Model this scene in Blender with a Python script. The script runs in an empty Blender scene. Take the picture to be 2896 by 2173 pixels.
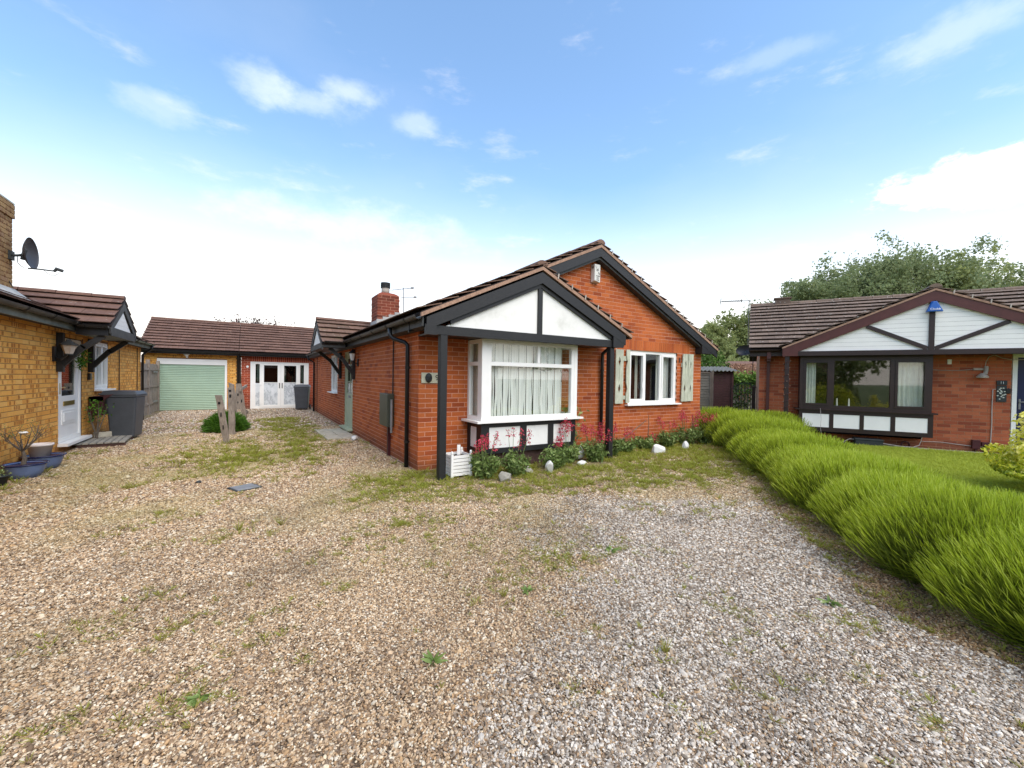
import bpy, math, random
import numpy as np
from mathutils import Vector, Matrix

random.seed(7)
RNG = np.random.default_rng(11)
S = bpy.context.scene
COL = S.collection

# ------------------------------------------------------------------ camera
F_PX, PITCH, ROLL, YAW, EYE = 1166.66, -0.01476, 0.01565, 0.56220, 1.48
_cy, _sy = math.cos(YAW), math.sin(YAW)
fwd = Vector((_sy * math.cos(PITCH), _cy * math.cos(PITCH), math.sin(PITCH)))
rt = Vector((_cy, -_sy, 0))
up = rt.cross(fwd)
r2 = rt * math.cos(ROLL) + up * math.sin(ROLL)
u2 = up * math.cos(ROLL) - rt * math.sin(ROLL)
cam_d = bpy.data.cameras.new('camera')
cam_d.sensor_width = 36
cam_d.lens = 36 * F_PX / 2896
cam_d.clip_start = 0.05
cam_d.clip_end = 3000
cam = bpy.data.objects.new('camera', cam_d)
COL.objects.link(cam)
cam.matrix_world = Matrix(((r2.x, u2.x, -fwd.x, 0), (r2.y, u2.y, -fwd.y, 0), (r2.z, u2.z, -fwd.z, EYE), (0, 0, 0, 1)))
S.camera = cam


def sky_dir(x, y):
    d = r2 * ((x - 1448) / F_PX) - u2 * ((y - 1086.5) / F_PX) + fwd
    return d.normalized()


# ------------------------------------------------------------------ sky, sun, exposure
SUN_EL, SUN_AZ = math.radians(54), math.radians(172)   # azimuth clockwise from +Y
wld = bpy.data.worlds.new('World')
S.world = wld
wld.use_nodes = True
wt = wld.node_tree
wt.nodes.clear()


def N(t, typ, **kw):
    n = t.nodes.new(typ)
    for k, v in kw.items():
        setattr(n, k, v)
    return n


def mth(t, op, a, b=None, c=None, clamp=False):
    n = t.nodes.new('ShaderNodeMath')
    n.operation = op
    n.use_clamp = clamp
    for i, v in enumerate((a, b, c)):
        if v is None:
            continue
        if isinstance(v, (int, float)):
            n.inputs[i].default_value = v
        else:
            t.links.new(v, n.inputs[i])
    return n.outputs[0]


def mixc(t, f, a, b, mode='MIX'):
    n = t.nodes.new('ShaderNodeMix')
    n.data_type = 'RGBA'
    n.blend_type = mode
    for s, v in ((0, f), (6, a), (7, b)):
        if isinstance(v, (int, float)):
            n.inputs[s].default_value = v
        elif isinstance(v, (tuple, list)):
            n.inputs[s].default_value = (*v[:3], 1)
        else:
            t.links.new(v, n.inputs[s])
    return n.outputs[2]


def smooth(t, v, lo, hi):
    n = t.nodes.new('ShaderNodeMapRange')
    n.interpolation_type = 'SMOOTHSTEP'
    t.links.new(v, n.inputs[0])
    n.inputs[1].default_value = lo
    n.inputs[2].default_value = hi
    return n.outputs[0]


def noise(t, vec, scale, detail=4, rough=0.55, stretch=None):
    if stretch:
        m = t.nodes.new('ShaderNodeMapping')
        m.inputs['Scale'].default_value = stretch
        t.links.new(vec, m.inputs['Vector'])
        vec = m.outputs[0]
    n = t.nodes.new('ShaderNodeTexNoise')
    n.inputs['Scale'].default_value = scale
    n.inputs['Detail'].default_value = detail
    n.inputs['Roughness'].default_value = rough
    t.links.new(vec, n.inputs['Vector'])
    return n.outputs[0]


sky = N(wt, 'ShaderNodeTexSky', sky_type='NISHITA', sun_disc=False)
sky.sun_elevation = SUN_EL
sky.sun_rotation = SUN_AZ
sky.air_density = 1.0
sky.dust_density = 0.3
sky.ozone_density = 1.6
tc = N(wt, 'ShaderNodeTexCoord')
dirv = tc.outputs['Generated']
sep = N(wt, 'ShaderNodeSeparateXYZ')
wt.links.new(dirv, sep.inputs[0])
elev = sep.outputs[2]
# blue of the open sky, lifted to the photograph's brightness
skyc = mixc(wt, 1.0, sky.outputs[0], (1.62, 1.76, 1.74), 'MULTIPLY')
hz = mth(wt, 'POWER', smooth(wt, elev, 0.50, 0.02), 1.35)
n_big = noise(wt, dirv, 2.2, 6, 0.55, (1, 1, 2.2))
veil = mth(wt, 'ADD', hz, mth(wt, 'MULTIPLY', mth(wt, 'SUBTRACT', n_big, 0.5), 0.2))
veil = mth(wt, 'MULTIPLY', veil, 1.0, clamp=True)
WHITE = (8.2, 7.6, 6.9)
base = mixc(wt, veil, skyc, WHITE)
# thin wisps everywhere
n_w = noise(wt, dirv, 5.5, 8, 0.62, (1, 1, 3.2))
wisp = mth(wt, 'MULTIPLY', smooth(wt, n_w, 0.55, 0.85), 0.45)
base = mixc(wt, wisp, base, WHITE)
# the separate clouds
n_e = noise(wt, dirv, 9, 8, 0.62, (1, 1, 1.7))
dist_n = mth(wt, 'MULTIPLY', mth(wt, 'SUBTRACT', n_e, 0.5), 2.6)


def cloud(px, py, rx, ry, amt, col, soft=1.0):
    global base
    d = sky_dir(px, py)
    e1 = Vector((d.y, -d.x, 0)).normalized()
    e2 = e1.cross(d).normalized()
    if e2.z < 0:
        e2 = -e2
    acc = None
    for e, r in ((e1, rx), (e2, ry)):
        dt = wt.nodes.new('ShaderNodeVectorMath')
        dt.operation = 'DOT_PRODUCT'
        wt.links.new(dirv, dt.inputs[0])
        dt.inputs[1].default_value = e
        q = mth(wt, 'MULTIPLY', dt.outputs['Value'], 1 / r)
        q = mth(wt, 'MULTIPLY', q, q)
        acc = q if acc is None else mth(wt, 'ADD', acc, q)
    dt = wt.nodes.new('ShaderNodeVectorMath')
    dt.operation = 'DOT_PRODUCT'
    wt.links.new(dirv, dt.inputs[0])
    dt.inputs[1].default_value = d
    front = mth(wt, 'GREATER_THAN', dt.outputs['Value'], 0.3)
    v = mth(wt, 'ADD', mth(wt, 'SQRT', acc), dist_n)
    f = mth(wt, 'MULTIPLY', smooth(wt, v, 1.15, 1.15 - soft), amt)
    f = mth(wt, 'MULTIPLY', f, front)
    base = mixc(wt, f, base, col)


PALE = (5.6, 6.2, 7.0)
cloud(445, 290, .055, .026, .34, PALE)
cloud(740, 245, .075, .036, .42, PALE)
cloud(980, 258, .075, .03, .55, PALE)
cloud(880, 290, .12, .03, .45, PALE)
cloud(1165, 350, .05, .022, .4, PALE)
cloud(2165, 165, .10, .022, .22, PALE)
cloud(2700, 95, .10, .036, .40, PALE)
cloud(1000, 640, .26, .05, .3, WHITE)
cloud(2760, 510, .125, .042, .95, (9.5, 9.2, 8.8), .5)
cloud(2600, 540, .06, .02, .8, (9.5, 9.2, 8.8), .6)
bg = N(wt, 'ShaderNodeBackground')
bg.inputs['Strength'].default_value = 0.15
wt.links.new(base, bg.inputs['Color'])
wo = N(wt, 'ShaderNodeOutputWorld')
wt.links.new(bg.outputs[0], wo.inputs[0])

sun_d = bpy.data.lights.new('sun', 'SUN')
sun_d.energy = 3.0
sun_d.angle = math.radians(70)
sun_d.color = (1.0, 0.87, 0.70)
sun = bpy.data.objects.new('sun', sun_d)
COL.objects.link(sun)
sd = Vector((math.sin(SUN_AZ) * math.cos(SUN_EL), math.cos(SUN_AZ) * math.cos(SUN_EL), math.sin(SUN_EL)))
sun.rotation_euler = sd.to_track_quat('Z', 'Y').to_euler()
S.view_settings.view_transform = 'Standard'
S.view_settings.look = 'None'
S.view_settings.exposure = 0.36
S.view_settings.gamma = 1
S.view_settings.use_curve_mapping = False

# ------------------------------------------------------------------ materials
MATS = {}


def newmat(name):
    m = bpy.data.materials.new(name)
    m.use_nodes = True
    t = m.node_tree
    t.nodes.clear()
    out = t.nodes.new('ShaderNodeOutputMaterial')
    b = t.nodes.new('ShaderNodeBsdfPrincipled')
    t.links.new(b.outputs[0], out.inputs[0])
    MATS[name] = m
    return m, t, b, out


def pos(t):
    return t.nodes.new('ShaderNodeNewGeometry').outputs['Position']


def bump(t, b, h, strength=0.4, dist=0.01):
    n = t.nodes.new('ShaderNodeBump')
    n.inputs['Strength'].default_value = strength
    n.inputs['Distance'].default_value = dist
    t.links.new(h, n.inputs['Height'])
    t.links.new(n.outputs[0], b.inputs['Normal'])


def rndval(t):
    oi = t.nodes.new('ShaderNodeObjectInfo')
    at = t.nodes.new('ShaderNodeAttribute')
    at.attribute_name = 'rnd'
    return mth(t, 'FRACT', mth(t, 'ADD', oi.outputs['Random'], at.outputs['Fac']))


def ramp(t, fac, stops, interp='LINEAR'):
    r = t.nodes.new('ShaderNodeValToRGB')
    r.color_ramp.interpolation = interp
    e = r.color_ramp.elements
    while len(e) < len(stops):
        e.new(0.5)
    for i, (p, c) in enumerate(stops):
        e[i].position = p
        e[i].color = (*c, 1)
    t.links.new(fac, r.inputs[0])
    return r.outputs[0]


def simple(name, c, rough=0.6, var=0.15, scale=6, metal=0, bmp=0.0, bs=60, dirt=None, dirt_s=3, stretch=None, spec=0.4):
    m, t, b, o = newmat(name)
    p = pos(t)
    n = noise(t, p, scale, 5, 0.6, stretch)
    c = tuple(c)
    lo = tuple(x * (1 - var) for x in c)
    hi = tuple(min(1, x * (1 + var)) for x in c)
    col = ramp(t, n, [(0.3, lo), (0.7, hi)])
    if dirt:
        n2 = noise(t, p, dirt_s, 6, 0.65)
        col = mixc(t, mth(t, 'MULTIPLY', smooth(t, n2, 0.5, 0.8), 0.7), col, dirt)
    t.links.new(col, b.inputs['Base Color'])
    b.inputs['Roughness'].default_value = rough
    b.inputs['Metallic'].default_value = metal
    b.inputs['Specular IOR Level'].default_value = spec
    if bmp:
        bump(t, b, noise(t, p, bs, 4, 0.6, stretch), bmp, 0.004)
    return m


def brickmat(name, stops, spots=None, grain=0.2):
    m, t, b, o = newmat(name)
    p = pos(t)
    r = rndval(t)
    col = ramp(t, r, stops)
    n1 = noise(t, p, 55, 5, 0.7, (1, 1, 2.0))
    col = mixc(t, 1.0, col, ramp(t, n1, [(0.3, (1 - grain,) * 3), (0.7, (1 + grain * .6,) * 3)]), 'MULTIPLY')
    n3 = noise(t, p, .9, 3, 0.6)
    col = mixc(t, 1.0, col, ramp(t, n3, [(0.35, (.86, .86, .86)), (0.65, (1.08, 1.06, 1.04))]), 'MULTIPLY')
    if spots:
        s = t.nodes.new('ShaderNodeSeparateXYZ')
        t.links.new(p, s.inputs[0])
        nz = noise(t, p, 16, 3, .6)
        a = mth(t, 'ADD', mth(t, 'ADD', s.outputs[0], s.outputs[1]), mth(t, 'MULTIPLY', nz, 0.05))
        ay = mth(t, 'MULTIPLY', a, 1 / 0.066)
        az = mth(t, 'MULTIPLY', s.outputs[2], 1 / 0.075)
        cb = t.nodes.new('ShaderNodeCombineXYZ')
        t.links.new(mth(t, 'FLOOR', ay), cb.inputs[0])
        t.links.new(mth(t, 'FLOOR', az), cb.inputs[1])
        wn = t.nodes.new('ShaderNodeTexWhiteNoise')
        t.links.new(cb.outputs[0], wn.inputs['Vector'])
        clus = noise(t, p, 3.2, 2, .5)
        th = mth(t, 'SUBTRACT', 1.13, mth(t, 'MULTIPLY', clus, 0.9))
        on = smooth(t, mth(t, 'SUBTRACT', wn.outputs['Value'], th), 0.0, 0.12)
        fr = mth(t, 'ABSOLUTE', mth(t, 'SUBTRACT', mth(t, 'FRACT', ay), 0.5))
        fz = mth(t, 'ABSOLUTE', mth(t, 'SUBTRACT', mth(t, 'FRACT', az), 0.45))
        fr = mth(t, 'MULTIPLY', smooth(t, fr, 0.46, 0.30), smooth(t, fz, 0.42, 0.30))
        f = mth(t, 'MULTIPLY', mth(t, 'MULTIPLY', on, fr), 0.8)
        col = mixc(t, f, col, spots)
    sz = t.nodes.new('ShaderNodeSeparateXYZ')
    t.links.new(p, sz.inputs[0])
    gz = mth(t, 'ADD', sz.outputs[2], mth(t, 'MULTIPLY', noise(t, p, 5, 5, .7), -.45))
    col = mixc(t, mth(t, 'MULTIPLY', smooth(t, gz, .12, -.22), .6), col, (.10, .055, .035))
    n5 = noise(t, p, 2.3, 6, .7, (1, 1, .5))
    col = mixc(t, mth(t, 'MULTIPLY', smooth(t, n5, .60, .85), .22), col, (.22, .09, .055))
    t.links.new(col, b.inputs['Base Color'])
    b.inputs['Roughness'].default_value = 0.85
    b.inputs['Specular IOR Level'].default_value = 0.25
    bump(t, b, noise(t, p, 90, 5, 0.7, (1, 1, 2.0)), 0.35, 0.003)
    return m


def tilemat(name, stops, lichen=None, moss=None):
    m, t, b, o = newmat(name)
    p = pos(t)
    r = rndval(t)
    col = ramp(t, r, stops)
    n1 = noise(t, p, 14, 6, 0.65)
    col = mixc(t, 1.0, col, ramp(t, n1, [(0.3, (.78, .76, .76)), (0.7, (1.2, 1.18, 1.15))]), 'MULTIPLY')
    if moss:
        col = mixc(t, mth(t, 'MULTIPLY', smooth(t, noise(t, p, 4, 5, .6), .52, .72), .6), col, moss)
    if lichen:
        v = noise(t, p, 17, 2, .5)
        col = mixc(t, mth(t, 'MULTIPLY', smooth(t, v, .67, .72), lichen), col, (.62, .62, .55))
    t.links.new(col, b.inputs['Base Color'])
    b.inputs['Roughness'].default_value = 0.8
    bump(t, b, noise(t, p, 120, 4, .6), 0.5, 0.003)
    return m


def glassmat(name, tint=(.98, .99, .98), refl=1.45, dark=0.0):
    m, t, b, o = newmat(name)
    t.nodes.remove(b)
    tr = t.nodes.new('ShaderNodeBsdfTransparent')
    tr.inputs[0].default_value = (*tint, 1)
    gl = t.nodes.new('ShaderNodeBsdfGlossy')
    gl.inputs['Roughness'].default_value = 0.02
    gl.inputs['Color'].default_value = (.9, .9, .9, 1)
    ge = t.nodes.new('ShaderNodeNewGeometry')
    dt = t.nodes.new('ShaderNodeVectorMath')
    dt.operation = 'DOT_PRODUCT'
    t.links.new(ge.outputs['Incoming'], dt.inputs[0])
    t.links.new(ge.outputs['Normal'], dt.inputs[1])
    cth = mth(t, 'ABSOLUTE', dt.outputs['Value'])
    f5 = mth(t, 'POWER', mth(t, 'SUBTRACT', 1.0, cth), 5.0)
    mx = t.nodes.new('ShaderNodeMixShader')
    t.links.new(mth(t, 'ADD', mth(t, 'MULTIPLY', f5, .9), .05 * refl, clamp=True), mx.inputs[0])
    t.links.new(tr.outputs[0], mx.inputs[1])
    t.links.new(gl.outputs[0], mx.inputs[2])
    t.links.new(mx.outputs[0], o.inputs[0])
    return m


def leafmat(name, stops, trans=0.35, rough=0.6, attr='rnd'):
    m, t, b, o = newmat(name)
    at = t.nodes.new('ShaderNodeAttribute')
    at.attribute_name = attr
    oi = t.nodes.new('ShaderNodeObjectInfo')
    fac = mth(t, 'ADD', mth(t, 'MULTIPLY', oi.outputs['Random'], 0.12), at.outputs['Fac'])
    col = ramp(t, fac, stops)
    t.links.new(col, b.inputs['Base Color'])
    b.inputs['Roughness'].default_value = rough
    b.inputs['Specular IOR Level'].default_value = 0.25
    tl = t.nodes.new('ShaderNodeBsdfTranslucent')
    t.links.new(col, tl.inputs[0])
    mx = t.nodes.new('ShaderNodeMixShader')
    mx.inputs[0].default_value = trans
    t.links.new(b.outputs[0], mx.inputs[1])
    t.links.new(tl.outputs[0], mx.inputs[2])
    t.links.new(mx.outputs[0], o.inputs[0])
    return m


def woodmat(name, c1, c2, stretch=(12, 12, 1), rough=.8, bmp=.6):
    m, t, b, o = newmat(name)
    p = pos(t)
    n1 = noise(t, p, 6, 7, 0.7, stretch)
    n2 = noise(t, p, 3, 3, 0.6)
    col = ramp(t, n1, [(0.32, c1), (0.68, c2)])
    col = mixc(t, 1.0, col, ramp(t, n2, [(0.3, (.8, .8, .8)), (0.7, (1.12, 1.12, 1.12))]), 'MULTIPLY')
    t.links.new(col, b.inputs['Base Color'])
    b.inputs['Roughness'].default_value = rough
    bump(t, b, n1, bmp, 0.004)
    return m


M_brick = brickmat('red_brick', [(0, (.30, .062, .020)), (.08, (.43, .098, .026)), (.5, (.50, .128, .033)), (.88, (.55, .148, .041)), (.97, (.40, .088, .027)), (1, (.27, .058, .022))])
M_brick_r = brickmat('dull_red_brick', [(0, (.25, .06, .03)), (.15, (.38, .095, .045)), (.6, (.45, .125, .055)), (.9, (.50, .15, .068)), (1, (.28, .07, .038))])
M_brick_g = brickmat('garage_red_brick', [(0, (.26, .045, .022)), (.5, (.36, .068, .03)), (1, (.42, .085, .035))])
M_brick_ch = brickmat('sooty_chimney_brick', [(0, (.13, .035, .02)), (.5, (.20, .05, .028)), (1, (.27, .07, .038))])
M_brick_y = brickmat('yellow_brick', [(0, (.72, .33, .065)), (.5, (.84, .42, .09)), (.9, (.86, .48, .13)), (1, (.70, .32, .07))], spots=(.34, .11, .02))
M_brick_yc = brickmat('weathered_yellow_brick', [(0, (.30, .18, .08)), (.5, (.40, .25, .11)), (1, (.32, .19, .10))], spots=(.2, .09, .04))
M_mort = simple('pink_mortar', (.66, .36, .25), .9, .15, 30)
M_mort_r = simple('brown_mortar', (.38, .19, .11), .9, .15, 30)
M_mort_y = simple('dark_mortar', (.26, .13, .05), .9, .15, 30)
M_plinth = simple('plinth', (.10, .055, .045), .9, .3, 12, bmp=.5)
M_tile = tilemat('brown_tile', [(0, (.12, .062, .042)), (.5, (.145, .076, .052)), (1, (.17, .09, .062))], lichen=.25)
M_tile_c = tilemat('mossy_tile', [(0, (.12, .07, .045)), (.5, (.16, .09, .06)), (1, (.20, .115, .078))], lichen=.3, moss=(.10, .08, .03))
M_tile_r = tilemat('lichened_tile', [(0, (.13, .09, .065)), (.5, (.155, .108, .078)), (1, (.185, .13, .095))], lichen=.85)
M_under = simple('tile_underlay', (.03, .022, .02), .9)
M_verge = simple('verge_mortar', (.36, .22, .15), .9, .3, 18, bmp=.6, dirt=(.10, .07, .05), dirt_s=9)
M_clip = simple('verge_clip', (.42, .36, .3), .5, .2)
M_black = woodmat('black_timber', (.004, .004, .0045), (.017, .016, .016), (3, 3, 14), .55, .4)
M_blackplain = simple('black_plastic', (.012, .012, .013), .35, .2)
M_soot = simple('grey_weathered_fascia', (.035, .036, .034), .6, .4, 8)
M_fascia_g = simple('grey_green_fascia', (.13, .145, .12), .6, .35, 5)
M_gutter = simple('dark_gutter', (.022, .02, .018), .4, .4, 5, dirt=(.09, .08, .06), dirt_s=5)
M_white = simple('white_render', (.84, .825, .77), .7, .03, 3, dirt=(.56, .55, .48), dirt_s=2.2, bmp=.25)
M_upvc = simple('white_upvc', (.86, .845, .80), .35, .03, 4)
M_whitew = simple('white_cladding', (.88, .86, .81), .45, .03, 4)
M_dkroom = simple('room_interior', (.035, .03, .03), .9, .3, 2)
M_glass = glassmat('window_glass')
M_glassd = glassmat('tinted_glass', (.55, .6, .58), 1.6)
M_net = simple('net_curtain', (.74, .75, .71), .9, .06, 4, stretch=(20, 20, .6))
M_curt = simple('pale_curtain', (.62, .64, .56), .9, .1, 8)
M_sage = simple('sage_paint', (.42, .47, .32), .5, .06, 4)
M_shut = woodmat('flaking_sage_timber', (.36, .38, .27), (.64, .65, .52), (9, 9, 1), .85, .6)
M_dbrown = woodmat('dark_brown_upvc', (.013, .0055, .005), (.032, .0115, .010), (3, 3, 9), .45, .1)
M_rbrown = simple('red_brown_fascia', (.085, .024, .020), .45, .15, 6)
M_lead = simple('lead_flashing', (.40, .40, .38), .75, .2, 6)
M_steel = simple('grey_metal', (.24, .235, .23), .55, .2, 8, metal=.2)
M_green = simple('green_roller_shutter', (.36, .49, .36), .45, .05, 3)
M_marble = None
M_binm = simple('grey_bin_plastic', (.065, .07, .078), .45, .12, 5)
M_rubber = simple('rubber', (.012, .012, .012), .7)
M_conc = simple('concrete', (.46, .42, .33), .9, .2, 8, bmp=.5, dirt=(.22, .20, .12), dirt_s=5)
M_oldwood = woodmat('weathered_wood', (.16, .125, .095), (.40, .34, .28), (14, 14, 1.2), .9, .9)
M_oldwood2 = woodmat('grey_fence_wood', (.20, .18, .145), (.38, .35, .29), (2, 2, 14), .9, .7)
M_shed = woodmat('dark_red_shed_boards', (.045, .014, .014), (.085, .028, .025), (3, 3, 12), .8, .5)
M_cement = simple('corrugated_cement', (.20, .19, .16), .9, .3, 4, bmp=.3)
M_stone_w = simple('white_painted_stone', (.74, .74, .70), .8, .12, 12, bmp=.6, dirt=(.35, .36, .27), dirt_s=6)
M_stone_g = simple('grey_stone', (.33, .31, .26), .9, .2, 14, bmp=.8)
M_blue = simple('blue_glaze', (.14, .19, .32), .25, .25, 6, dirt=(.05, .07, .16), dirt_s=3)
M_dblue = simple('dark_blue_rim', (.012, .018, .075), .2, .1)
M_navy = simple('navy_door', (.008, .014, .06), .35, .1)
M_soil = simple('soil', (.05, .035, .022), .95, .3, 20, bmp=.6)
M_bark = woodmat('bark', (.08, .06, .045), (.20, .16, .12), (10, 10, 2), .9, .9)
M_cable = simple('grey_cable', (.45, .40, .36), .6)
M_cableb = simple('black_cable', (.015, .015, .015), .6)
M_meter = simple('green_grey_box', (.055, .062, .045), .4, .15, 4)
M_ivory = simple('ivory_casing', (.68, .66, .60), .45, .05, 3)
M_text = simple('black_lettering', (.01, .01, .01), .6)
M_textw = simple('white_lettering', (.85, .85, .85), .6)
M_bluebox = simple('blue_alarm_casing', (.015, .10, .38), .35, .05)
M_plaq = simple('sandstone_plaque', (.52, .50, .36), .7, .1, 10)
M_slate = simple('slate', (.03, .035, .035), .6, .2)
M_dishm = simple('dish_grey', (.055, .055, .062), .45, .15, 5)
M_terr = simple('old_pot', (.36, .32, .27), .8, .15)
M_pale = simple('white_pot', (.72, .64, .58), .6, .06)
M_brass = simple('brass', (.5, .36, .12), .3, .1, metal=.8)
M_maroon = simple('maroon_plastic', (.06, .012, .014), .5, .2)
M_bulb = simple('pale_lamp_glass', (.62, .62, .58), .2, .05)

m, t, b, o = newmat('marble_film')
p = pos(t)
n1 = noise(t, p, 5, 8, .75, (1, 1, .6))
col = ramp(t, n1, [(.35, (.74, .76, .77)), (.5, (.62, .65, .66)), (.56, (.36, .39, .41)), (.6, (.62, .64, .66)), (.8, (.76, .77, .78))])
t.links.new(col, b.inputs['Base Color'])
b.inputs['Roughness'].default_value = .3
M_marble = m

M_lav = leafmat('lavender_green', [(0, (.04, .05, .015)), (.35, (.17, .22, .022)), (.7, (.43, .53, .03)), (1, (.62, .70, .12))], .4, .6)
M_conif = leafmat('bush_green', [(0, (.03, .06, .01)), (.5, (.08, .19, .018)), (1, (.16, .34, .03))], .3)
M_leaf = leafmat('plant_leaf', [(0, (.08, .12, .03)), (.5, (.17, .25, .06)), (1, (.36, .44, .16))], .25, .45)
M_flow = leafmat('valerian_flower', [(0, (.36, .015, .04)), (.5, (.62, .04, .085)), (1, (.74, .14, .19))], .3)
M_tree = leafmat('tree_leaf', [(0, (.12, .15, .065)), (.5, (.24, .29, .13)), (1, (.42, .47, .25))], .5, .5)
M_tree2 = leafmat('tree_leaf_bright', [(0, (.16, .18, .06)), (.5, (.29, .33, .12)), (1, (.46, .50, .21))], .5, .5)
M_purple = leafmat('purple_leaf', [(0, (.02, .008, .008)), (1, (.09, .025, .025))], .2)
M_dead = leafmat('dead_leaf', [(0, (.16, .08, .045)), (.5, (.34, .18, .11)), (1, (.50, .30, .20))], .2)
M_ivy = leafmat('ivy_leaf', [(0, (.03, .06, .012)), (.5, (.09, .17, .03)), (1, (.24, .36, .07))], .25)
M_yel = leafmat('variegated_leaf', [(0, (.10, .15, .012)), (.35, (.34, .42, .025)), (.65, (.78, .74, .06)), (1, (.92, .85, .28))], .3, .4)
M_grass = leafmat('grass_blade', [(0, (.14, .11, .03)), (.35, (.30, .25, .06)), (.7, (.31, .33, .045)), (1, (.36, .44, .06))], .35)
M_lawn = leafmat('lawn_blade', [(0, (.34, .30, .07)), (.4, (.34, .38, .04)), (1, (.48, .56, .07))], .35)


# ------------------------------------------------------------------ object helpers
class MB:
    def __init__(s):
        s.v = []
        s.f = []
        s.r = []

    def add(s, vs, fs, r=0.0):
        k = len(s.v)
        s.v += [tuple(x) for x in vs]
        s.f += [tuple(i + k for i in q) for q in fs]
        s.r += [r] * len(vs)
        return s

    def box(s, x0, x1, y0, y1, z0, z1, r=0.0):
        return s.add([(x0, y0, z0), (x1, y0, z0), (x1, y1, z0), (x0, y1, z0), (x0, y0, z1), (x1, y0, z1), (x1, y1, z1), (x0, y1, z1)], BF, r)

    def obox(s, p0, p1, w, h, upv=(0, 0, 1), r=0.0):
        """bar from p0 to p1, width w across, height h along upv"""
        p0, p1 = Vector(p0), Vector(p1)
        d = (p1 - p0).normalized()
        u = Vector(upv)
        u = (u - d * u.dot(d)).normalized()
        x = d.cross(u)
        vs = []
        for q in (p0, p1):
            for a, b2 in ((-1, -1), (1, -1), (1, 1), (-1, 1)):
                vs.append(q + x * (a * w / 2) + u * (b2 * h / 2))
        return s.add(vs, [(3, 2, 1, 0), (4, 5, 6, 7), (0, 1, 5, 4), (1, 2, 6, 5), (2, 3, 7, 6), (3, 0, 4, 7)], r)

    def prism(s, poly, ax, d0, d1, r=0.0):
        """polygon in the two axes other than ax, extruded from d0 to d1 along ax"""
        n = len(poly)
        vs = []
        for d in (d0, d1):
            for a, b2 in poly:
                vs.append((d, a, b2) if ax == 0 else (a, d, b2) if ax == 1 else (a, b2, d))
        fs = [tuple(range(n)), tuple(range(2 * n - 1, n - 1, -1))]
        for i in range(n):
            j = (i + 1) % n
            fs.append((i, i + n, j + n, j))
        return s.add(vs, fs, r)

    def tube(s, pts, rad, seg=8, cap=True):
        pts = [Vector(p) for p in pts]
        rads = rad if isinstance(rad, (list, tuple)) else [rad] * len(pts)
        vs, fs = [], []
        last = None
        for i, p in enumerate(pts):
            d = (pts[min(i + 1, len(pts) - 1)] - pts[max(i - 1, 0)]).normalized()
            if last is None:
                a = d.orthogonal().normalized()
            else:
                a = (last - d * last.dot(d)).normalized()
            last = a
            b2 = d.cross(a)
            for k in range(seg):
                th = 2 * math.pi * k / seg
                vs.append(p + (a * math.cos(th) + b2 * math.sin(th)) * rads[i])
        for i in range(len(pts) - 1):
            for k in range(seg):
                k2 = (k + 1) % seg
                fs.append((i * seg + k, i * seg + k2, (i + 1) * seg + k2, (i + 1) * seg + k))
        if cap:
            fs.append(tuple(range(seg - 1, -1, -1)))
            fs.append(tuple(range((len(pts) - 1) * seg, len(pts) * seg)))
        return s.add(vs, fs)

    def lathe(s, prof, c=(0, 0, 0), seg=24, sx=1, sy=1):
        vs, fs = [], []
        for r, z in prof:
            for k in range(seg):
                th = 2 * math.pi * k / seg
                vs.append((c[0] + r * sx * math.cos(th), c[1] + r * sy * math.sin(th), c[2] + z))
        for i in range(len(prof) - 1):
            for k in range(seg):
                k2 = (k + 1) % seg
                fs.append((i * seg + k, i * seg + k2, (i + 1) * seg + k2, (i + 1) * seg + k))
        fs.append(tuple(range(seg - 1, -1, -1)))
        fs.append(tuple(range((len(prof) - 1) * seg, len(prof) * seg)))
        return s.add(vs, fs)

    def build(s, name, mat, parent=None, smooth=False, bevel=0, kind=None, label=None):
        me = bpy.data.meshes.new(name)
        me.from_pydata(s.v, [], s.f)
        me.materials.append(mat)
        if any(s.r):
            at = me.attributes.new('rnd', 'FLOAT', 'POINT')
            at.data.foreach_set('value', s.r)
        if smooth:
            me.polygons.foreach_set('use_smooth', [True] * len(me.polygons))
        me.update()
        o = bpy.data.objects.new(name, me)
        COL.objects.link(o)
        if parent:
            o.parent = parent
        if bevel:
            bm = o.modifiers.new('bevel', 'BEVEL')
            bm.width = bevel
            bm.segments = 2
            bm.limit_method = 'ANGLE'
        if kind:
            o['kind'] = kind
        if label:
            o['label'] = label
        return o


BF = [(3, 2, 1, 0), (4, 5, 6, 7), (0, 1, 5, 4), (1, 2, 6, 5), (2, 3, 7, 6), (3, 0, 4, 7)]


def tag(o, label=None, cat=None, group=None, kind=None):
    if label:
        o['label'] = label
    if cat:
        o['category'] = cat
    if group:
        o['group'] = group
    if kind:
        o['kind'] = kind
    return o


def empty(name, loc, rz, label, cat, group=None):
    o = bpy.data.objects.new(name, None)
    COL.objects.link(o)
    o.location = loc
    o.rotation_euler = (0, 0, rz)
    o.empty_display_size = .1
    return tag(o, label, cat, group)


def part(name, mat, parent, *boxes, **kw):
    mb = MB()
    for q in boxes:
        mb.box(*q)
    return mb.build(name, mat, parent, **kw)


def copy_tree(o, parent=None):
    c = o.copy()
    COL.objects.link(c)
    c.parent = parent
    for ch in list(o.children):
        copy_tree(ch, c)
    return c


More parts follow.
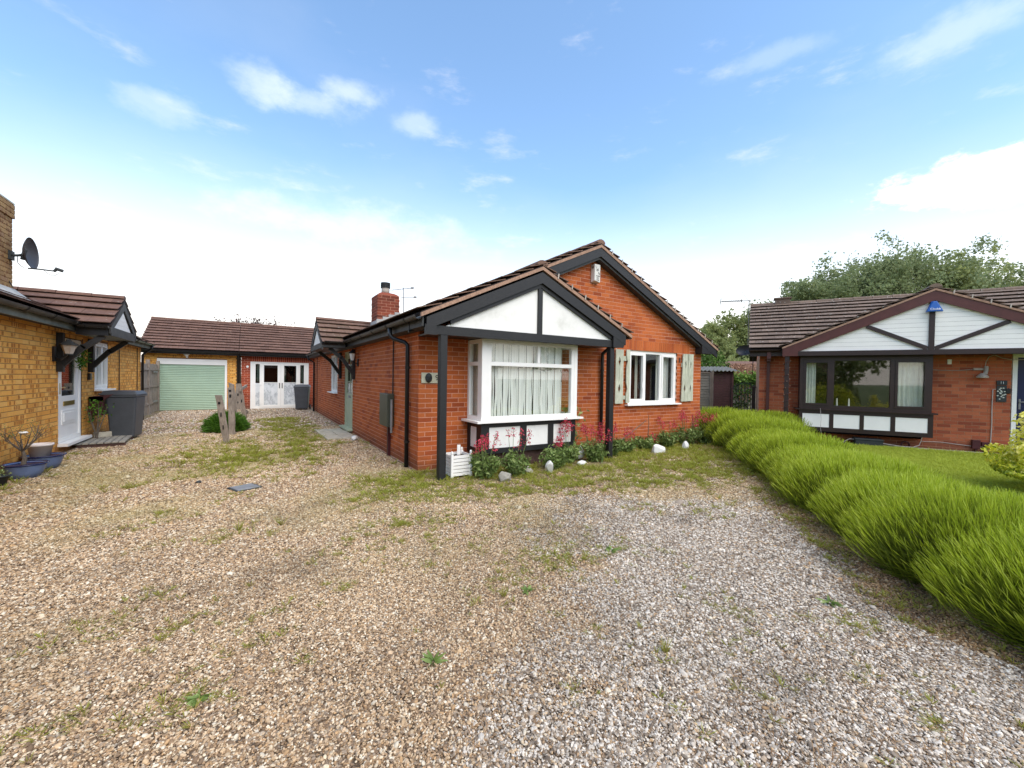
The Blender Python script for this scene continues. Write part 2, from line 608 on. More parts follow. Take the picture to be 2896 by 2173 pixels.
def mesh_np(name, verts, faces, mat, rnd=None, parent=None, smooth=False):
    """verts (n,3) and faces (m,k) arrays"""
    me = bpy.data.meshes.new(name)
    n, (m_, k) = len(verts), faces.shape
    me.vertices.add(n)
    me.vertices.foreach_set('co', np.ascontiguousarray(verts, dtype=np.float32).ravel())
    me.loops.add(m_ * k)
    me.loops.foreach_set('vertex_index', np.ascontiguousarray(faces, dtype=np.int32).ravel())
    me.polygons.add(m_)
    me.polygons.foreach_set('loop_start', np.arange(0, m_ * k, k, dtype=np.int32))
    me.polygons.foreach_set('loop_total', np.full(m_, k, dtype=np.int32))
    me.polygons.foreach_set('use_smooth', np.full(m_, bool(smooth)))
    if rnd is not None:
        at = me.attributes.new('rnd', 'FLOAT', 'POINT')
        at.data.foreach_set('value', np.ascontiguousarray(rnd, dtype=np.float32))
    me.materials.append(mat)
    me.update()
    me.validate()
    o = bpy.data.objects.new(name, me)
    COL.objects.link(o)
    if parent:
        o.parent = parent
    return o


UNIT = {}


def unit_box(mat):
    if mat.name not in UNIT:
        me = bpy.data.meshes.new('brick')
        v = [(x - .5, y - .5, z - .5) for z in (0, 1) for x, y in ((0, 0), (1, 0), (1, 1), (0, 1))]
        me.from_pydata(v, [], BF)
        me.materials.append(mat)
        UNIT[mat.name] = me
    return UNIT[mat.name]


CAMP = Vector((0, 0, EYE))


def pieces(items, name, mat, root, limit=300):
    """items: (parent, matrix in the root's frame); the pieces that show largest become objects, the rest one joined part"""
    rootM = Matrix.Translation(root.location) @ root.rotation_euler.to_matrix().to_4x4()

    def score(it):
        c = rootM @ it[1].translation
        q = c - CAMP
        d = q.dot(fwd)
        if d < .3:
            return 1e9
        x, y = q.dot(r2) / d, q.dot(u2) / d
        if abs(x) > 1.25 or abs(y) > .95:
            return 1e6 + d
        return q.length
    items = sorted(items, key=score)
    me = unit_box(mat)
    for p_, mtx in items[:limit]:
        o = bpy.data.objects.new(name, me)
        COL.objects.link(o)
        o.parent = p_
        o.matrix_basis = mtx
    rest = items[limit:]
    by = {}
    for p_, mtx in rest:
        by.setdefault(p_.name, (p_, []))[1].append(mtx)
    cube = np.array([(x - .5, y - .5, z - .5, 1) for z in (0, 1) for x, y in ((0, 0), (1, 0), (1, 1), (0, 1))])
    bf = np.array(BF)
    for p_, ms in by.values():
        A = np.array([[list(r_) for r_ in q] for q in ms])
        V = np.einsum('nij,kj->nki', A, cube)[:, :, :3].reshape(-1, 3)
        Fc = (bf[None] + (np.arange(len(ms)) * 8)[:, None, None]).reshape(-1, 4)
        rn = np.repeat(RNG.random(len(ms)), 8)
        o = mesh_np(name + '_remainder', V, Fc, mat, rn, p_)
        o['kind'] = 'stuff'


def frame(O, U, Nn):
    """matrix with x=U, y=into the wall, z=up"""
    O, U, Nn = Vector(O), Vector(U), Vector(Nn)
    Z = U.cross(-Nn) if abs(U.cross(-Nn).z) > .5 else Vector((0, 0, 1))
    m_ = Matrix.Identity(4)
    for i in range(3):
        m_[i][0] = U[i]
        m_[i][1] = -Nn[i]
        m_[i][2] = (0, 0, 1)[i]
        m_[i][3] = O[i]
    return m_


def wall(root, name, O, U, Nn, W, top, openings, mortar, items, z0=0.0, wb=None, wm=None, u0=0.0, um=.006, soldiers=(), phase=0.0, thick=.1, label=None, breaks=()):
    """brick wall: a mortar slab with real openings and single bricks standing 6 mm proud of it"""
    topf = top if callable(top) else (lambda u: top)
    Fm = frame(O, U, Nn)
    wb = W if wb is None else wb
    wm = W if wm is None else wm
    us = sorted({um, wm, *breaks} | {x for q in openings for x in (q[0], q[1]) if um < x < wm})
    mb = MB()
    for a, b2 in zip(us[:-1], us[1:]):
        if b2 <= um or a >= wm:
            continue
        mid = (a + b2) / 2
        segs = [(q[2], q[3]) for q in openings if q[0] < mid < q[1]]
        segs.sort()
        z = z0 - .05
        for lo, hi in segs + [(None, None)]:
            za = zb = lo
            if lo is None:
                za, zb = topf(a), topf(b2)
            if min(za, zb) > z + 1e-4 or (lo is None and max(za, zb) > z):
                vs = [(a, .004, z), (b2, .004, z), (b2, .004, zb), (a, .004, za), (a, thick, z), (b2, thick, z), (b2, thick, zb), (a, thick, za)]
                mb.add([Fm @ Vector(v) for v in vs], [(0, 1, 2, 3), (7, 6, 5, 4), (0, 4, 5, 1), (1, 5, 6, 2), (2, 6, 7, 3), (3, 7, 4, 0)])
            z = hi if hi is not None else z
    w = mb.build(name, mortar, root, label=label)
    k = 0
    z = z0
    skip = [(q[0], q[1], q[2], q[3]) for q in openings] + [(q[0], q[1], q[2], q[3]) for q in soldiers]
    zmax = max(topf(u0), topf((u0 + wb) / 2), topf(wb), *[topf(x) for x in breaks] or [0])
    while z < zmax - .03:
        zt = z + .065
        off = phase + (k % 2) * .1125
        a = u0 - off
        blk = [(s_[0], s_[1]) for s_ in skip if s_[2] < z + .045 and s_[3] > z + .02]
        while a < wb:
            x0, x1 = max(a + .005, u0), min(a + .22, wb)
            a += .225
            segs = [(x0, x1)]
            for s0, s1 in blk:
                nx = []
                for p0, p1 in segs:
                    if s1 <= p0 or s0 >= p1:
                        nx.append((p0, p1))
                    else:
                        if s0 > p0:
                            nx.append((p0, s0))
                        if s1 < p1:
                            nx.append((s1, p1))
                segs = nx
            for p0, p1 in segs:
                # trim under a sloping top
                if topf(p0) < zt or topf(p1) < zt:
                    stp = 12
                    ok = [p0 + (p1 - p0) * i / stp for i in range(stp + 1) if topf(p0 + (p1 - p0) * i / stp) >= zt]
                    if not ok:
                        continue
                    p0, p1 = ok[0], ok[-1]
                if p1 - p0 < .02:
                    continue
                j = random.uniform(-.0012, .0012)
                M_ = Fm @ Matrix.Translation(((p0 + p1) / 2, .015 + j, (z + zt) / 2)) @ Matrix.Diagonal((p1 - p0, .03, .065, 1))
                items.append((w, M_))
        z += .075
        k += 1
    for s0, s1, za, zb in soldiers:
        x = s0
        while x < s1 - .03:
            M_ = Fm @ Matrix.Translation((x + .0325, .013 + random.uniform(-.001, .001), (za + zb) / 2)) @ Matrix.Diagonal((.065, .03, zb - za - .01, 1))
            items.append((w, M_))
            x += .075
    return w


def roof(root, name, P, U, Sv, L, D, mat, items, ulim=None, gauge=.28, tw=.30, deck=True, label=None, deckpoly=None):
    """pitched roof slope: an underlay slab carrying overlapping tiles; P eave corner, U along the eave, Sv up the slope"""
    P, U, Sv = Vector(P), Vector(U).normalized(), Vector(Sv).normalized()
    Nn = U.cross(Sv)
    if Nn.z < 0:
        Nn = -Nn
    poly = deckpoly or [(0, 0), (L, 0), (L, D), (0, D)]
    n = len(poly)
    vs = [P + U * a + Sv * b2 for a, b2 in poly] + [P + U * a + Sv * b2 - Nn * .04 for a, b2 in poly]
    fs = [tuple(range(n)), tuple(range(2 * n - 1, n - 1, -1))] + [(i, i + n, (i + 1) % n + n, (i + 1) % n) for i in range(n)]
    dk = MB().add(vs, fs).build(name, M_under, root, label=label)
    rows = max(1, round(D / gauge))
    g = D / rows
    tilt = math.atan(.056 / (g + .05))
    for r_ in range(rows):
        s0 = r_ * g - (.03 if r_ == 0 else 0)
        s1 = min(r_ * g + g + .05, D)
        sm = r_ * g + g * .5
        ua, ub = ulim(sm) if ulim else (0, L)
        if ub <= ua:
            continue
        a = ua - (tw / 2 if r_ % 2 else 0)
        while a < ub:
            x0, x1 = max(a, ua), min(a + tw - .004, ub)
            a += tw
            if x1 - x0 < .03:
                continue
            ln = s1 - s0
            c = P + U * ((x0 + x1) / 2) + Sv * ((s0 + s1) / 2) + Nn * (.036 + random.uniform(-.002, .002))
            tl = tilt + random.uniform(-.006, .006)
            T = (Sv * math.cos(tl) - Nn * math.sin(tl))
            K = U.cross(T)
            if K.z < 0:
                K = -K
            M_ = Matrix.Identity(4)
            for i in range(3):
                M_[i][0] = U[i] * (x1 - x0)
                M_[i][1] = T[i] * ln
                M_[i][2] = K[i] * .013
                M_[i][3] = c[i]
            items.append((dk, M_))
    return dk


def ridge(root, p0, p1, mat, parent=None, rad=.11, seglen=.45):
    p0, p1 = Vector(p0), Vector(p1)
    L = (p1 - p0).length
    n = max(1, round(L / seglen))
    d = (p1 - p0) / n
    side = Vector((0, 0, 1)).cross(d).normalized()
    for i in range(n):
        a, b2 = p0 + d * i, p0 + d * (i + .985)
        vs = []
        jz = random.uniform(-.006, .006)
        for q, sc in ((a, 1.0), (b2, .93)):
            for k in range(7):
                th = math.pi * k / 6
                vs.append(q + side * (math.cos(th) * rad * sc) + Vector((0, 0, 1)) * (math.sin(th) * rad * .72 * sc + jz))
        fs = [(k, k + 1, k + 8, k + 7) for k in range(6)] + [tuple(range(6, -1, -1)), tuple(range(7, 14))]
        MB().add(vs, fs, random.random()).build('ridge_tile', mat, parent or root)


def text(name, body, size, mat, parent, loc, rot, extrude=.002, align='CENTER', label=None):
    cu = bpy.data.curves.new(name, 'FONT')
    cu.body = body
    cu.size = size
    cu.extrude = extrude
    cu.align_x = align
    cu.align_y = 'CENTER'
    cu.materials.append(mat)
    o = bpy.data.objects.new(name, cu)
    COL.objects.link(o)
    o.parent = parent
    o.location = loc
    o.rotation_euler = rot
    return o


def xf(root_or_F, M_):
    return root_or_F @ M_


def window_frame(root, name, Fm, u0, u1, z0, z1, muls=(), trans=(), mat=None, fw=.06, depth=.07, inset=.03, glass=None, sash=()):
    """frame with mullions, one pane of glass per light; Fm maps (u, inward, z)"""
    mat = mat or M_upvc
    glass = glass or M_glass
    mb = MB()

    def bx(m_, a, b2, c, d, e, f):
        vs = [(x, y, z) for z in (e, f) for x, y in ((a, c), (b2, c), (b2, d), (a, d))]
        m_.add([Fm @ Vector(v) for v in vs], BF)
    d0, d1 = inset, inset + depth
    bx(mb, u0, u1, d0, d1, z0, z0 + fw)
    bx(mb, u0, u1, d0, d1, z1 - fw, z1)
    bx(mb, u0, u0 + fw, d0, d1, z0 + fw, z1 - fw)
    bx(mb, u1 - fw, u1, d0, d1, z0 + fw, z1 - fw)
    xs = [u0 + fw]
    for q in muls:
        bx(mb, q - fw / 2, q + fw / 2, d0, d1, z0 + fw, z1 - fw)
        xs += [q - fw / 2, q + fw / 2]
    xs.append(u1 - fw)
    trans = [(max(ta, u0 + fw), min(tb, u1 - fw), tz) for ta, tb, tz in trans]
    for (ta, tb, tz) in trans:
        bx(mb, ta, tb, d0 + .001, d1 - .001, tz - fw / 2, tz + fw / 2)
    o = mb.build(name, mat, root)
    for i in range(0, len(xs), 2):
        a, b2 = xs[i], xs[i + 1]
        zz = [z0 + fw]
        for (ta, tb, tz) in trans:
            if ta < (a + b2) / 2 < tb:
                zz += [tz - fw / 2, tz + fw / 2]
        zz.append(z1 - fw)
        for j in range(0, len(zz), 2):
            g = MB()
            if (i // 2) in sash:
                s_ = MB()
                sw = .045
                for q in ((a, b2, zz[j], zz[j] + sw), (a, b2, zz[j + 1] - sw, zz[j + 1]), (a, a + sw, zz[j] + sw, zz[j + 1] - sw), (b2 - sw, b2, zz[j] + sw, zz[j + 1] - sw)):
                    bx(s_, q[0], q[1], d0 - .014, d0 + .045, q[2], q[3])
                s_.build('sash', mat, o)
            bx(g, a, b2, d0 + .03, d0 + .042, zz[j], zz[j + 1])
            g.build('pane', glass, o)
    return o


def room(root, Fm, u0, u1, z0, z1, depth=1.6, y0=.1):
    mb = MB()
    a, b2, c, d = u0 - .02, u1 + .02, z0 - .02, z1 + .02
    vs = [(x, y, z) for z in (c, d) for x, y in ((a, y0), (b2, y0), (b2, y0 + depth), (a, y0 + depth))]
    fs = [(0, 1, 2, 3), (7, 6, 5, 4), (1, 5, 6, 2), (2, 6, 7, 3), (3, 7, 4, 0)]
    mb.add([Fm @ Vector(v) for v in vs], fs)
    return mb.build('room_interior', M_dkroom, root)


def leafcloud(name, C_, size, mat, rnd, parent=None, aspect=.55, upbias=.3, up_dir=None, curl=.25):
    """many leaf-sized faces: each a folded pair of triangles"""
    n = len(C_)
    d = RNG.normal(size=(n, 3))
    d[:, 2] += upbias
    d /= np.linalg.norm(d, axis=1)[:, None]
    a = RNG.normal(size=(n, 3))
    a = np.cross(d, a)
    a /= np.linalg.norm(a, axis=1)[:, None]
    sz = size * (.6 + .8 * RNG.random(n))[:, None] if np.isscalar(size) else size[:, None]
    b2 = np.cross(d, a)
    p0 = C_ - a * sz * .5
    p1 = C_ + b2 * sz * aspect * .5 + d * sz * curl * .3
    p2 = C_ + a * sz * .5
    p3 = C_ - b2 * sz * aspect * .5 + d * sz * curl * .3
    V = np.stack([p0, p1, p2, p3], 1).reshape(-1, 3)
    k = np.arange(n)[:, None] * 4
    Fc = np.concatenate([k + [0, 1, 2], k + [0, 2, 3]], 1).reshape(-1, 3)
    return mesh_np(name, V, Fc, mat, np.repeat(rnd, 4), parent)


def blades(name, B, T, width, mat, rb, rt_, parent=None, bend=.15, seg=3):
    """ribbon blades from base points B to tips T"""
    n = len(B)
    rb = np.zeros(n) + rb
    rt_ = np.zeros(n) + rt_
    d = T - B
    side = np.cross(d, RNG.normal(size=(n, 3)))
    side /= np.linalg.norm(side, axis=1)[:, None] + 1e-9
    bd = np.cross(d, side)
    bd /= np.linalg.norm(bd, axis=1)[:, None] + 1e-9
    L = np.linalg.norm(d, axis=1)[:, None]
    w = width if np.isscalar(width) else width[:, None]
    prof = {3: (1.0, .9, .15), 4: (.45, .4, 1.0, .25)}[seg]
    V, R = [], []
    for i, pw in enumerate(prof):
        f = i / (seg - 1) if seg == 3 else (0, .55, .82, 1.0)[i]
        c = B + d * f + bd * (bend * L * math.sin(f * math.pi * .5) ** 2)
        V += [c - side * w * pw * .5, c + side * w * pw * .5]
        R += [rb + (rt_ - rb) * f] * 2
    V = np.stack(V, 1).reshape(-1, 3)
    R = np.stack(R, 1).reshape(-1)
    k = np.arange(n)[:, None] * (2 * seg)
    Fc = np.concatenate([k + [2 * i, 2 * i + 1, 2 * i + 3, 2 * i + 2] for i in range(seg - 1)], 1).reshape(-1, 4)
    return mesh_np(name, V, Fc, mat, R, parent)


def vnoise(x, y, s, seed=0):
    """smooth value noise on arrays"""
    x, y = x * s + seed * 17.13, y * s + seed * 9.71
    xi, yi = np.floor(x).astype(np.int64), np.floor(y).astype(np.int64)
    fx, fy = x - xi, y - yi
    fx, fy = fx * fx * (3 - 2 * fx), fy * fy * (3 - 2 * fy)

    def h(a, b2):
        q = (a * 374761393 + b2 * 668265263 + seed * 1442695) & 0x7fffffff
        q = ((q ^ (q >> 13)) * 1274126177) & 0x7fffffff
        return ((q ^ (q >> 16)) & 0xffff) / 65535.0
    return (h(xi, yi) * (1 - fx) + h(xi + 1, yi) * fx) * (1 - fy) + (h(xi, yi + 1) * (1 - fx) + h(xi + 1, yi + 1) * fx) * fy


def fbm(x, y, s, seed=0):
    return vnoise(x, y, s, seed) * .5 + vnoise(x, y, s * 2.1, seed + 1) * .28 + vnoise(x, y, s * 4.3, seed + 2) * .22


def lerp_poly(pts, y):
    """x of a polyline (y ascending) at y"""
    ys = [q[1] for q in pts]
    xs = [q[0] for q in pts]
    return np.interp(y, ys, xs)

# ------------------------------------------------------------------ ground
m, t, b, o = newmat('gravel_ground')
p = pos(t)
vo = t.nodes.new('ShaderNodeTexVoronoi')
vo.inputs['Scale'].default_value = 42
t.links.new(p, vo.inputs['Vector'])
sepc = t.nodes.new('ShaderNodeSeparateColor')
t.links.new(vo.outputs['Color'], sepc.inputs[0])
tan = ramp(t, sepc.outputs[0], [(0, (.10, .06, .035)), (.3, (.30, .205, .125)), (.6, (.44, .32, .21)), (.85, (.56, .45, .33)), (1, (.66, .60, .50))])
edge = smooth(t, vo.outputs['Distance'], .75, .25)
col = mixc(t, edge, (.09, .06, .035), tan)
g1 = noise(t, p, 1.1, 6, .62)
g2 = noise(t, p, 14, 4, .7)
gm = mth(t, 'MULTIPLY', smooth(t, mth(t, 'ADD', g1, mth(t, 'MULTIPLY', g2, .35)), .66, .82), .8)
sx_ = t.nodes.new('ShaderNodeSeparateXYZ')
t.links.new(p, sx_.inputs[0])
far = smooth(t, sx_.outputs[1], 5.5, 9.5)
col = mixc(t, mth(t, 'MULTIPLY', gm, mth(t, 'ADD', .25, mth(t, 'MULTIPLY', far, .75))), col, ramp(t, g2, [(.3, (.11, .10, .03)), (.7, (.24, .22, .055))]))
t.links.new(col, b.inputs['Base Color'])
b.inputs['Roughness'].default_value = .95
bump(t, b, vo.outputs['Distance'], .8, .012)
M_gravelg = m
m, t, b, o = newmat('grassy_ground')
p = pos(t)
col = ramp(t, noise(t, p, 9, 6, .7), [(.3, (.07, .09, .018)), (.7, (.15, .19, .035))])
t.links.new(col, b.inputs['Base Color'])
b.inputs['Roughness'].default_value = .95
M_grassg = m
m, t, b, o = newmat('mossy_earth')
p = pos(t)
col = ramp(t, noise(t, p, 22, 6, .75), [(.3, (.075, .055, .025)), (.5, (.17, .135, .05)), (.72, (.30, .25, .12))])
t.links.new(col, b.inputs['Base Color'])
b.inputs['Roughness'].default_value = .95
bump(t, b, noise(t, p, 60, 4, .7), .8, .01)
M_moss = m

tag(part('ground', M_grassg, None, (-400, 400, -400, 400, -.6, -.02)), kind='structure')
drv = MB()
drv.prism([(-3.0, -4), (3.9, -4), (3.9, -.8), (4.3, .2), (5.4, 1.2), (7.3, 3.0), (9.3, 5.2), (10.2, 6.1), (2.2, 6.1), (2.2, 18.8), (2.6, 20.75), (-3.6, 20.75), (-3.0, 16.8)], 2, -.3, 0)
tag(drv.build('driveway', M_gravelg), kind='structure')
lw = MB()
lw.prism([(3.9, -.8), (4.2, -3.5), (16.5, -6.5), (11.6, 5.75), (10.2, 6.0), (9.3, 5.1), (7.3, 2.9), (5.4, 1.1), (4.3, .1)], 2, -.3, .006)
tag(lw.build('lawn_ground', M_grassg), kind='structure')
bk = MB()
bk.prism([(9.6, 6.6), (12, 6.6), (30, 20), (22, 32), (9.6, 20)], 2, -.3, -.01)
tag(bk.build('back_lawn_ground', M_grassg), kind='structure')
bed = MB()
bed.prism([(2.2, 5.35), (3.0, 5.0), (5.0, 5.1), (9.2, 5.55), (9.45, 6.15), (2.2, 6.15)], 2, -.2, .012)
tag(bed.build('flower_bed_soil', M_moss), kind='structure')

# ---- scattered pebbles and grass (uncountable)
HL = [(3.4, .3), (3.5, .57), (4.1, 1.02), (4.85, 1.76), (5.94, 2.63), (7.43, 3.73), (8.43, 4.99), (9.2, 5.9)]
hl = np.array(HL)


def hedge_side(x, y):
    """positive on the driveway side of the hedge's foot"""
    yy = np.interp(x, hl[:, 0], hl[:, 1])
    return np.where(x < 3.4, 1.0, y - yy)


WB = [(-.3, .4), (.95, 1.5), (1.70, 1.95), (2.32, 2.52), (3.2, 3.45), (3.6, 4.2)]


def white_zone(x, y):
    bx = np.interp(y, [q[1] for q in WB], [q[0] for q in WB])
    top = 3.75 - .60 * (x - 3.4)
    d = np.minimum((x - bx) * .7, top - y)
    return np.clip(.5 + d * 1.6 + (fbm(x, y, 1.7, 3) - .5) * 1.9 + (fbm(x, y, 5.5, 13) - .5) * 1.1, 0, 1) * np.clip((hedge_side(x, y) - .22 + (fbm(x, y, 2.5, 6) - .5) * .5) / .35, 0, 1)


def grass_zone(x, y):
    top = 3.75 - .60 * (x - 3.4)
    band = np.minimum(y - np.maximum(top - .1, 4.75 - .35 * (x - 1.5)), np.minimum(6.2 - y, (x - 1.0) * .8))
    g = np.clip(band * 1.6 + .35, 0, 1) * (x > 1.0)
    g2 = np.exp(-((x - 2.25) ** 2 / .35 + (y - 2.62) ** 2 / .05)) * .95
    g3 = np.clip(1 - np.abs(x - .75 - .02 * (y - 9)) / .85, 0, 1) * np.clip((y - 6.6) / 2.5, 0, 1) * .85
    g4 = np.exp(-((x + .1) ** 2 / .5 + (y - 9.2) ** 2 / 2.0)) * .8
    g5 = np.clip((y - 16) / 3, 0, 1) * np.clip((x + .8) * 1.2, 0, 1) * .9
    h_ = hedge_side(x, y)
    g6 = np.where((x > 3.4) & (h_ > -.2) & (h_ < .5), .45, 0)
    g7 = np.exp(-((x - 1.5) ** 2 / .5 + (y - 3.7) ** 2 / .3)) * .45
    z = np.maximum.reduce([g, g2, g3, g4, g5, g6, g7])
    nz = fbm(x, y, 2.3, 8)
    return np.clip(z * (.35 + 1.3 * nz) + np.clip(nz - .57, 0, 1) * 1.5, 0, 1)


def sample(rmin, rmax, dens, amax=1.02):
    """points on the ground inside the camera's view, density falling with distance"""
    rs = np.linspace(rmin, rmax, 60)
    X, Y = [], []
    for r0, r1 in zip(rs[:-1], rs[1:]):
        rm = (r0 + r1) / 2
        n = int(dens(rm) * amax * (r1 * r1 - r0 * r0))
        r_ = np.sqrt(r0 * r0 + RNG.random(n) * (r1 * r1 - r0 * r0))
        a = YAW + (RNG.random(n) * 2 - 1) * amax
        X.append(r_ * np.sin(a))
        Y.append(r_ * np.cos(a))
    return np.concatenate(X), np.concatenate(Y)


def on_drive(x, y):
    ok = (x > -2.86) & (hedge_side(x, y) > -.35) & ~((x > 2.14) & (y > 6.1)) & (y < 20.6) & ~((x > 3.4) & (y < .25))
    return ok


SRC = bpy.data.collections


def scatter(name, x, y, z, rot, scl, idx, meshes, col=None, mat=None):
    me = bpy.data.meshes.new(name)
    n = len(x)
    me.vertices.add(n)
    me.vertices.foreach_set('co', np.stack([x, y, z], 1).astype(np.float32).ravel())
    for nm, ty, arr, key in (('rot', 'FLOAT_VECTOR', rot, 'vector'), ('scl', 'FLOAT_VECTOR', scl, 'vector'), ('idx', 'INT', idx, 'value')):
        at = me.attributes.new(nm, ty, 'POINT')
        at.data.foreach_set(key, np.ascontiguousarray(arr, dtype=np.int32 if ty == 'INT' else np.float32).ravel())
    if col is not None:
        at = me.attributes.new('col', 'FLOAT_COLOR', 'POINT')
        at.data.foreach_set('color', np.concatenate([col, np.ones((n, 1))], 1).astype(np.float32).ravel())
    if mat:
        me.materials.append(mat)
    o = bpy.data.objects.new(name, me)
    COL.objects.link(o)
    src = bpy.data.collections.new(name + '_shapes')
    for q in meshes:
        src.objects.link(bpy.data.objects.new(name + '_shape', q))
    gt = bpy.data.node_groups.new(name, 'GeometryNodeTree')
    gt.interface.new_socket('Geometry', in_out='INPUT', socket_type='NodeSocketGeometry')
    gt.interface.new_socket('Geometry', in_out='OUTPUT', socket_type='NodeSocketGeometry')
    gi, go = gt.nodes.new('NodeGroupInput'), gt.nodes.new('NodeGroupOutput')
    ip = gt.nodes.new('GeometryNodeInstanceOnPoints')
    ci = gt.nodes.new('GeometryNodeCollectionInfo')
    ci.inputs['Collection'].default_value = src
    ci.inputs['Separate Children'].default_value = True
    ci.inputs['Reset Children'].default_value = True

    def na(nm, ty):
        q = gt.nodes.new('GeometryNodeInputNamedAttribute')
        q.data_type = ty
        q.inputs['Name'].default_value = nm
        return q.outputs['Attribute']
    gt.links.new(gi.outputs[0], ip.inputs['Points'])
    gt.links.new(ci.outputs[0], ip.inputs['Instance'])
    ip.inputs['Pick Instance'].default_value = True
    gt.links.new(na('idx', 'INT'), ip.inputs['Instance Index'])
    er = gt.nodes.new('FunctionNodeEulerToRotation')
    gt.links.new(na('rot', 'FLOAT_VECTOR'), er.inputs[0])
    gt.links.new(er.outputs[0], ip.inputs['Rotation'])
    gt.links.new(na('scl', 'FLOAT_VECTOR'), ip.inputs['Scale'])
    gt.links.new(ip.outputs[0], go.inputs[0])
    md = o.modifiers.new('scatter', 'NODES')
    md.node_group = gt
    o['kind'] = 'stuff'
    return o


m, t, b, o = newmat('pebble')
at = t.nodes.new('ShaderNodeAttribute')
at.attribute_type = 'INSTANCER'
at.attribute_name = 'col'
p = pos(t)
col = mixc(t, 1.0, at.outputs['Color'], ramp(t, noise(t, p, 120, 3, .6), [(.3, (.8, .8, .8)), (.7, (1.12, 1.12, 1.12))]), 'MULTIPLY')
t.links.new(col, b.inputs['Base Color'])
b.inputs['Roughness'].default_value = .7
b.inputs['Specular IOR Level'].default_value = .3
M_peb = m


def blob_mesh(name, sub, amp, mat, seed, smooth_=True):
    import bmesh
    bm = bmesh.new()
    bmesh.ops.create_icosphere(bm, subdivisions=sub, radius=1)
    rs = random.Random(seed)
    ph = [(Vector((rs.gauss(0, 1), rs.gauss(0, 1), rs.gauss(0, 1))).normalized(), rs.uniform(.3, 1) * amp) for _ in range(6)]
    for v in bm.verts:
        c = v.co.copy()
        f = 1 + sum(a * math.cos(3 * c.dot(d)) * .5 for d, a in ph)
        v.co = c * f
        for d, a in ph[:3]:
            k = v.co.dot(d)
            if k > .78:
                v.co -= d * (k - .78) * .8
    me = bpy.data.meshes.new(name)
    bm.to_mesh(me)
    bm.free()
    me.materials.append(mat)
    me.polygons.foreach_set('use_smooth', [smooth_] * len(me.polygons))
    return me


pm = [blob_mesh('pebble_mesh', 2, .16, M_peb, i) for i in range(5)] + [blob_mesh('pebble_mesh', 1, .22, M_peb, 20 + i, False) for i in range(3)]
gx, gy = sample(1.2, 13.0, lambda r_: 19000 if r_ < 3 else 19000 * (3 / r_) ** 1.65)
ok = on_drive(gx, gy)
gx, gy = gx[ok], gy[ok]
gz_ = grass_zone(gx, gy)
keep = RNG.random(len(gx)) > np.clip(gz_ * .9 - .25, 0, .55)
gx, gy, gz_ = gx[keep], gy[keep], gz_[keep]
n = len(gx)
rr = np.hypot(gx, gy)
wz = white_zone(gx, gy)
isw = RNG.random(n) < wz * .84
tanp = np.array([(.56, .42, .28), (.64, .51, .37), (.38, .265, .17), (.72, .62, .49), (.20, .14, .095), (.78, .73, .64), (.50, .34, .20), (.32, .26, .21), (.60, .46, .33), (.42, .30, .20), (.25, .175, .12)])
whp = np.array([(.64, .60, .545), (.50, .455, .40), (.34, .295, .25), (.78, .75, .70), (.20, .16, .125), (.42, .34, .26), (.68, .64, .585), (.27, .23, .19)])
pc = np.where(isw[:, None], whp[RNG.integers(0, len(whp), n)], tanp[RNG.integers(0, len(tanp), n)])
pc = pc * (.80 + .38 * RNG.random((n, 1))) * (.82 + .36 * fbm(gx, gy, .8, 5))[:, None]
damp = np.clip(fbm(gx, gy, 1.5, 12) - .58, 0, 1) * 2.2
pc = pc * (1 - .55 * damp)[:, None]
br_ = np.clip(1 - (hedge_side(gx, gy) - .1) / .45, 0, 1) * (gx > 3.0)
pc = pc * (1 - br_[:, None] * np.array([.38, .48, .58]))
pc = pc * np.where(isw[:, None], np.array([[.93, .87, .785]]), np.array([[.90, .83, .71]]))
mo = (np.clip(fbm(gx, gy, 1.1, 77) * 2.6 - 1.0, 0, 1) * np.clip((rr - 2.5) / 4, 0, 1) * .55)[:, None] * (1 - wz[:, None])
pc = pc * (1 - mo) + mo * np.array([.34, .29, .11])
pc = np.clip(pc, 0, .86)
base_s = np.where(isw, .0053, .0048) * (.55 + RNG.gamma(3.0, .16, n)) * np.clip((rr / 3.0) ** .68, 1, 4)
big = RNG.random(n) < .006
base_s = np.where(big, base_s * 1.9, base_s)
scl = np.stack([base_s * RNG.uniform(.95, 1.5, n), base_s, base_s * RNG.uniform(.45, .8, n)], 1)
rot = np.stack([RNG.normal(0, .35, n), RNG.normal(0, .35, n), RNG.random(n) * 6.28], 1)
zz = RNG.random(n) * .008 + (fbm(gx, gy, 3, 9) - .5) * .012
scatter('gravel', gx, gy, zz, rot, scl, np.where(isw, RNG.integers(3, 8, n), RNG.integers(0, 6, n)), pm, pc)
print('pebbles', n)
n = 26000
gx, gy = RNG.uniform(-2.86, 2.12, n), RNG.uniform(10.0, 20.6, n)
keep = RNG.random(n) > np.clip(grass_zone(gx, gy) * 1.0 - .2, 0, .7)
gx, gy = gx[keep], gy[keep]
n = len(gx)
pc = np.clip(tanp[RNG.integers(0, len(tanp), n)] * (.72 + .35 * RNG.random((n, 1))) * (.8 + .36 * fbm(gx, gy, .8, 5))[:, None], 0, .8)
bs_ = .021 * RNG.uniform(.7, 1.3, n)
scatter('far_gravel', gx, gy, np.zeros(n), np.stack([RNG.normal(0, .3, n), RNG.normal(0, .3, n), RNG.random(n) * 6.28], 1), np.stack([bs_ * 1.2, bs_, bs_ * .55], 1), RNG.integers(5, 8, n), pm, pc)


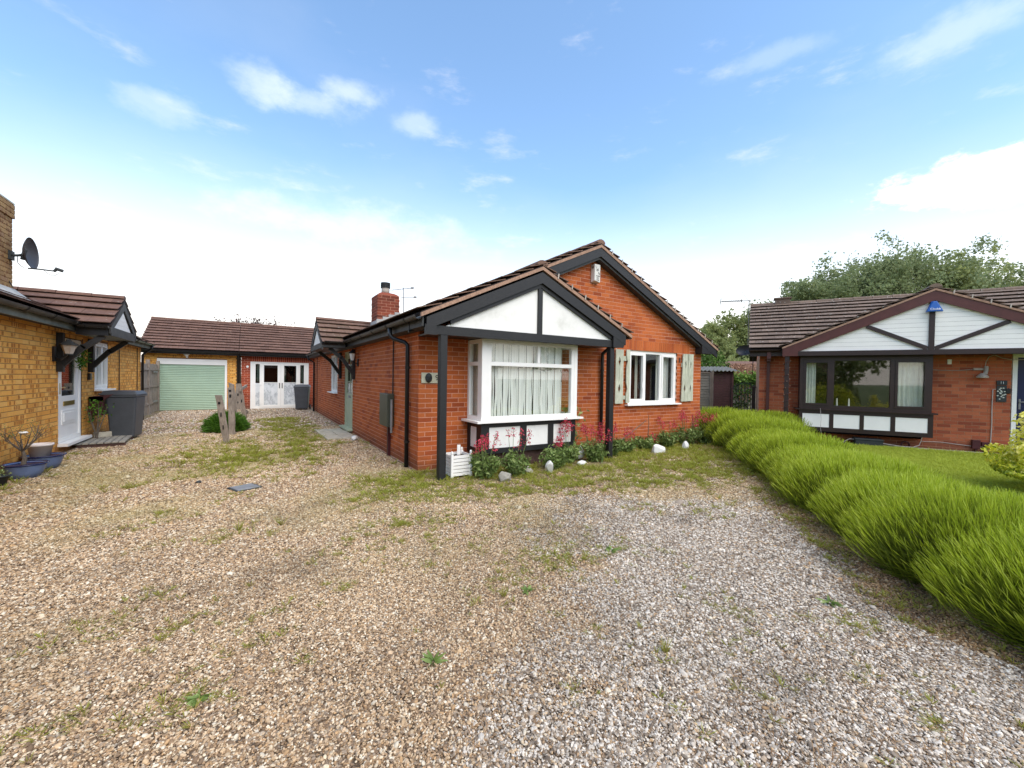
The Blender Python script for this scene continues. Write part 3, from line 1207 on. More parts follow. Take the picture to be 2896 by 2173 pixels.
def tuft_mesh(name, nb, h, spread, w, mat, seed, flat=.0):
    rs = np.random.default_rng(seed)
    a = rs.random(nb) * 6.28
    r_ = rs.random(nb) * spread
    B_ = np.stack([np.cos(a) * r_ * .5, np.sin(a) * r_ * .5, np.zeros(nb)], 1)
    hh = h * (.5 + .6 * rs.random(nb))
    T_ = B_ + np.stack([np.cos(a) * (r_ + hh * (.3 + flat)), np.sin(a) * (r_ + hh * (.3 + flat)), hh * (1 - flat * .8)], 1)
    o_ = blades(name, B_, T_, w, mat, .2, .9, None, .12)
    me = o_.data
    bpy.data.objects.remove(o_)
    return me


tm = [tuft_mesh('grass_tuft', 14, .035, .03, .0035, M_grass, i, .35) for i in range(3)] + [tuft_mesh('grass_tuft', 9, .05, .02, .004, M_grass, 10 + i, .1) for i in range(3)]
gx, gy = sample(1.2, 16.0, lambda r_: 1500 if r_ < 3.5 else 1500 * (3.5 / r_) ** 1.0)
ok = on_drive(gx, gy)
gx, gy = gx[ok], gy[ok]
gz_ = grass_zone(gx, gy) * np.clip(fbm(gx, gy, 6, 21) * 3.0 - .95, 0, 1.3)
keep = RNG.random(len(gx)) < gz_ * .72
gx, gy = gx[keep], gy[keep]
n = len(gx)
rr = np.hypot(gx, gy)
s_ = RNG.uniform(.6, 1.25, n) * np.clip(rr / 4, .9, 2.0)
scatter('driveway_weeds', gx, gy, np.full(n, .006), np.stack([RNG.normal(0, .1, n), RNG.normal(0, .1, n), RNG.random(n) * 6.28], 1), np.stack([s_, s_, s_ * .8], 1), RNG.integers(0, 6, n), tm)
print('weeds', n)
# dry stalks and straw among the stones
gx, gy = sample(1.3, 8.5, lambda r_: 900 if r_ < 4 else 500)
cl_ = np.clip(fbm(gx, gy, 1.9, 44) * 2.6 - 1.35, 0, 1) * (.25 + .9 * white_zone(gx, gy)) + np.clip(1 - np.abs(hedge_side(gx, gy) - .25) / .35, 0, 1) * (gx > 3) * .5
ok = on_drive(gx, gy) & (RNG.random(len(gx)) < cl_ + .012)
gx, gy = gx[ok], gy[ok]
n = len(gx)
M_straw = leafmat('dry_straw', [(0, (.15, .07, .035)), (.5, (.30, .17, .08)), (1, (.46, .34, .19))], .2)
a = RNG.random(n) * 6.28
ln = RNG.uniform(.015, .06, n)
B_ = np.stack([gx, gy, np.full(n, .012)], 1)
T_ = B_ + np.stack([np.cos(a) * ln, np.sin(a) * ln, RNG.uniform(.0, .05, n)], 1)
tag(blades('dry_straw', B_, T_, .0030 * np.clip(np.hypot(gx, gy) / 3, 1, 2.2), M_straw, RNG.random(n) * .6, .3 + .7 * RNG.random(n), None, .1), kind='stuff')
print('straw', n)
# lawn beyond the hedge and in the back gardens
lm = [tuft_mesh('lawn_tuft', 16, .05, .05, .005, M_lawn, 30 + i, .15) for i in range(4)]
gx = RNG.uniform(3.5, 14.5, 70000)
gy = RNG.uniform(-3, 6.0, 70000)
ok = (hedge_side(gx, gy) < -.4) & (((gx - 13.21) * .884 + (gy - 2.70) * .467) < -.42) & (gx > 4.0)
ok &= np.abs(np.arctan2(gx, gy) - YAW) < 1.05
gx, gy = gx[ok], gy[ok]
bx_, by_ = RNG.uniform(9.7, 24, 26000), RNG.uniform(7, 22, 26000)
ok = np.abs(np.arctan2(bx_, by_) - (YAW + .48)) < .12
gx, gy = np.concatenate([gx, bx_[ok]]), np.concatenate([gy, by_[ok]])
n = len(gx)
s_ = RNG.uniform(.8, 1.3, n) * np.where(gy > 6.5, 1.8, 1.15)
scatter('lawn_grass', gx, gy, np.where(gy > 6.5, -.01, .006), np.stack([RNG.normal(0, .1, n), RNG.normal(0, .1, n), RNG.random(n) * 6.28], 1), np.stack([s_, s_, s_], 1), RNG.integers(0, 4, n), lm)
print('lawn', n)

# ================================================================== central red brick bungalow
CX0, CY0 = 2.176, 6.166
house = empty('brick_bungalow', (CX0, CY0, 0), 0, 'red brick bungalow with black and white porch gable, bay window and flaking sage shutters', 'house')
MS = .460                      # roof slope
XA, ZA = 3.614, 4.17           # main ridge (tile tops)
XP, ZP = 1.779, 3.326          # porch ridge


def mainz(x):
    return ZA - MS * abs(x - XA)


bricks = []
TOPW = lambda u: min(2.36 + max(0, min(u, 7.23 - u)) * MS - .06, 4.05)
front_open = [(.87, 2.74, .35, 2.12), (4.65, 6.30, .93, 2.12)]
Ff = frame((0, 0, 0), (1, 0, 0), (0, -1, 0))
wall(house, 'front_wall', (0, 0, 0), (1, 0, 0), (0, -1, 0), 7.23, TOPW, front_open, M_mort, bricks, z0=.02, soldiers=[(4.30, 6.78, 2.12, 2.345)], breaks=(XA,))
# side wall facing the drive: door and small window
side_open = [(12.6 - 6.05, 12.6 - 4.93, .06, 2.13), (12.6 - 8.42, 12.6 - 7.18, .92, 2.12)]
wall(house, 'side_wall', (0, 12.6, 0), (0, -1, 0), (-1, 0, 0), 12.6, 2.30, side_open, M_mort, bricks, z0=.02, wb=12.6 - .031, wm=12.5)
part('back_wall', M_mort, house, (0, 7.23, 12.5, 12.6, 0, 2.2))
part('far_side_wall', M_mort, house, (7.13, 7.224, .1, 12.5, 0, 2.2))
part('plinth', M_plinth, house, (.012, 7.2, .012, .09, -.1, -.006), (.012, .09, .09, 12.5, -.1, -.006))
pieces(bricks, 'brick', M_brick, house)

# roofs
tiles = []
cs = 1 / math.sqrt(1 + MS * MS)
SL = (cs, 0, MS * cs)          # up to the right
SR = (-cs, 0, MS * cs)         # up to the left
EX = -.246
YF, YM = -.77, -.19            # porch verge, main verge (local y)
Dm = (XA - EX) / cs
sP = (XP - EX) / cs


def ul_left(s):
    return ((0 if s < sP else YM - YF), 12.75 - YF)


z_e = mainz(EX) - .03
roof(house, 'left_roof_slope', (EX, YF, z_e), (0, 1, 0), SL, 12.75 - YF, Dm, M_tile_c, tiles, ulim=ul_left,
     deckpoly=[(0, 0), (12.75 - YF, 0), (12.75 - YF, Dm), (YM - YF, Dm), (YM - YF, sP), (0, sP)])
ER = 7.23 + .40
DR = (ER - XA) / cs
roof(house, 'right_roof_slope', (ER, YM, mainz(ER) - .03), (0, 1, 0), SR, 12.75 - YM, DR, M_tile_c, tiles)
EPR = 3.88
roof(house, 'porch_roof_slope', (EPR, YF, ZP - MS * (EPR - XP) - .03), (0, 1, 0), SR, -YF - .008, (EPR - XP) / cs, M_tile_c, tiles)
# canopy over the side door
YC, ZC = 5.58, 2.93            # local y of its ridge (world 11.75), height
XC = -.79                      # front of the canopy
mc = .60
cc = 1 / math.sqrt(1 + mc * mc)
hwc = 1.12
vd = (ZC - (mainz(EX) - .0)) / mc   # half-width where the canopy eave meets


def valley(s, side):
    # canopy slope runs back until it meets the main slope
    z = (ZC - mc * hwc) + s * mc * cc
    return (0, max(0.0, (z - (ZA - MS * XA)) / MS - XC + .1))


Dc = hwc / cc
zc0 = ZC - mc * hwc - .03
for nm, sg in (('canopy_near_slope', -1), ('canopy_far_slope', 1)):
    roof(house, nm, (XC, YC + sg * hwc, zc0), (1, 0, 0), (0, -sg * cc, mc * cc), 2.0, Dc, M_tile, tiles, ulim=lambda s: valley(s, 1),
         deckpoly=[(0, 0), (valley(0, 1)[1], 0), (valley(Dc, 1)[1], Dc), (0, Dc)])
pieces(tiles, 'tile', M_tile_c, house)
ridge(house, (XA, YM, ZA - .02), (XA, 12.75, ZA - .02), M_tile_c)
ridge(house, (XP, YF, ZP - .02), (XP, -.0, ZP - .02), M_tile_c)
ridge(house, (XC, YC, ZC - .02), (valley(Dc, 1)[1] + XC + .05, YC, ZC - .02), M_tile, rad=.09)


def bargeboards(root, xa, za, xl, xr, y0, y1, slope, h, mat, name='bargeboard', drop=0.0):
    """two raking boards meeting at the apex; za is the top of the boards at the apex"""
    for x1 in (xl, xr):
        z1 = za - slope * abs(x1 - xa)
        e = -1 if x1 < xa else 1
        MB().prism([(xa, za - drop), (x1, z1 - drop), (x1, z1 - h - drop), (xa, za - h - drop)], 1, y0, y1).build(name, mat, root)


bargeboards(house, XA, ZA - .10, EX + .02, ER - .02, YM, YM + .035, MS, .175, M_black)
bargeboards(house, XA, ZA - .275, EX + .3, ER - .3, YM + .036, -.008, MS, .05, M_soot, 'soffit_board')
bargeboards(house, XP, ZP - .135, EX + .08, EPR - .16, YF, YF + .035, MS, .175, M_black)
bargeboards(house, XP, ZP - .29, EX + .45, EPR - .5, YF + .036, YF + .07, MS, .085, M_black, 'inner_bargeboard')
# boxed feet of the boards
MB().prism([(6.98, 2.14), (7.45, 2.14), (7.45, 2.30), (7.2, 2.42), (6.98, 2.50)], 1, YM + .003, -.01).build('bargeboard_foot', M_black, house)
part('bargeboard_foot', M_black, house, (EX + .06, -.02, YF + .002, YF + .033, 2.06, 2.20))
MB().prism([(3.40, 2.07), (3.66, 2.07), (3.715, 2.2), (3.715, 2.30), (3.4, 2.42)], 1, YF + .002, YF + .033).build('bargeboard_foot', M_black, house)
# mortar bedding under the verge tiles and the little clips on it
for xa, za, xl, xr, y in ((XA, ZA - .045, EX, ER, YM - .012), (XP, ZP - .045, EX, EPR, YF - .012)):
    for x1 in (xl, xr):
        z1 = za - MS * abs(x1 - xa)
        MB().prism([(xa, za), (x1, z1), (x1, z1 - .055), (xa, za - .055)], 1, y, y + .05).build('verge_mortar', M_verge, house)
for xa, za, x1, y, nn in ((XA, ZA - .015, ER, YM - .018, 14), (XP, ZP - .015, EPR, YF - .018, 7)):
    for i in range(1, nn):
        x = xa + (x1 - xa) * i / nn
        z = za - MS * abs(x - xa)
        MB().obox((x, y, z - .05), (x + .012, y, z + .035), .02, .012, (0, 1, 0)).build('verge_clip', M_clip, house)
# porch gable: white boards, king post, tie beam, posts
pz0 = 2.20
for sg in (-1, 1):
    xo = XP + sg * .045
    xe = XP + sg * (ZP - .375 - pz0) / MS
    MB().prism([(xo, pz0), (xe, pz0), (xo, pz0 + (ZP - .375 - pz0) - MS * .045)], 1, YF + .075, YF + .10).build('gable_panel', M_white, house)
part('king_post', M_black, house, (XP - .042, XP + .042, YF + .045, YF + .105, pz0, ZP - .36))
part('tie_beam', M_black, house, (-.10, 3.62, YF + .04, YF + .16, 2.072, 2.198))
part('porch_ceiling', M_blackplain, house, (-.02, 3.55, YF + .16, -.01, 2.095, 2.12))
for x in (.06, 3.375):
    MB().box(x, x + .105, YF + .045, YF + .15, 0, 2.07).build('porch_post', M_black, house, bevel=.006)
# eaves: soffit, fascia, gutter
part('fascia', M_soot, house, (EX + .03, EX + .052, YF + .036, 12.7, 2.17, 2.31))
part('soffit', M_soot, house, (EX + .053, -.004, YF + .2, 12.7, 2.172, 2.185))
part('fascia', M_black, house, (ER - .05, ER - .028, YM, 12.7, 2.17, 2.31))
part('fascia', M_black, house, (EPR - .22, EPR - .20, YF + .036, -.01, 2.22, 2.34))


def gutter(root, p0, p1, out, mat=None, rad=.055):
    p0, p1, out = Vector(p0), Vector(p1), Vector(out)
    vs = []
    sgm = 8
    for q in (p0, p1):
        for rr_, ks in ((rad, range(sgm + 1)), (rad - .006, range(sgm, -1, -1))):
            for k in ks:
                th = math.pi + math.pi * k / sgm
                vs.append(q + out * (math.cos(th) * rr_) + Vector((0, 0, 1)) * (math.sin(th) * rr_))
    n_ = 2 * (sgm + 1)
    fs = [(k, (k + 1) % n_, (k + 1) % n_ + n_, k + n_) for k in range(n_)] + [tuple(range(n_ - 1, -1, -1)), tuple(range(n_, 2 * n_))]
    g_ = MB().add(vs, fs).build('gutter', mat or M_gutter, root)
    d = (p1 - p0)
    nb = max(2, int(d.length / .9))
    for i in range(nb):
        c = p0 + d * ((i + .5) / nb)
        dd = d.normalized() * .015
        MB().tube([c + out * (math.cos(th) * (rad + .005)) + Vector((0, 0, 1)) * (math.sin(th) * (rad + .005)) for th in [math.pi + math.pi * k / 8 for k in range(9)]], .008, 5).build('gutter_bracket', mat or M_gutter, g_)
    return g_


gutter(house, (EX - .03, YF + .03, 2.315), (EX - .03, 12.72, 2.305), (1, 0, 0))
gutter(house, (ER + .03, YM, 2.30), (ER + .03, 12.72, 2.30), (1, 0, 0), M_blackplain)
gutter(house, (EPR + .0, YF + .03, 2.30), (EPR + .0, -.01, 2.30), (1, 0, 0), M_blackplain)


def downpipe(root, pts, clips, rad=.034, mat=None, off=(.0, 0, 0)):
    d_ = MB().tube(pts, rad, 12).build('downpipe', mat or M_blackplain, root, smooth=True)
    for z in clips:
        x, y = pts[-1][0], pts[-1][1]
        MB().lathe([(rad + .006, -.02), (rad + .006, .02)], (x, y, z), 12).box(x - .006 + off[0], x + .05 + off[0], y - .004 + off[1], y + .004 + off[1], z - .012, z + .012).build('pipe_clip', mat or M_blackplain, d_)
    return d_


downpipe(house, [(-.276, .62, 2.27), (-.276, .60, 2.14), (-.24, .56, 2.09), (-.09, .42, 2.03), (-.055, .38, 1.98), (-.055, .38, 1.9), (-.055, .38, -.02)], (1.62, .42))
downpipe(house, [(-.276, 12.3, 2.27), (-.276, 12.3, 2.12), (-.06, 12.25, 1.98), (-.06, 12.25, 0)], (1.5, .5))
downpipe(house, [(3.88, -.35, 2.25), (3.88, -.2, 2.12), (3.83, -.06, 2.0), (3.83, -.055, 1.9), (3.83, -.055, 0)], (1.66, .6))
# thin wire and overflow pipes on the side wall
MB().tube([(-.02, 1.30, 2.16), (-.02, 1.30, 1.1), (-.02, 1.30, .6)], .011, 6).build('overflow_pipe', M_cableb, house)
MB().tube([(-.02, 11.6, 2.16), (-.02, 11.6, .03)], .011, 6).build('overflow_pipe', M_cableb, house)

# main window of the gable wall
window_frame(house, 'window', Ff, 4.65, 6.30, .955, 2.12, muls=(5.21, 5.745), sash=(0, 2))
part('window_sill', M_upvc, house, (4.56, 6.36, -.10, .03, .925, .953))
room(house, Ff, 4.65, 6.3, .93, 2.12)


def curtain(root, Fm, u0, u1, y, z0, z1, mat, folds=6, amp=.03, name='curtain'):
    nn = folds * 6
    vs, fs = [], []
    for i in range(nn + 1):
        u = u0 + (u1 - u0) * i / nn
        yy = y + amp * math.sin(i / nn * folds * 2 * math.pi) * (.7 + .3 * math.sin(i * 1.7))
        vs += [Fm @ Vector((u, yy, z0)), Fm @ Vector((u, yy * .8 + y * .2, z1))]
    fs = [(2 * i, 2 * i + 2, 2 * i + 3, 2 * i + 1) for i in range(nn)]
    return MB().add(vs, fs).build(name, mat, root, smooth=True)


curtain(house, Ff, 5.82, 6.28, .22, .95, 2.10, M_net, 5)
curtain(house, Ff, 5.20, 5.28, .3, .95, 2.10, M_curt, 1, .02)
MB().tube([(5.12, .035, 1.28), (5.12, .012, 1.30), (5.12, .012, 1.42)], .012, 6).build('window_handle', M_upvc, house)

# shutters: planks with diamond cut-outs


def plank(parent, x0, x1, z0, z1, y0, y1, cuts=(), skew=0.0, jag=0):
    """vertical plank; cuts are ('L'|'R', z, half height, depth)"""
    lf = [(x0, z0)]
    rtp = [(x1, z0)]
    for sd_, z, hh, dp in sorted(cuts, key=lambda q: q[1]):
        if sd_ == 'L':
            lf += [(x0, z - hh), (x0 + dp, z), (x0, z + hh)]
        else:
            rtp += [(x1, z - hh), (x1 - dp, z), (x1, z + hh)]
    lf.append((x0, z1))
    rtp.append((x1, z1 + jag))
    poly = rtp + lf[::-1]
    poly = [(x + skew * (z - z0), z) for x, z in poly]
    # split into convex strips
    zs = sorted({z for _, z in poly})
    mb = MB()

    def xat(line, z):
        line = sorted(line, key=lambda q: q[1])
        for (xa_, za_), (xb_, zb_) in zip(line[:-1], line[1:]):
            if za_ <= z <= zb_ + 1e-9 and zb_ > za_:
                return xa_ + (xb_ - xa_) * (z - za_) / (zb_ - za_)
        return line[-1][0]
    L_ = [(x + skew * (z - z0), z) for x, z in lf]
    R_ = [(x + skew * (z - z0), z) for x, z in rtp]
    cz = [z0] + sorted({q[1] + s_ * q[2] for q in cuts for s_ in (-1, 0, 1)}) + [z1]
    for a, b2 in zip(cz[:-1], cz[1:]):
        mb.prism([(xat(L_, a), a), (xat(R_, a), a), (xat(R_, b2), b2), (xat(L_, b2), b2)], 1, y0, y1)
    return mb.build('plank', M_shut, parent)


sh1 = bpy.data.objects.new('shutter', None)
sh2 = bpy.data.objects.new('shutter', None)
for q, lab in ((sh1, 'flaking sage shutter with its middle plank missing'), (sh2, 'flaking sage shutter hanging crooked')):
    COL.objects.link(q)
    q.parent = house
    q['label'] = lab
DZ = [(1.29, .10), (1.86, .10)]
plank(sh1, 4.225, 4.335, .975, 2.115, -.05, -.028, [('R', z, .10, .033) for z, _ in DZ])
plank(sh1, 4.338, 4.45, .975, 2.112, -.05, -.028, [('L', z, .10, .033) for z, _ in DZ])
plank(sh1, 4.545, 4.648, .985, 2.12, -.05, -.028, [('L', z, .12, .035) for z, _ in DZ])
part('batten', M_shut, sh1, (4.24, 4.63, -.026, -.006, 1.88, 1.98))
part('batten', M_shut, sh1, (4.24, 4.56, -.026, -.006, 1.06, 1.14))
plank(sh2, 6.42, 6.52, .985, 2.11, -.05, -.028, [('R', z, .10, .03) for z, _ in DZ], skew=.04)
plank(sh2, 6.532, 6.648, .985, 2.115, -.05, -.028, [('L', z, .10, .03) for z, _ in DZ], skew=.03)
plank(sh2, 6.655, 6.752, .99, 2.118, -.05, -.028, [('R', z, .10, .03) for z, _ in DZ], skew=.006)
plank(sh2, 6.756, 6.86, .99, 2.118, -.05, -.028, [('L', z, .10, .03) for z, _ in DZ], skew=0)
part('batten', M_shut, sh2, (6.44, 6.82, -.026, -.006, 1.80, 1.90), (6.46, 6.82, -.026, -.006, 1.10, 1.18))
MB().obox((6.375, -.02, 1.9), (6.375, -.02, 2.02), .03, .012, (0, 1, 0)).build('hinge_plate', M_plinth, house)

# bay window
bay = bpy.data.objects.new('bay_window', None)
COL.objects.link(bay)
bay.parent = house
BX0, BX1, BY = .834, 2.775, -.511
Fb = frame((BX0, BY, 0), (1, 0, 0), (0, -1, 0))
bw = BX1 - BX0
for q in ((0, .105), (bw - .075, bw)):
    MB().add([Fb @ Vector(v) for v in [(x, y, z) for z in (.80, 2.085) for x, y in ((q[0], 0), (q[1], 0), (q[1], .08), (q[0], .08))]], BF).build('corner_post', M_upvc, bay, bevel=.006)
window_frame(bay, 'front_frame', Fb, .106, bw - .076, .802, 2.083, muls=(), trans=((0, 9, 1.70),), inset=.004, fw=.062)
part('mullion', M_upvc, bay, (BX0 + 1.06, BX0 + 1.115, BY + .003, BY + .07, 1.735, 2.02))
Fs = frame((BX0, -.004, 0), (0, -1, 0), (-1, 0, 0))
window_frame(bay, 'side_frame', Fs, .0, -BY - .004 - .081, .802, 2.083, trans=((0, 9, 1.70),), inset=.004, fw=.062)
Fs2 = frame((BX1, BY + .082, 0), (0, 1, 0), (1, 0, 0))
window_frame(bay, 'side_frame', Fs2, .0, -BY - .09, .802, 2.083, trans=((0, 9, 1.70),), inset=.004, fw=.062)
part('window_sill', M_upvc, bay, (BX0 - .10, BX1 + .10, BY - .07, -.004, .768, .80))
part('bay_roof', M_blackplain, bay, (BX0 + .002, BX1 - .002, BY + .004, .08, 2.086, 2.094))
part('bay_rear_panel', M_dkroom, bay, (BX0 + .05, BX1 - .05, .25, .27, .5, 2.12), (BX0 + .05, BX1 - .05, BY + .1, .25, .5, .55))
# apron below the sill: black framing and white boards
for q in ((BX0 + .01, BX1 - .01, BY + .02, BY + .07, .69, .766), (BX0 + .01, BX1 - .01, BY + .02, BY + .07, .27, .355)):
    part('apron_rail', M_black, bay, q)
px_ = [BX0 + .01, BX0 + .075, BX0 + .715, BX0 + .80, BX0 + 1.245, BX0 + 1.34, BX1 - .10, BX1 - .01]
px_ = [BX0 + .01, BX0 + .155, BX0 + .745, BX0 + .87, BX0 + 1.32, BX0 + 1.435, BX1 - .105, BX1 - .01]
for i in range(0, 8, 2):
    part('apron_stud', M_black, bay, (px_[i], px_[i + 1], BY + .02, BY + .07, .355, .69))
for i in range(1, 7, 2):
    part('apron_panel', M_white, bay, (px_[i], px_[i + 1], BY + .034, BY + .06, .355, .69))
part('apron_rail', M_black, bay, (BX0 + .01, BX0 + .06, BY + .07, -.004, .69, .766), (BX0 + .01, BX0 + .06, BY + .07, -.004, .27, .355))
part('apron_stud', M_black, bay, (BX0 + .01, BX0 + .06, BY + .071, BY + .18, .355, .69), (BX0 + .01, BX0 + .06, -.1, -.004, .355, .69))
part('apron_panel', M_white, bay, (BX0 + .025, BX0 + .05, BY + .18, -.1, .355, .69))
part('apron_side', M_black, bay, (BX1 - .06, BX1 - .01, BY + .07, -.004, .27, .766))
part('bay_base', M_plinth, bay, (BX0 + .1, BX1 - .1, BY + .12, -.004, 0, .27))
# torn vertical blinds
nsl = 30
for i in range(nsl):
    u = .15 + (bw - .42) * i / nsl
    wdt = (bw - .42) / nsl * random.uniform(.93, 1.02)
    vs, fs = [], []
    for k in range(13):
        z = .83 + 1.22 * k / 12
        wob = .012 * math.sin(k * .9 + i * 1.3) * (1 - k / 12) if i % 4 == 1 or i in (3, 7, 24) else .002
        ww = wdt * (1 - (.22 if i in (2, 3, 7, 17) else .04) * (1 - k / 12))
        an = .05 * math.sin(i * 2.1)
        vs += [(BX0 + u + wob, BY + .12 + an * .3, z), (BX0 + u + ww + wob, BY + .12 - an * .3, z)]
    fs = [(2 * k, 2 * k + 1, 2 * k + 3, 2 * k + 2) for k in range(12)]
    MB().add(vs, fs).build('blind_slat', M_net, bay)
for i in range(5):
    y = BY + .20 + i * .075
    MB().box(BX0 + .12, BX0 + .128, y, y + .062, .83, 2.05).build('blind_slat', M_curt, bay)
MB().tube([(BX0 + .70, BY + .12, 1.15), (BX0 + .69, BY + .12, 1.45), (BX0 + .72, BY + .12, 1.62), (BX0 + .76, BY + .12, 1.66), (BX0 + 1.1, BY + .12, 1.655), (BX0 + 1.3, BY + .12, 1.61), (BX0 + 1.5, BY + .12, 1.65), (BX0 + 1.62, BY + .12, 1.66), (BX0 + 1.68, BY + .12, 1.58), (BX0 + 1.67, BY + .12, 1.42)], .006, 5).build('cable', M_cableb, bay)

# front door on the side wall
Fd = frame((0, 12.6, 0), (0, -1, 0), (-1, 0, 0))
d0, d1 = 12.6 - 6.04, 12.6 - 4.94
door = window_frame(house, 'door_frame', Fd, d0, d1, .10, 2.12, inset=.015, fw=.07, depth=.08, mat=M_sage)
for ch in list(door.children):
    bpy.data.objects.remove(ch)
dr = bpy.data.objects.new('front_door', None)
COL.objects.link(dr)
dr.parent = house


def fbox(Fm, name, mat, parent, *bxs, **kw):
    mb = MB()
    for a, b2, c, d, e, f in bxs:
        mb.add([Fm @ Vector(v) for v in [(x, y, z) for z in (e, f) for x, y in ((a, c), (b2, c), (b2, d), (a, d))]], BF)
    return mb.build(name, mat, parent, **kw)


w0, w1 = d0 + .072, d1 - .072
fbox(Fd, 'door_leaf', M_sage, dr, (w0, w1, .035, .075, .175, 1.0), (w0, w0 + .14, .035, .075, 1.0, 2.045), (w1 - .14, w1, .035, .075, 1.0, 2.045), (w0 + .14, w1 - .14, .035, .075, 1.93, 2.045),
     (w0 + .14, w1 - .14, .04, .07, 1.30, 1.325), (w0 + .14, w1 - .14, .04, .07, 1.61, 1.635), ((w0 + w1) / 2 - .012, (w0 + w1) / 2 + .012, .041, .069, 1.0, 1.93))
fbox(Fd, 'door_glass', M_glassd, dr, (w0 + .14, w1 - .14, .05, .06, 1.0, 1.93))
fbox(Fd, 'door_panel', M_sage, dr, (w0 + .13, (w0 + w1) / 2 - .04, .027, .036, .30, .80), ((w0 + w1) / 2 + .04, w1 - .13, .027, .036, .30, .80))
fbox(Fd, 'letterbox', M_steel, dr, ((w0 + w1) / 2 - .12, (w0 + w1) / 2 + .12, .022, .036, .88, .94))
fbox(Fd, 'door_sill', M_sage, house, (d0 - .06, d1 + .06, -.12, .1, .055, .098))
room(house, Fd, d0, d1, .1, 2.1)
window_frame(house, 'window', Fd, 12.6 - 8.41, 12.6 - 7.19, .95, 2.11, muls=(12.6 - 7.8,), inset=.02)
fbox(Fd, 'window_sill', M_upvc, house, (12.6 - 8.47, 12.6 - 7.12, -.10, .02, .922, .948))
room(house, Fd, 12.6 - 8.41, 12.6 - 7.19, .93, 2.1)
curtain(house, Fd, 12.6 - 8.3, 12.6 - 7.3, .18, .96, 1.5, M_net, 6, .02)
# canopy timbers
cyl, cyr = YC - hwc, YC + hwc
part('canopy_fascia', M_soot, house, (XC + .03, -.26, cyl + .02, cyl + .05, 2.14, 2.28), (XC + .03, -.26, cyr - .05, cyr - .02, 2.14, 2.28))
part('canopy_soffit', M_blackplain, house, (XC + .04, -.26, cyl + .05, cyr - .05, 2.13, 2.15))
for sg in (-1, 1):
    ye = YC + sg * (hwc - .02)
    MB().prism([(YC, ZC - .10), (ye, zc0 - .02), (ye, zc0 - .15), (YC, ZC - .24)], 0, XC + .005, XC + .03).build('canopy_bargeboard', M_soot, house)
part('canopy_fascia', M_soot, house, (XC + .008, XC + .028, cyl + .1, cyr - .1, 2.13, 2.26))
MB().prism([(YC - .95, 2.26), (YC + .95, 2.26), (YC, ZC - .235)], 0, XC + .032, XC + .05).build('canopy_gable_panel', M_white, house)
gutter(house, (XC + .04, cyl - .06, 2.285), (-.3, cyl - .06, 2.285), (0, 1, 0), M_gutter, .045)
for y in (4.66, 6.50):
    br = bpy.data.objects.new('canopy_bracket', None)
    COL.objects.link(br)
    br.parent = house
    part('wall_post', M_black, br, (-.075, -.004, y - .04, y + .04, 1.38, 2.13))
    MB().obox((-.05, y, 1.52), (-.33, y, 1.93), .07, .085).obox((-.32, y, 1.90), (-.60, y, 2.13), .07, .085).build('brace', M_black, br)

# chimney
cb_ = []
cx0, cx1, cyA, cyB = .545, 1.12, 4.72, 5.36
chim = bpy.data.objects.new('chimney', None)
COL.objects.link(chim)
chim.parent = house
zb = 2.5
ct = []
wl = part('stack', M_mort, chim, (cx0 + .006, cx1 - .006, cyA + .006, cyB - .006, zb, 3.585))
for k in range(14):
    z = zb + .04 + k * .075
    of = (k % 2) * .1125
    for (a0, a1, mk) in ((cx0, cx1, 0), (cyA + .031, cyB - .031, 1), (cx0, cx1, 2), (cyA + .031, cyB - .031, 3)):
        a = a0 - of
        while a < a1:
            q0, q1 = max(a + .005, a0), min(a + .22, a1)
            a += .225
            if q1 - q0 < .02:
                continue
            c_ = {0: ((q0 + q1) / 2, cyA + .015), 1: (cx0 + .015, (q0 + q1) / 2), 2: ((q0 + q1) / 2, cyB - .015), 3: (cx1 - .015, (q0 + q1) / 2)}[mk]
            dm = (q1 - q0, .03, .065, 1) if mk in (0, 2) else (.03, q1 - q0, .065, 1)
            ct.append((wl, Matrix.Translation((c_[0], c_[1], z + .0325)) @ Matrix.Diagonal(dm)))
pieces(ct, 'brick', M_brick_ch, house, 0)
_a, _b, _c, _d = cx0 + .004, cx1 - .004, cyA + .004, cyB - .004
_v, _f = [], []
for _z, _i in ((3.586, 0), (3.63, .05), (3.665, .11), (3.69, .20)):
    _v += [(_a + _i, _c + _i, _z), (_b - _i, _c + _i, _z), (_b - _i, _d - _i, _z), (_a + _i, _d - _i, _z)]
for _k in range(3):
    for _e in range(4):
        _f.append((_k * 4 + _e, _k * 4 + (_e + 1) % 4, _k * 4 + 4 + (_e + 1) % 4, _k * 4 + 4 + _e))
_f += [(3, 2, 1, 0), (12, 13, 14, 15)]
MB().add(_v, _f).build('flaunching', M_brick_ch, chim)
ccx, ccy = (cx0 + cx1) / 2, (cyA + cyB) / 2
MB().lathe([(.105, 3.66), (.105, 3.83)], (ccx, ccy, 0), 16).build('chimney_pot', M_terr, chim, smooth=True)
mbp = MB()
for i in range(5):
    mbp.lathe([(.125, 3.83 + i * .03), (.125, 3.846 + i * .03)], (ccx, ccy, 0), 16)
mbp.lathe([(.085, 3.82), (.085, 3.96)], (ccx, ccy, 0), 12)
mbp.build('pot_cowl', M_slate, chim)
for i in range(4):
    x = cx0 - .02 + i * .155
    z = mainz(x) + .02
    part('lead_flashing', M_lead, chim, (x, min(x + .165, cx1 + .02), cyA - .014 - .001 * i, cyA - .003, z - .15, z + .15 + .03))
part('lead_flashing', M_lead, chim, (cx0 - .016, cx0 - .004, cyA - .02, cyB, mainz(cx0) - .1, mainz(cx0) + .16))

# things fixed to or standing by the central house
def label_obj(o, label, cat, group=None):
    return tag(o, label, cat, group)


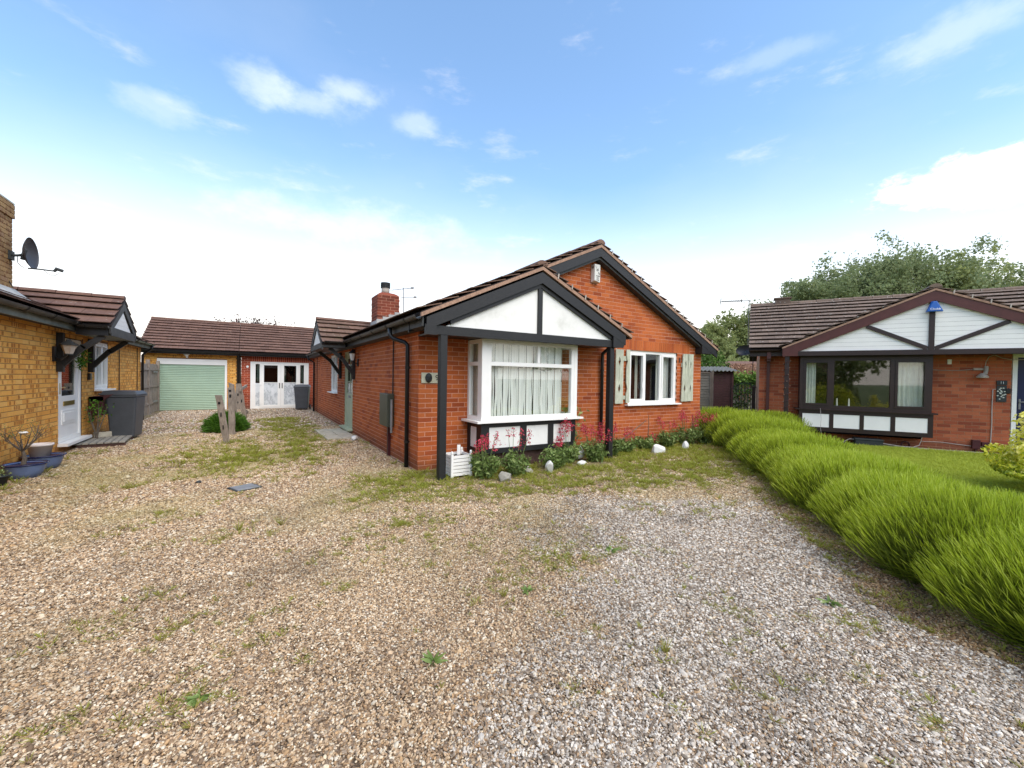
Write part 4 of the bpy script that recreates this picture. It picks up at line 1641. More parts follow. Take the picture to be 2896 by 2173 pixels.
sg_ = empty('house_number_sign', (CX0 + .04, CY0 - .03, 1.46), 0, 'stone house sign with number 9 and round black emblem on brick corner', 'house sign')
MB().box(0, .36, 0, .027, -.082, .082).build('plaque', M_plaq, sg_, bevel=.004)
text('number', '9', .12, M_text, sg_, (.25, -.003, 0), (math.pi / 2, 0, 0))
em = MB().lathe([(.058, 0), (.066, .012), (.05, .03), (.02, .04)], (0, 0, 0), 20).build('emblem', M_slate, sg_, smooth=True)
em.rotation_euler = (math.pi / 2, 0, 0)
em.location = (.11, 0, 0)
em.scale = (.85, 1.15, 1)
MB().box(.075, .145, -.046, -.03, .008, .02).box(.095, .125, -.05, -.03, -.03, .0).build('emblem_face', M_text, sg_)

al = empty('alarm_box', (CX0 + 3.60, CY0, 3.40), 0, 'ivory alarm box with black lettering high under the main gable apex', 'alarm box')
mb = MB()
mb.add([(-.08, 0, 0), (.10, 0, 0), (.10, 0, .36), (-.08, 0, .36), (-.07, -.11, .03), (.09, -.10, .0), (.09, -.10, .36), (-.07, -.11, .36)], [(0, 1, 2, 3), (7, 6, 5, 4), (4, 5, 1, 0), (5, 6, 2, 1), (6, 7, 3, 2), (7, 4, 0, 3)])
mb.build('casing', M_ivory, al, bevel=.012)
for i, ch in enumerate('JWS'):
    text('lettering', ch, .07, M_text, al, (-.035 + i * .04, -.108, .30 - i * .06), (math.pi / 2, -.5, 0), .001)
text('lettering', 'ALARM', .034, M_text, al, (.012, -.108, .125), (math.pi / 2, 0, 0), .001)
text('lettering', '0522', .032, M_text, al, (.012, -.107, .085), (math.pi / 2, 0, 0), .001)
text('lettering', '532901', .030, M_text, al, (.012, -.1065, .048), (math.pi / 2, 0, 0), .001)
part('vent_slots', M_text, al, (-.084, -.078, -.09, -.03, .30, .307), (-.084, -.078, -.09, -.03, .28, .287))

mtb = empty('meter_box', (CX0, CY0 + 1.53, .56), 0, 'green grey meter box with conduit on side brick wall', 'meter box')
MB().box(-.13, -.002, -.27, .27, 0, .60).build('casing', M_meter, mtb, bevel=.015)
MB().tube([(-.06, -.30, -.1), (-.06, -.30, .5)], .022, 8).build('meter_pipe', M_steel, mtb)
part('conduit', M_maroon, mtb, (-.05, -.004, -.06, .02, -.58, -.002))

ln = empty('wall_lantern', (CX0, CY0 + 4.28, 1.82), 0, 'black coach lantern beside the sage door', 'lantern')
MB().tube([(-.004, 0, -.02), (-.03, 0, -.04), (-.11, 0, -.05), (-.14, 0, 0)], .014, 6).box(-.03, -.002, -.04, .04, -.12, .06).build('arm', M_blackplain, ln)
MB().lathe([(.035, 0), (.075, .17)], (-.14, 0, .02), 6).build('lamp_glass', M_bulb, ln)
MB().lathe([(.095, .19), (.02, .27), (.02, .30)], (-.14, 0, 0), 6).lathe([(.045, 0), (.045, .02)], (-.14, 0, 0), 6).build('lamp_cap', M_blackplain, ln)

ae = empty('tv_aerial', (4.08, 13.0, 3.15), 0, 'thin television aerial on the roof behind the brick chimney', 'aerial')
MB().tube([(0, 0, 0), (-.03, 0, 1.15)], .014, 6).build('mast', M_steel, ae)
MB().tube([(-.42, -.1, 1.0), (.28, .1, 1.19)], .011, 5).tube([(-.10, -.02, .82), (.38, .08, .9)], .010, 5).build('boom', M_steel, ae)
mbp = MB()
for i in range(5):
    f = i / 4
    x, y, z = -.42 + .7 * f, -.1 + .2 * f, 1.0 + .19 * f
    mbp.tube([(x + .03, y - .12, z), (x - .03, y + .12, z)], .006, 4)
mbp.box(.25, .33, .05, .12, 1.165, 1.215).box(.35, .43, .05, .12, .88, .93)
mbp.build('elements', M_steel, ae)

# ================================================================== yellow brick bungalow on the left
LX = -2.895
LY = 16.8
lh = empty('brick_bungalow', (LX, LY, 0), 0, 'yellow spotted brick bungalow with white door and bracketed canopy along the drive', 'house')
Fl = frame((0, -12.5, 0), (0, 1, 0), (1, 0, 0))


def ly(y):      # world y -> u along the wall
    return y - LY + 12.5


bricks = []
lop = [(ly(10.42), ly(11.62), .12, 2.10), (ly(12.41), ly(13.40), 1.06, 2.14)]
wall(lh, 'side_wall', (0, -12.5, 0), (0, 1, 0), (1, 0, 0), 12.5, 2.34, lop, M_mort_y, bricks, z0=.0, phase=.05)
part('end_wall', M_mort_y, lh, (-7, -.11, -.12, -.002, 0, 2.2), (-7, -.11, -12.5, -12.4, 0, 2.2))
part('plinth', M_plinth, lh, (-.09, -.008, -12.4, -.13, -.1, -.01))
pieces(bricks, 'brick', M_brick_y, lh)
tiles = []
zl = 2.36
roof(lh, 'roof_slope', (.26, -12.7, zl), (0, 1, 0), (-cs, 0, MS * cs), 12.85, 3.9 / cs, M_tile, tiles)
roof(lh, 'far_roof_slope', (-7.54, -12.7, zl), (0, 1, 0), (cs, 0, MS * cs), 12.85, 3.9 / cs - .01, M_tile, [])
# canopy
LC = 11.22 - LY
hl_ = .98
LZ = 2.96
LXC = .72
lm_ = .62
lc = 1 / math.sqrt(1 + lm_ ** 2)
zl0 = LZ - lm_ * hl_ - .03


def lval(s):
    z = (LZ - lm_ * hl_) + s * lm_ * lc
    return (0, max(0, LXC - .26 + (z - zl) / MS + .1))


for nm, sg in (('canopy_near_slope', -1), ('canopy_far_slope', 1)):
    Dl = hl_ / lc
    roof(lh, nm, (LXC, LC + sg * hl_, zl0), (-1, 0, 0), (0, -sg * lc, lm_ * lc), 2.2, Dl, M_tile, tiles, ulim=lval,
         deckpoly=[(0, 0), (lval(0)[1], 0), (lval(Dl)[1], Dl), (0, Dl)])
pieces(tiles, 'tile', M_tile, lh)
ridge(lh, (LXC, LC, LZ - .02), (LXC - lval(hl_ / lc)[1] - .05, LC, LZ - .02), M_tile, rad=.09)
part('fascia', M_fascia_g, lh, (.20, .222, -12.6, -.02, 2.20, 2.35))
part('soffit', M_soot, lh, (.004, .20, -12.6, -.02, 2.225, 2.24))
gutter(lh, (.285, -12.65, 2.345), (.285, .05, 2.345), (1, 0, 0))
part('gable_fascia', M_soot, lh, (-7.5, .24, .10, .13, 2.2, 2.33))
for sg in (-1, 1):
    ye = LC + sg * (hl_ - .02)
    MB().prism([(LC, LZ - .07), (ye, zl0 - .01), (ye, zl0 - .15), (LC, LZ - .25)], 0, LXC - .03, LXC - .005).build('canopy_bargeboard', M_soot, lh)
part('canopy_fascia', M_blackplain, lh, (.26, LXC - .04, LC - hl_ + .03, LC - hl_ + .06, 2.13, 2.30), (.26, LXC - .04, LC + hl_ - .06, LC + hl_ - .03, 2.13, 2.30))
part('canopy_fascia', M_soot, lh, (LXC - .028, LXC - .008, LC - hl_ + .08, LC + hl_ - .08, 2.14, 2.30))
part('canopy_soffit', M_fascia_g, lh, (.24, LXC - .05, LC - hl_ + .07, LC + hl_ - .07, 2.145, 2.16))
for k in range(4):
    za, zc_ = 2.302 + k * .09, 2.302 + k * .09 + .087
    h1 = (LZ - .26 - za) / lm_
    h2 = max(.01, (LZ - .26 - zc_) / lm_)
    MB().prism([(LC - h1, za), (LC + h1, za), (LC + h2, zc_), (LC - h2, zc_)], 0, LXC - .055, LXC - .034).build('gable_board', M_whitew, lh)
gutter(lh, (.3, LC - hl_ - .06, 2.30), (LXC - .02, LC - hl_ - .06, 2.30), (0, 1, 0), M_blackplain, .045)
for y in (10.36 - LY, 12.0 - LY):
    br = bpy.data.objects.new('canopy_bracket', None)
    COL.objects.link(br)
    br.parent = lh
    part('wall_post', M_black, br, (.004, .09, y - .045, y + .045, 1.46, 2.15))
    MB().obox((.06, y, 1.58), (.34, y, 1.93), .075, .09).obox((.33, y, 1.90), (.60, y, 2.13), .075, .09).build('brace', M_black, br)
# door
u0, u1 = ly(10.44), ly(11.60)
fr = window_frame(lh, 'door_frame', Fl, u0, u1, .19, 2.08, inset=.01, fw=.07)
for ch in list(fr.children):
    bpy.data.objects.remove(ch)
dl = bpy.data.objects.new('front_door', None)
COL.objects.link(dl)
dl.parent = lh
a0, a1 = u0 + .072, u1 - .072
fbox(Fl, 'door_leaf', M_upvc, dl, (a0, a1, .03, .07, .262, 1.02), (a0, a0 + .17, .03, .07, 1.02, 2.008), (a1 - .17, a1, .03, .07, 1.02, 2.008), (a0 + .17, a1 - .17, .03, .07, 1.9, 2.008))
fbox(Fl, 'door_glass', M_glassd, dl, (a0 + .17, a1 - .17, .045, .055, 1.02, 1.9))
fbox(Fl, 'raised_panel', M_upvc, dl, (a0 + .16, a1 - .16, .018, .031, .50, .76))
fbox(Fl, 'raised_panel', M_upvc, dl, (a0 + .22, a1 - .22, .008, .0179, .55, .71))
fbox(Fl, 'letterbox', M_brass, dl, (a0 + .24, a1 - .24, .016, .031, .84, .92))
fbox(Fl, 'handle', M_brass, dl, (a0 + .05, a0 + .08, .018, .03, 1.06, 1.26), (a0 + .05, a0 + .19, -.015, -.003, 1.17, 1.19))
fbox(Fl, 'door_sill', M_upvc, lh, (u0 - .05, u1 + .10, -.13, .06, .135, .185))
room(lh, Fl, u0, u1, .2, 2.08)
window_frame(lh, 'window', Fl, ly(12.42), ly(13.39), 1.085, 2.13, muls=(ly(12.92),), inset=.01, sash=(0, 1), fw=.05)
fbox(Fl, 'window_sill', M_upvc, lh, (ly(12.38), ly(13.50), -.12, .02, 1.05, 1.082))
room(lh, Fl, ly(12.42), ly(13.39), 1.07, 2.13)
for i in range(12):
    fbox(Fl, 'blind_slat', M_sage, lh, (ly(12.50), ly(13.32), .14, .165, 1.14 + i * .042, 1.165 + i * .042))
curtain(lh, Fl, ly(12.48), ly(12.66), .2, 1.7, 2.1, M_net, 3, .02)
downpipe(lh, [(.285, -.10, 2.30), (.27, -.10, 2.2), (.10, -.08, 2.06), (.055, -.08, 2.0), (.055, -.08, 0)], (1.5, .6), off=(-.06, 0, 0))
MB().tube([(.015, 14.3 - LY, 2.2), (.015, 14.3 - LY, .05)], .010, 6).build('overflow_pipe', M_cableb, lh)
MB().tube([(.015, 16.25 - LY, 2.2), (.015, 16.25 - LY, .05)], .010, 6).build('overflow_pipe', M_cableb, lh)
# chimney stack
chl = bpy.data.objects.new('chimney', None)
COL.objects.link(chl)
chl.parent = lh
ka0, ka1, kb0, kb1 = -1.05, -.405, 9.2 - LY, 10.02 - LY
ct = []
wl = part('stack', M_mort_y, chl, (ka0 + .006, ka1 - .006, kb0 + .006, kb1 - .006, 2.4, 4.10))
for k in range(23):
    z = 2.43 + k * .075
    out = .022 if k >= 20 else 0
    of = (k % 2) * .1125
    a = kb0 - of
    while a < kb1:
        q0, q1 = max(a + .005, kb0 - out), min(a + .22, kb1 + out)
        a += .225
        if q1 - q0 > .02:
            ct.append((wl, Matrix.Translation((ka1 - .015 + out, (q0 + q1) / 2, z + .0325)) @ Matrix.Diagonal((.03, q1 - q0, .065, 1))))
    for yy in (kb0 - out + .015, kb1 + out - .015):
        a = ka0 - of
        while a < ka1 - .031:
            q0, q1 = max(a + .005, ka0), min(a + .22, ka1 - .031 + out)
            a += .225
            if q1 - q0 > .02:
                ct.append((wl, Matrix.Translation(((q0 + q1) / 2, yy, z + .0325)) @ Matrix.Diagonal((q1 - q0, .03, .065, 1))))
pieces(ct, 'brick', M_brick_yc, lh, 0)
part('chimney_cap', M_conc, chl, (ka0 - .02, ka1 + .02, kb0 - .02, kb1 + .02, 4.155, 4.18))
part('lead_flashing', M_lead, chl, (ka0 - .02, ka1 + .012, kb0 - .04, kb1 + .03, 2.5, 2.80))
MB().add([(ka1 + .01, kb0 - .04, 2.80), (ka1 + .01, kb1 + .05, 2.80), (ka1 + .22, kb1 + .10, 2.60), (ka1 + .22, kb0 - .1, 2.60), (ka1 + .01, kb0 - .04, 2.72), (ka1 + .01, kb1 + .05, 2.72), (ka1 + .22, kb1 + .10, 2.585), (ka1 + .22, kb0 - .1, 2.585)], [(0, 1, 2, 3), (7, 6, 5, 4), (2, 1, 5, 6), (0, 3, 7, 4), (3, 2, 6, 7)]).build('lead_apron', M_lead, chl)

# satellite dish on that chimney
ds = empty('satellite_dish', (LX - .29, 9.93, 3.32), 0, 'dark grey satellite dish with long receiver arm on the yellow brick chimney', 'satellite dish')


def dish(root, c, face, rw, rh, mat, arm=True, depth=.09):
    c, face = Vector(c), Vector(face).normalized()
    x = face.cross(Vector((0, 0, 1))).normalized()
    y = x.cross(face).normalized()
    vs, fs = [c - face * depth], []
    R, K = 6, 28
    for lay in (0, 1):
        for i in range(1, R + 1):
            f = i / R
            for k in range(K):
                th = 2 * math.pi * k / K
                vs.append(c + x * (rw * f * math.cos(th)) + y * (rh * f * math.sin(th)) - face * (depth * (1 - f * f)) - face * .006 * lay)
    for lay in (0, 1):
        of = 1 + lay * R * K
        for k in range(K):
            k2 = (k + 1) % K
            fs.append((0, of + k, of + k2))
            for i in range(R - 1):
                fs.append((of + i * K + k, of + (i + 1) * K + k, of + (i + 1) * K + k2, of + i * K + k2))
    fs += [(1 + (R - 1) * K + k, 1 + (R - 1) * K + (k + 1) % K, 1 + R * K + (R - 1) * K + (k + 1) % K, 1 + R * K + (R - 1) * K + k) for k in range(K)]
    MB().add(vs, fs).build('reflector', mat, root, smooth=True)
    return x, y


fc = Vector((.99, -.03, .05))
dx, dy = dish(ds, (.115, .05, .08), fc, .235, .255, M_dishm)
MB().tube([(-.10, 0, .0), (-.02, .02, .02), (.03, .04, .05)], .020, 8).box(-.14, -.08, -.06, .06, -.07, .07).tube([(.01, .04, -.04), (.03, .04, .08), (.04, .05, .12)], .028, 8).build('bracket', M_slate, ds)
MB().tube([(.07, .04, -.17), (.20, .05, -.165), (.38, .05, -.17)], .011, 6).build('receiver_arm', M_slate, ds)
MB().tube([(.36, .05, -.18), (.40, .05, -.13)], .022, 8).tube([(.38, .05, -.125), (.47, .05, -.155)], .026, 10).build('receiver', M_slate, ds)
MB().tube([(.25, .05, -.18), (.29, .05, -.22), (.33, .05, -.245), (.38, .05, -.24), (.42, .05, -.20)], .004, 5).tube([(-.04, .02, .0), (-.03, .0, -.10), (.0, .0, -.15), (.04, .02, -.17)], .005, 5).tube([(-.12, .0, -.07), (-.125, -.02, -.40), (-.06, -.06, -.52)], .007, 5).build('cable', M_cableb, ds)

# lantern, bell and wreath by the white door
l2 = empty('wall_lantern', (LX, 10.20, 1.80), 0, 'old dark lantern under the eaves beside the white door', 'lantern')
MB().box(.002, .03, -.05, .05, -.16, .10).tube([(.02, 0, -.10), (.10, 0, -.12), (.17, 0, -.04)], .02, 6).build('arm', M_blackplain, l2)
MB().lathe([(.055, 0), (.105, .16)], (.19, 0, -.02), 6).build('lamp_glass', M_clip, l2)
MB().lathe([(.125, .145), (.12, .17), (.04, .22), (.03, .25)], (.19, 0, -.02), 6).lathe([(.06, -.02), (.06, .0)], (.19, 0, -.02), 6).build('lamp_cap', M_soot, l2)
db_ = empty('door_chime', (LX, 11.98, 1.37), 0, 'small black box on yellow brick between the white door and window', 'doorbell')
MB().box(.002, .05, -.05, .06, -.07, .07).build('casing', M_blackplain, db_, bevel=.008)
wr = empty('hanging_wreath', (LX + .10, 11.25, 1.78), 0, 'leafy hanging plant in front of the white door', 'hanging plant')
a = RNG.random(260) * 6.28
C_ = np.stack([.04 * RNG.normal(size=260), .12 * np.cos(a) + .05 * RNG.normal(size=260), .13 * np.sin(a) + .05 * RNG.normal(size=260) - .05], 1)
leafcloud('foliage', C_, .07, M_conif, RNG.random(260), wr, .3)
MB().tube([(0, 0, .08), (0, 0, .32)], .006, 4).build('hook', M_cableb, wr)

# ================================================================== garages at the end of the drive
GY = 20.7


def garage(x0, x1, rx0, rx1, bmat, mmat, op, label, solds=(), nm='garage'):
    g = empty('garage', (x0, GY, 0), 0, label, 'garage')
    W = x1 - x0
    bl = []
    wall(g, 'front_wall', (0, 0, 0), (1, 0, 0), (0, -1, 0), W, 2.32, [op], mmat, bl, z0=-.02, soldiers=solds)
    pieces(bl, 'brick', bmat, g)
    part('side_wall', mmat, g, (.003, .1, .1, 4.6, 0, 2.3), (W - .1, W - .003, .1, 4.6, 0, 2.3), (.1, W - .1, 4.5, 4.6, 0, 2.3))
    tl = []
    sl = .535
    c_ = 1 / math.sqrt(1 + sl * sl)
    D = 2.62 / c_
    a0, a1 = rx0 - x0, rx1 - x0
    roof(g, 'front_roof_slope', (a0, -.36, 2.37), (1, 0, 0), (0, c_, sl * c_), a1 - a0, D, M_tile, tl)
    roof(g, 'rear_roof_slope', (a0, -.36 + 5.24, 2.37), (1, 0, 0), (0, -c_, sl * c_), a1 - a0, D, M_tile, [])
    pieces(tl, 'tile', M_tile, g)
    ridge(g, (a0, 2.26, 2.37 + 2.62 * sl), (a1, 2.26, 2.37 + 2.62 * sl), M_tile, rad=.10)
    part('fascia', M_blackplain, g, (a0 + .03, a1 - .03, -.30, -.28, 2.22, 2.36))
    part('soffit', M_blackplain, g, (a0 + .03, a1 - .03, -.28, -.003, 2.225, 2.24))
    gutter(g, (a0, -.39, 2.33), (a1, -.39, 2.33), (0, 1, 0), M_blackplain)
    MB().prism([(-.3, 2.24), (4.8, 2.24), (2.26, 2.24 + 2.5 * sl)], 0, a0 + .04, a0 + .06).build('gable_board', mmat, g)
    MB().prism([(-.3, 2.24), (4.8, 2.24), (2.26, 2.24 + 2.5 * sl)], 0, a1 - .06, a1 - .04).build('gable_board', mmat, g)
    return g


g1_ = garage(-3.5, -.55, -3.62, -.47, M_brick_y, M_mort_y, (.40, 2.62, -.06, 2.035), 'yellow brick garage with sage green roller door under brown tiles')
part('door_frame', M_upvc, g1_, (.40, .475, -.02, .08, -.02, 1.81), (2.545, 2.62, -.02, .08, -.02, 1.81), (.40, 2.62, -.022, .081, 1.81, 2.03))
for i in range(26):
    z = .0 + i * .0697
    MB().prism([(.03, z + .002), (.018, z + .02), (.018, z + .05), (.03, z + .0675), (.05, z + .0675), (.05, z + .002)], 0, .476, 2.544).build('roller_slat', M_green, g1_)
part('door_back', M_dkroom, g1_, (.476, 2.544, .055, .07, 0, 1.82))
fl = empty('security_light', (-2.18, GY - .012, 2.20), 0, 'round white security light above the green roller door', 'lamp')
lamp_h = MB().lathe([(.0, -.02), (.09, 0), (.105, .05), (.02, .06)], (0, 0, 0), 16).build('lamp_head', M_upvc, fl, smooth=True)
lamp_h.rotation_euler = (1.25, 0, 0)
lamp_h.location = (0, -.12, .03)
MB().box(-.03, .03, -.10, -.001, -.05, .0).lathe([(.03, -.12), (.04, -.05)], (0, -.07, 0), 10).build('sensor', M_upvc, fl)
g2_ = garage(-.39, 2.55, -.455, 2.62, M_brick_g, M_mort, (.32, 2.56, -.06, 2.005), 'red brick garage converted with white double doors and marbled panels', solds=[(.32, 2.93, 2.005, 2.23)])
Fg = frame((0, 0, 0), (1, 0, 0), (0, -1, 0))
mbp = MB()
fbox(Fg, 'door_surround', M_upvc, g2_, (.325, .47, -.01, .08, 0, 2.0), (2.40, 2.55, -.01, .08, 0, 2.0), (.47, 2.40, -.01, .08, 1.95, 2.0), (.47, 2.40, -.01, .08, 0, .05))
for k, (a, b2) in enumerate(((.51, .66), (2.21, 2.36))):
    sp = bpy.data.objects.new('side_panel', None)
    COL.objects.link(sp)
    sp.parent = g2_
    fbox(Fg, 'panel_frame', M_upvc, sp, (a - .04, a, -.005, .07, .05, 1.95), (b2, b2 + .04, -.005, .07, .05, 1.95), (a, b2, -.004, .069, 1.90, 1.95), (a, b2, -.004, .069, .05, .10))
    fbox(Fg, 'marbled_panel', M_marble, sp, (a, b2, .02, .03, .10, 1.09))
    fbox(Fg, 'pane', M_glassd, sp, (a, b2, .02, .03, 1.09, 1.90))
    curtain(sp, Fg, a + .05, b2 + .02, .12, 1.15, 1.92, M_net, 2, .02)
for k, (a, b2) in enumerate(((.70, 1.45), (1.455, 2.17))):
    d_ = bpy.data.objects.new('double_door_leaf', None)
    COL.objects.link(d_)
    d_.parent = g2_
    fbox(Fg, 'leaf_frame', M_upvc, d_, (a, a + .12, -.02, .05, .055, 1.945), (b2 - .12, b2, -.02, .05, .055, 1.945), (a + .12, b2 - .12, -.02, .05, 1.86, 1.945), (a + .12, b2 - .12, -.02, .05, .055, .15), (a + .12, b2 - .12, -.018, .05, 1.10, 1.125))
    fbox(Fg, 'marbled_panel', M_marble, d_, (a + .12, b2 - .12, .0, .01, .15, 1.10))
    fbox(Fg, 'pane', M_glassd, d_, (a + .12, b2 - .12, .0, .01, 1.125, 1.86))
    hx = b2 - .05 if k == 0 else a + .05
    fbox(Fg, 'handle', M_blackplain, d_, (hx - .015, hx + .015, -.035, -.021, .87, 1.10))
    for z in (.2, 1.0, 1.8):
        fbox(Fg, 'hinge', M_upvc, d_, ((a - .02 if k == 0 else b2 - .05), (a + .05 if k == 0 else b2 + .02), -.035, -.021, z, z + .08))
room(g2_, Fg, .5, 2.4, 1.1, 1.95, 1.5, .14)
vcap = MB().lathe([(0, 0), (.05, .01), (.03, .02)], (0, 0, 0), 10).build('vent_cap', M_upvc, g2_)
vcap.location = (.22, -.02, 1.78)
vcap.rotation_euler = (1.57, 0, 0)
part('party_gap', M_soil, g2_, (-.155, -.003, .03, .05, 0, 2.25))
MB().tube([(-.09, -.36, 2.28), (-.09, -.1, 2.1), (-.09, -.05, 2.0), (-.09, -.05, 0)], .034, 10).build('downpipe', M_blackplain, g2_, smooth=True)

# purple-leaved shrub behind the garage roofs
ps = empty('copper_tree', (-.05, 27.2, 0), 0, 'dark copper leaved tree top showing above the garage ridge', 'tree')
MB().tube([(0, 0, 0), (.1, 0, 2.4), (0, .1, 4.0)], [.12, .09, .03], 8).build('trunk', M_bark, ps)
n = 1500
C_ = np.stack([RNG.normal(0, .8, n), RNG.normal(0, .6, n), 4.15 + RNG.normal(0, .22, n) - .25 * np.abs(RNG.normal(0, .5, n))], 1)
C_[:, 2] += .12 * np.sin(C_[:, 0] * 7)
leafcloud('crown', C_, .12, M_purple, RNG.random(n), ps)

# gate between the left house and the garage
gt_ = empty('side_gate', (-3.06, 17.0, 0), 0, 'weathered wooden board gate between yellow house and garage', 'gate')
for i in range(18):
    y = .05 + i * .195
    h_ = 1.78 + random.uniform(-.02, .03)
    MB().box(-.012 + .004 * (i % 2), .012 + .004 * (i % 2), y, y + .185, .03, h_).build('board', M_oldwood, gt_)
for z in (.35, .95, 1.55):
    MB().box(.018, .05, .05, 3.5, z, z + .07).build('rail', M_oldwood, gt_)
for y in (0, 1.75, 3.55):
    MB().box(-.04, .06, y - .05, y + .05, 0, 1.92).build('gate_post', M_oldwood, gt_)
for z in (.42, 1.5):
    MB().box(.052, .062, 2.4, 3.2, z - .03, z + .03).build('hinge', M_steel, gt_)

# ================================================================== right hand bungalow
RA = (13.209, 2.696, 0)
RZ = math.radians(-62.146)
rh = empty('brick_bungalow', RA, RZ, 'dull red brick bungalow with white boarded gable and dark brown bay window', 'house')
Fr = frame((0, 0, 0), (1, 0, 0), (0, -1, 0))
bricks = []
rw_open = [(-2.60 + 3.57, -.32 + 3.57, .2, 2.2), (1.05 + 3.57, 2.05 + 3.57, .02, 2.16)]
wall(rh, 'front_wall', (-3.57, 0, 0), (1, 0, 0), (0, -1, 0), 11.0, 2.28, rw_open, M_mort_r, bricks)
pieces(bricks, 'brick', M_brick_r, rh)
part('side_wall', M_mort_r, rh, (-3.565, -3.47, .1, 6.3, 0, 2.3), (7.33, 7.42, .1, 6.3, 0, 2.3))
MB().prism([(-.2, 2.2), (6.4, 2.2), (3.05, 3.85)], 0, -3.56, -3.47).build('side_gable', M_brick_r, rh)
part('plinth', M_plinth, rh, (-3.55, 7.4, .012, .09, -.1, -.005))
part('footing_edge', M_conc, rh, (-2.8, 7.0, -.40, -.02, -.04, .02))
tiles = []
sr = .50
cr = 1 / math.sqrt(1 + sr * sr)
PG = -.34      # porch gable centre
NF = -.62      # porch front
hwr = 2.76
zg = 3.60
sg_r = .44
cgr = 1 / math.sqrt(1 + sg_r ** 2)
roof(rh, 'main_roof_slope', (-3.82, -.33, 2.33), (1, 0, 0), (0, cr, sr * cr), 11.6, 3.36 / cr, M_tile_r, tiles)
roof(rh, 'rear_roof_slope', (-3.82, 6.39, 2.33), (1, 0, 0), (0, -cr, sr * cr), 11.6, 3.36 / cr - .01, M_tile_r, [])


def rval(s):
    z = (zg - sg_r * hwr) + s * sg_r * cgr
    return (0, max(.1, (z - 2.33) / sr - .33 - NF + .12))


for nm, sg in (('gable_left_slope', -1), ('gable_right_slope', 1)):
    Dg = hwr / cgr
    roof(rh, nm, (PG + sg * hwr, NF, zg - sg_r * hwr - .03), (0, 1, 0), (-sg * cgr, 0, sg_r * cgr), 4, Dg, M_tile_r, tiles, ulim=rval,
         deckpoly=[(0, 0), (rval(0)[1], 0), (rval(Dg)[1], Dg), (0, Dg)])
pieces(tiles, 'tile', M_tile_r, rh)
ridge(rh, (-3.82, 3.03, 2.33 + 3.36 * sr - .01), (7.78, 3.03, 2.33 + 3.36 * sr - .01), M_tile_r)
ridge(rh, (PG, NF, zg - .01), (PG, NF + rval(Dg)[1], zg - .01), M_tile_r)
# small stub on the ridge
part('ridge_vent', M_tile_r, rh, (-3.12, -2.72, 2.9, 3.2, 3.98, 4.16), (-3.16, -2.68, 2.86, 3.24, 4.161, 4.20))
bargeboards(rh, PG, zg - .06, PG - hwr + .03, PG + hwr - .03, NF + .005, NF + .04, sg_r, .235, M_rbrown)
for sg in (-1, 1):
    MB().prism([(PG, zg - .035), (PG + sg * hwr, zg - .035 - sg_r * hwr), (PG + sg * hwr, zg - .035 - sg_r * hwr - .04), (PG, zg - .078)], 1, NF - .012, NF + .02).build('verge_mortar', M_verge, rh)
for i in range(1, 10):
    x = PG + hwr * i / 10
    z = zg - .02 - sg_r * (x - PG)
    MB().obox((x, NF - .014, z - .04), (x + .012, NF - .014, z + .045), .022, .012, (0, 1, 0)).build('verge_clip', M_clip, rh)
MB().prism([(-3.09, 2.13), (-2.77, 2.13), (-2.77, 2.45), (-3.09, 2.31)], 1, NF + .001, NF + .034).build('bargeboard_foot', M_rbrown, rh)
MB().prism([(2.09, 2.13), (2.40, 2.13), (2.40, 2.31), (2.09, 2.45)], 1, NF + .001, NF + .034).build('bargeboard_foot', M_rbrown, rh)
part('tie_beam', M_dbrown, rh, (-2.765, 2.085, NF + .02, NF + .10, 2.135, 2.245))
part('porch_soffit', M_blackplain, rh, (-2.9, 2.25, NF + .10, -.004, 2.15, 2.17))
# cladding boards, one by one
gz0 = 2.247
for k in range(12):
    za = gz0 + k * .0985
    zb_ = min(za + .0945, 3.33)
    x_a = (zg - .285 - za) / sg_r
    x_b = (zg - .285 - zb_) / sg_r
    if x_a <= .05:
        break
    x_b = max(.02, x_b)
    MB().prism([(PG - x_a, za), (PG + x_a, za), (PG + x_b, zb_), (PG - x_b, zb_)], 1, NF + .062 + .006, NF + .085).build('cladding_board', M_whitew, rh)
part('gable_backing', M_soot, rh, (PG - 2.1, PG + 2.1, NF + .088, NF + .10, 2.25, 2.5))
part('king_post', M_dbrown, rh, (PG - .03 - .045, PG - .03 + .045, NF + .035, NF + .064, 2.247, 3.33))
for sg in (-1, 1):
    MB().obox((PG - .03 + sg * .06, NF + .048, 2.27), (PG + sg * 1.13, NF + .048, 2.80), .024, .085, (0, 0, 1)).build('raking_strut', M_dbrown, rh)
part('fascia', M_dbrown, rh, (-3.80, -3.06, -.30, -.28, 2.15, 2.31))
part('fascia', M_dbrown, rh, (2.42, 7.6, -.30, -.28, 2.15, 2.31))
part('soffit', M_blackplain, rh, (-3.8, 7.6, -.28, -.004, 2.172, 2.19))
gutter(rh, (-3.82, -.37, 2.31), (-3.12, -.37, 2.31), (0, 1, 0), M_dbrown)
gutter(rh, (2.45, -.37, 2.31), (7.7, -.37, 2.31), (0, 1, 0), M_dbrown)
mbp = MB()
mbp.box(-3.40, -3.33, -.075, -.006, 0, 2.02).box(-3.405, -3.325, -.30, -.006, 2.02, 2.09).box(-3.41, -3.32, -.36, -.28, 2.08, 2.27)
mbp.build('downpipe', M_rbrown, rh)
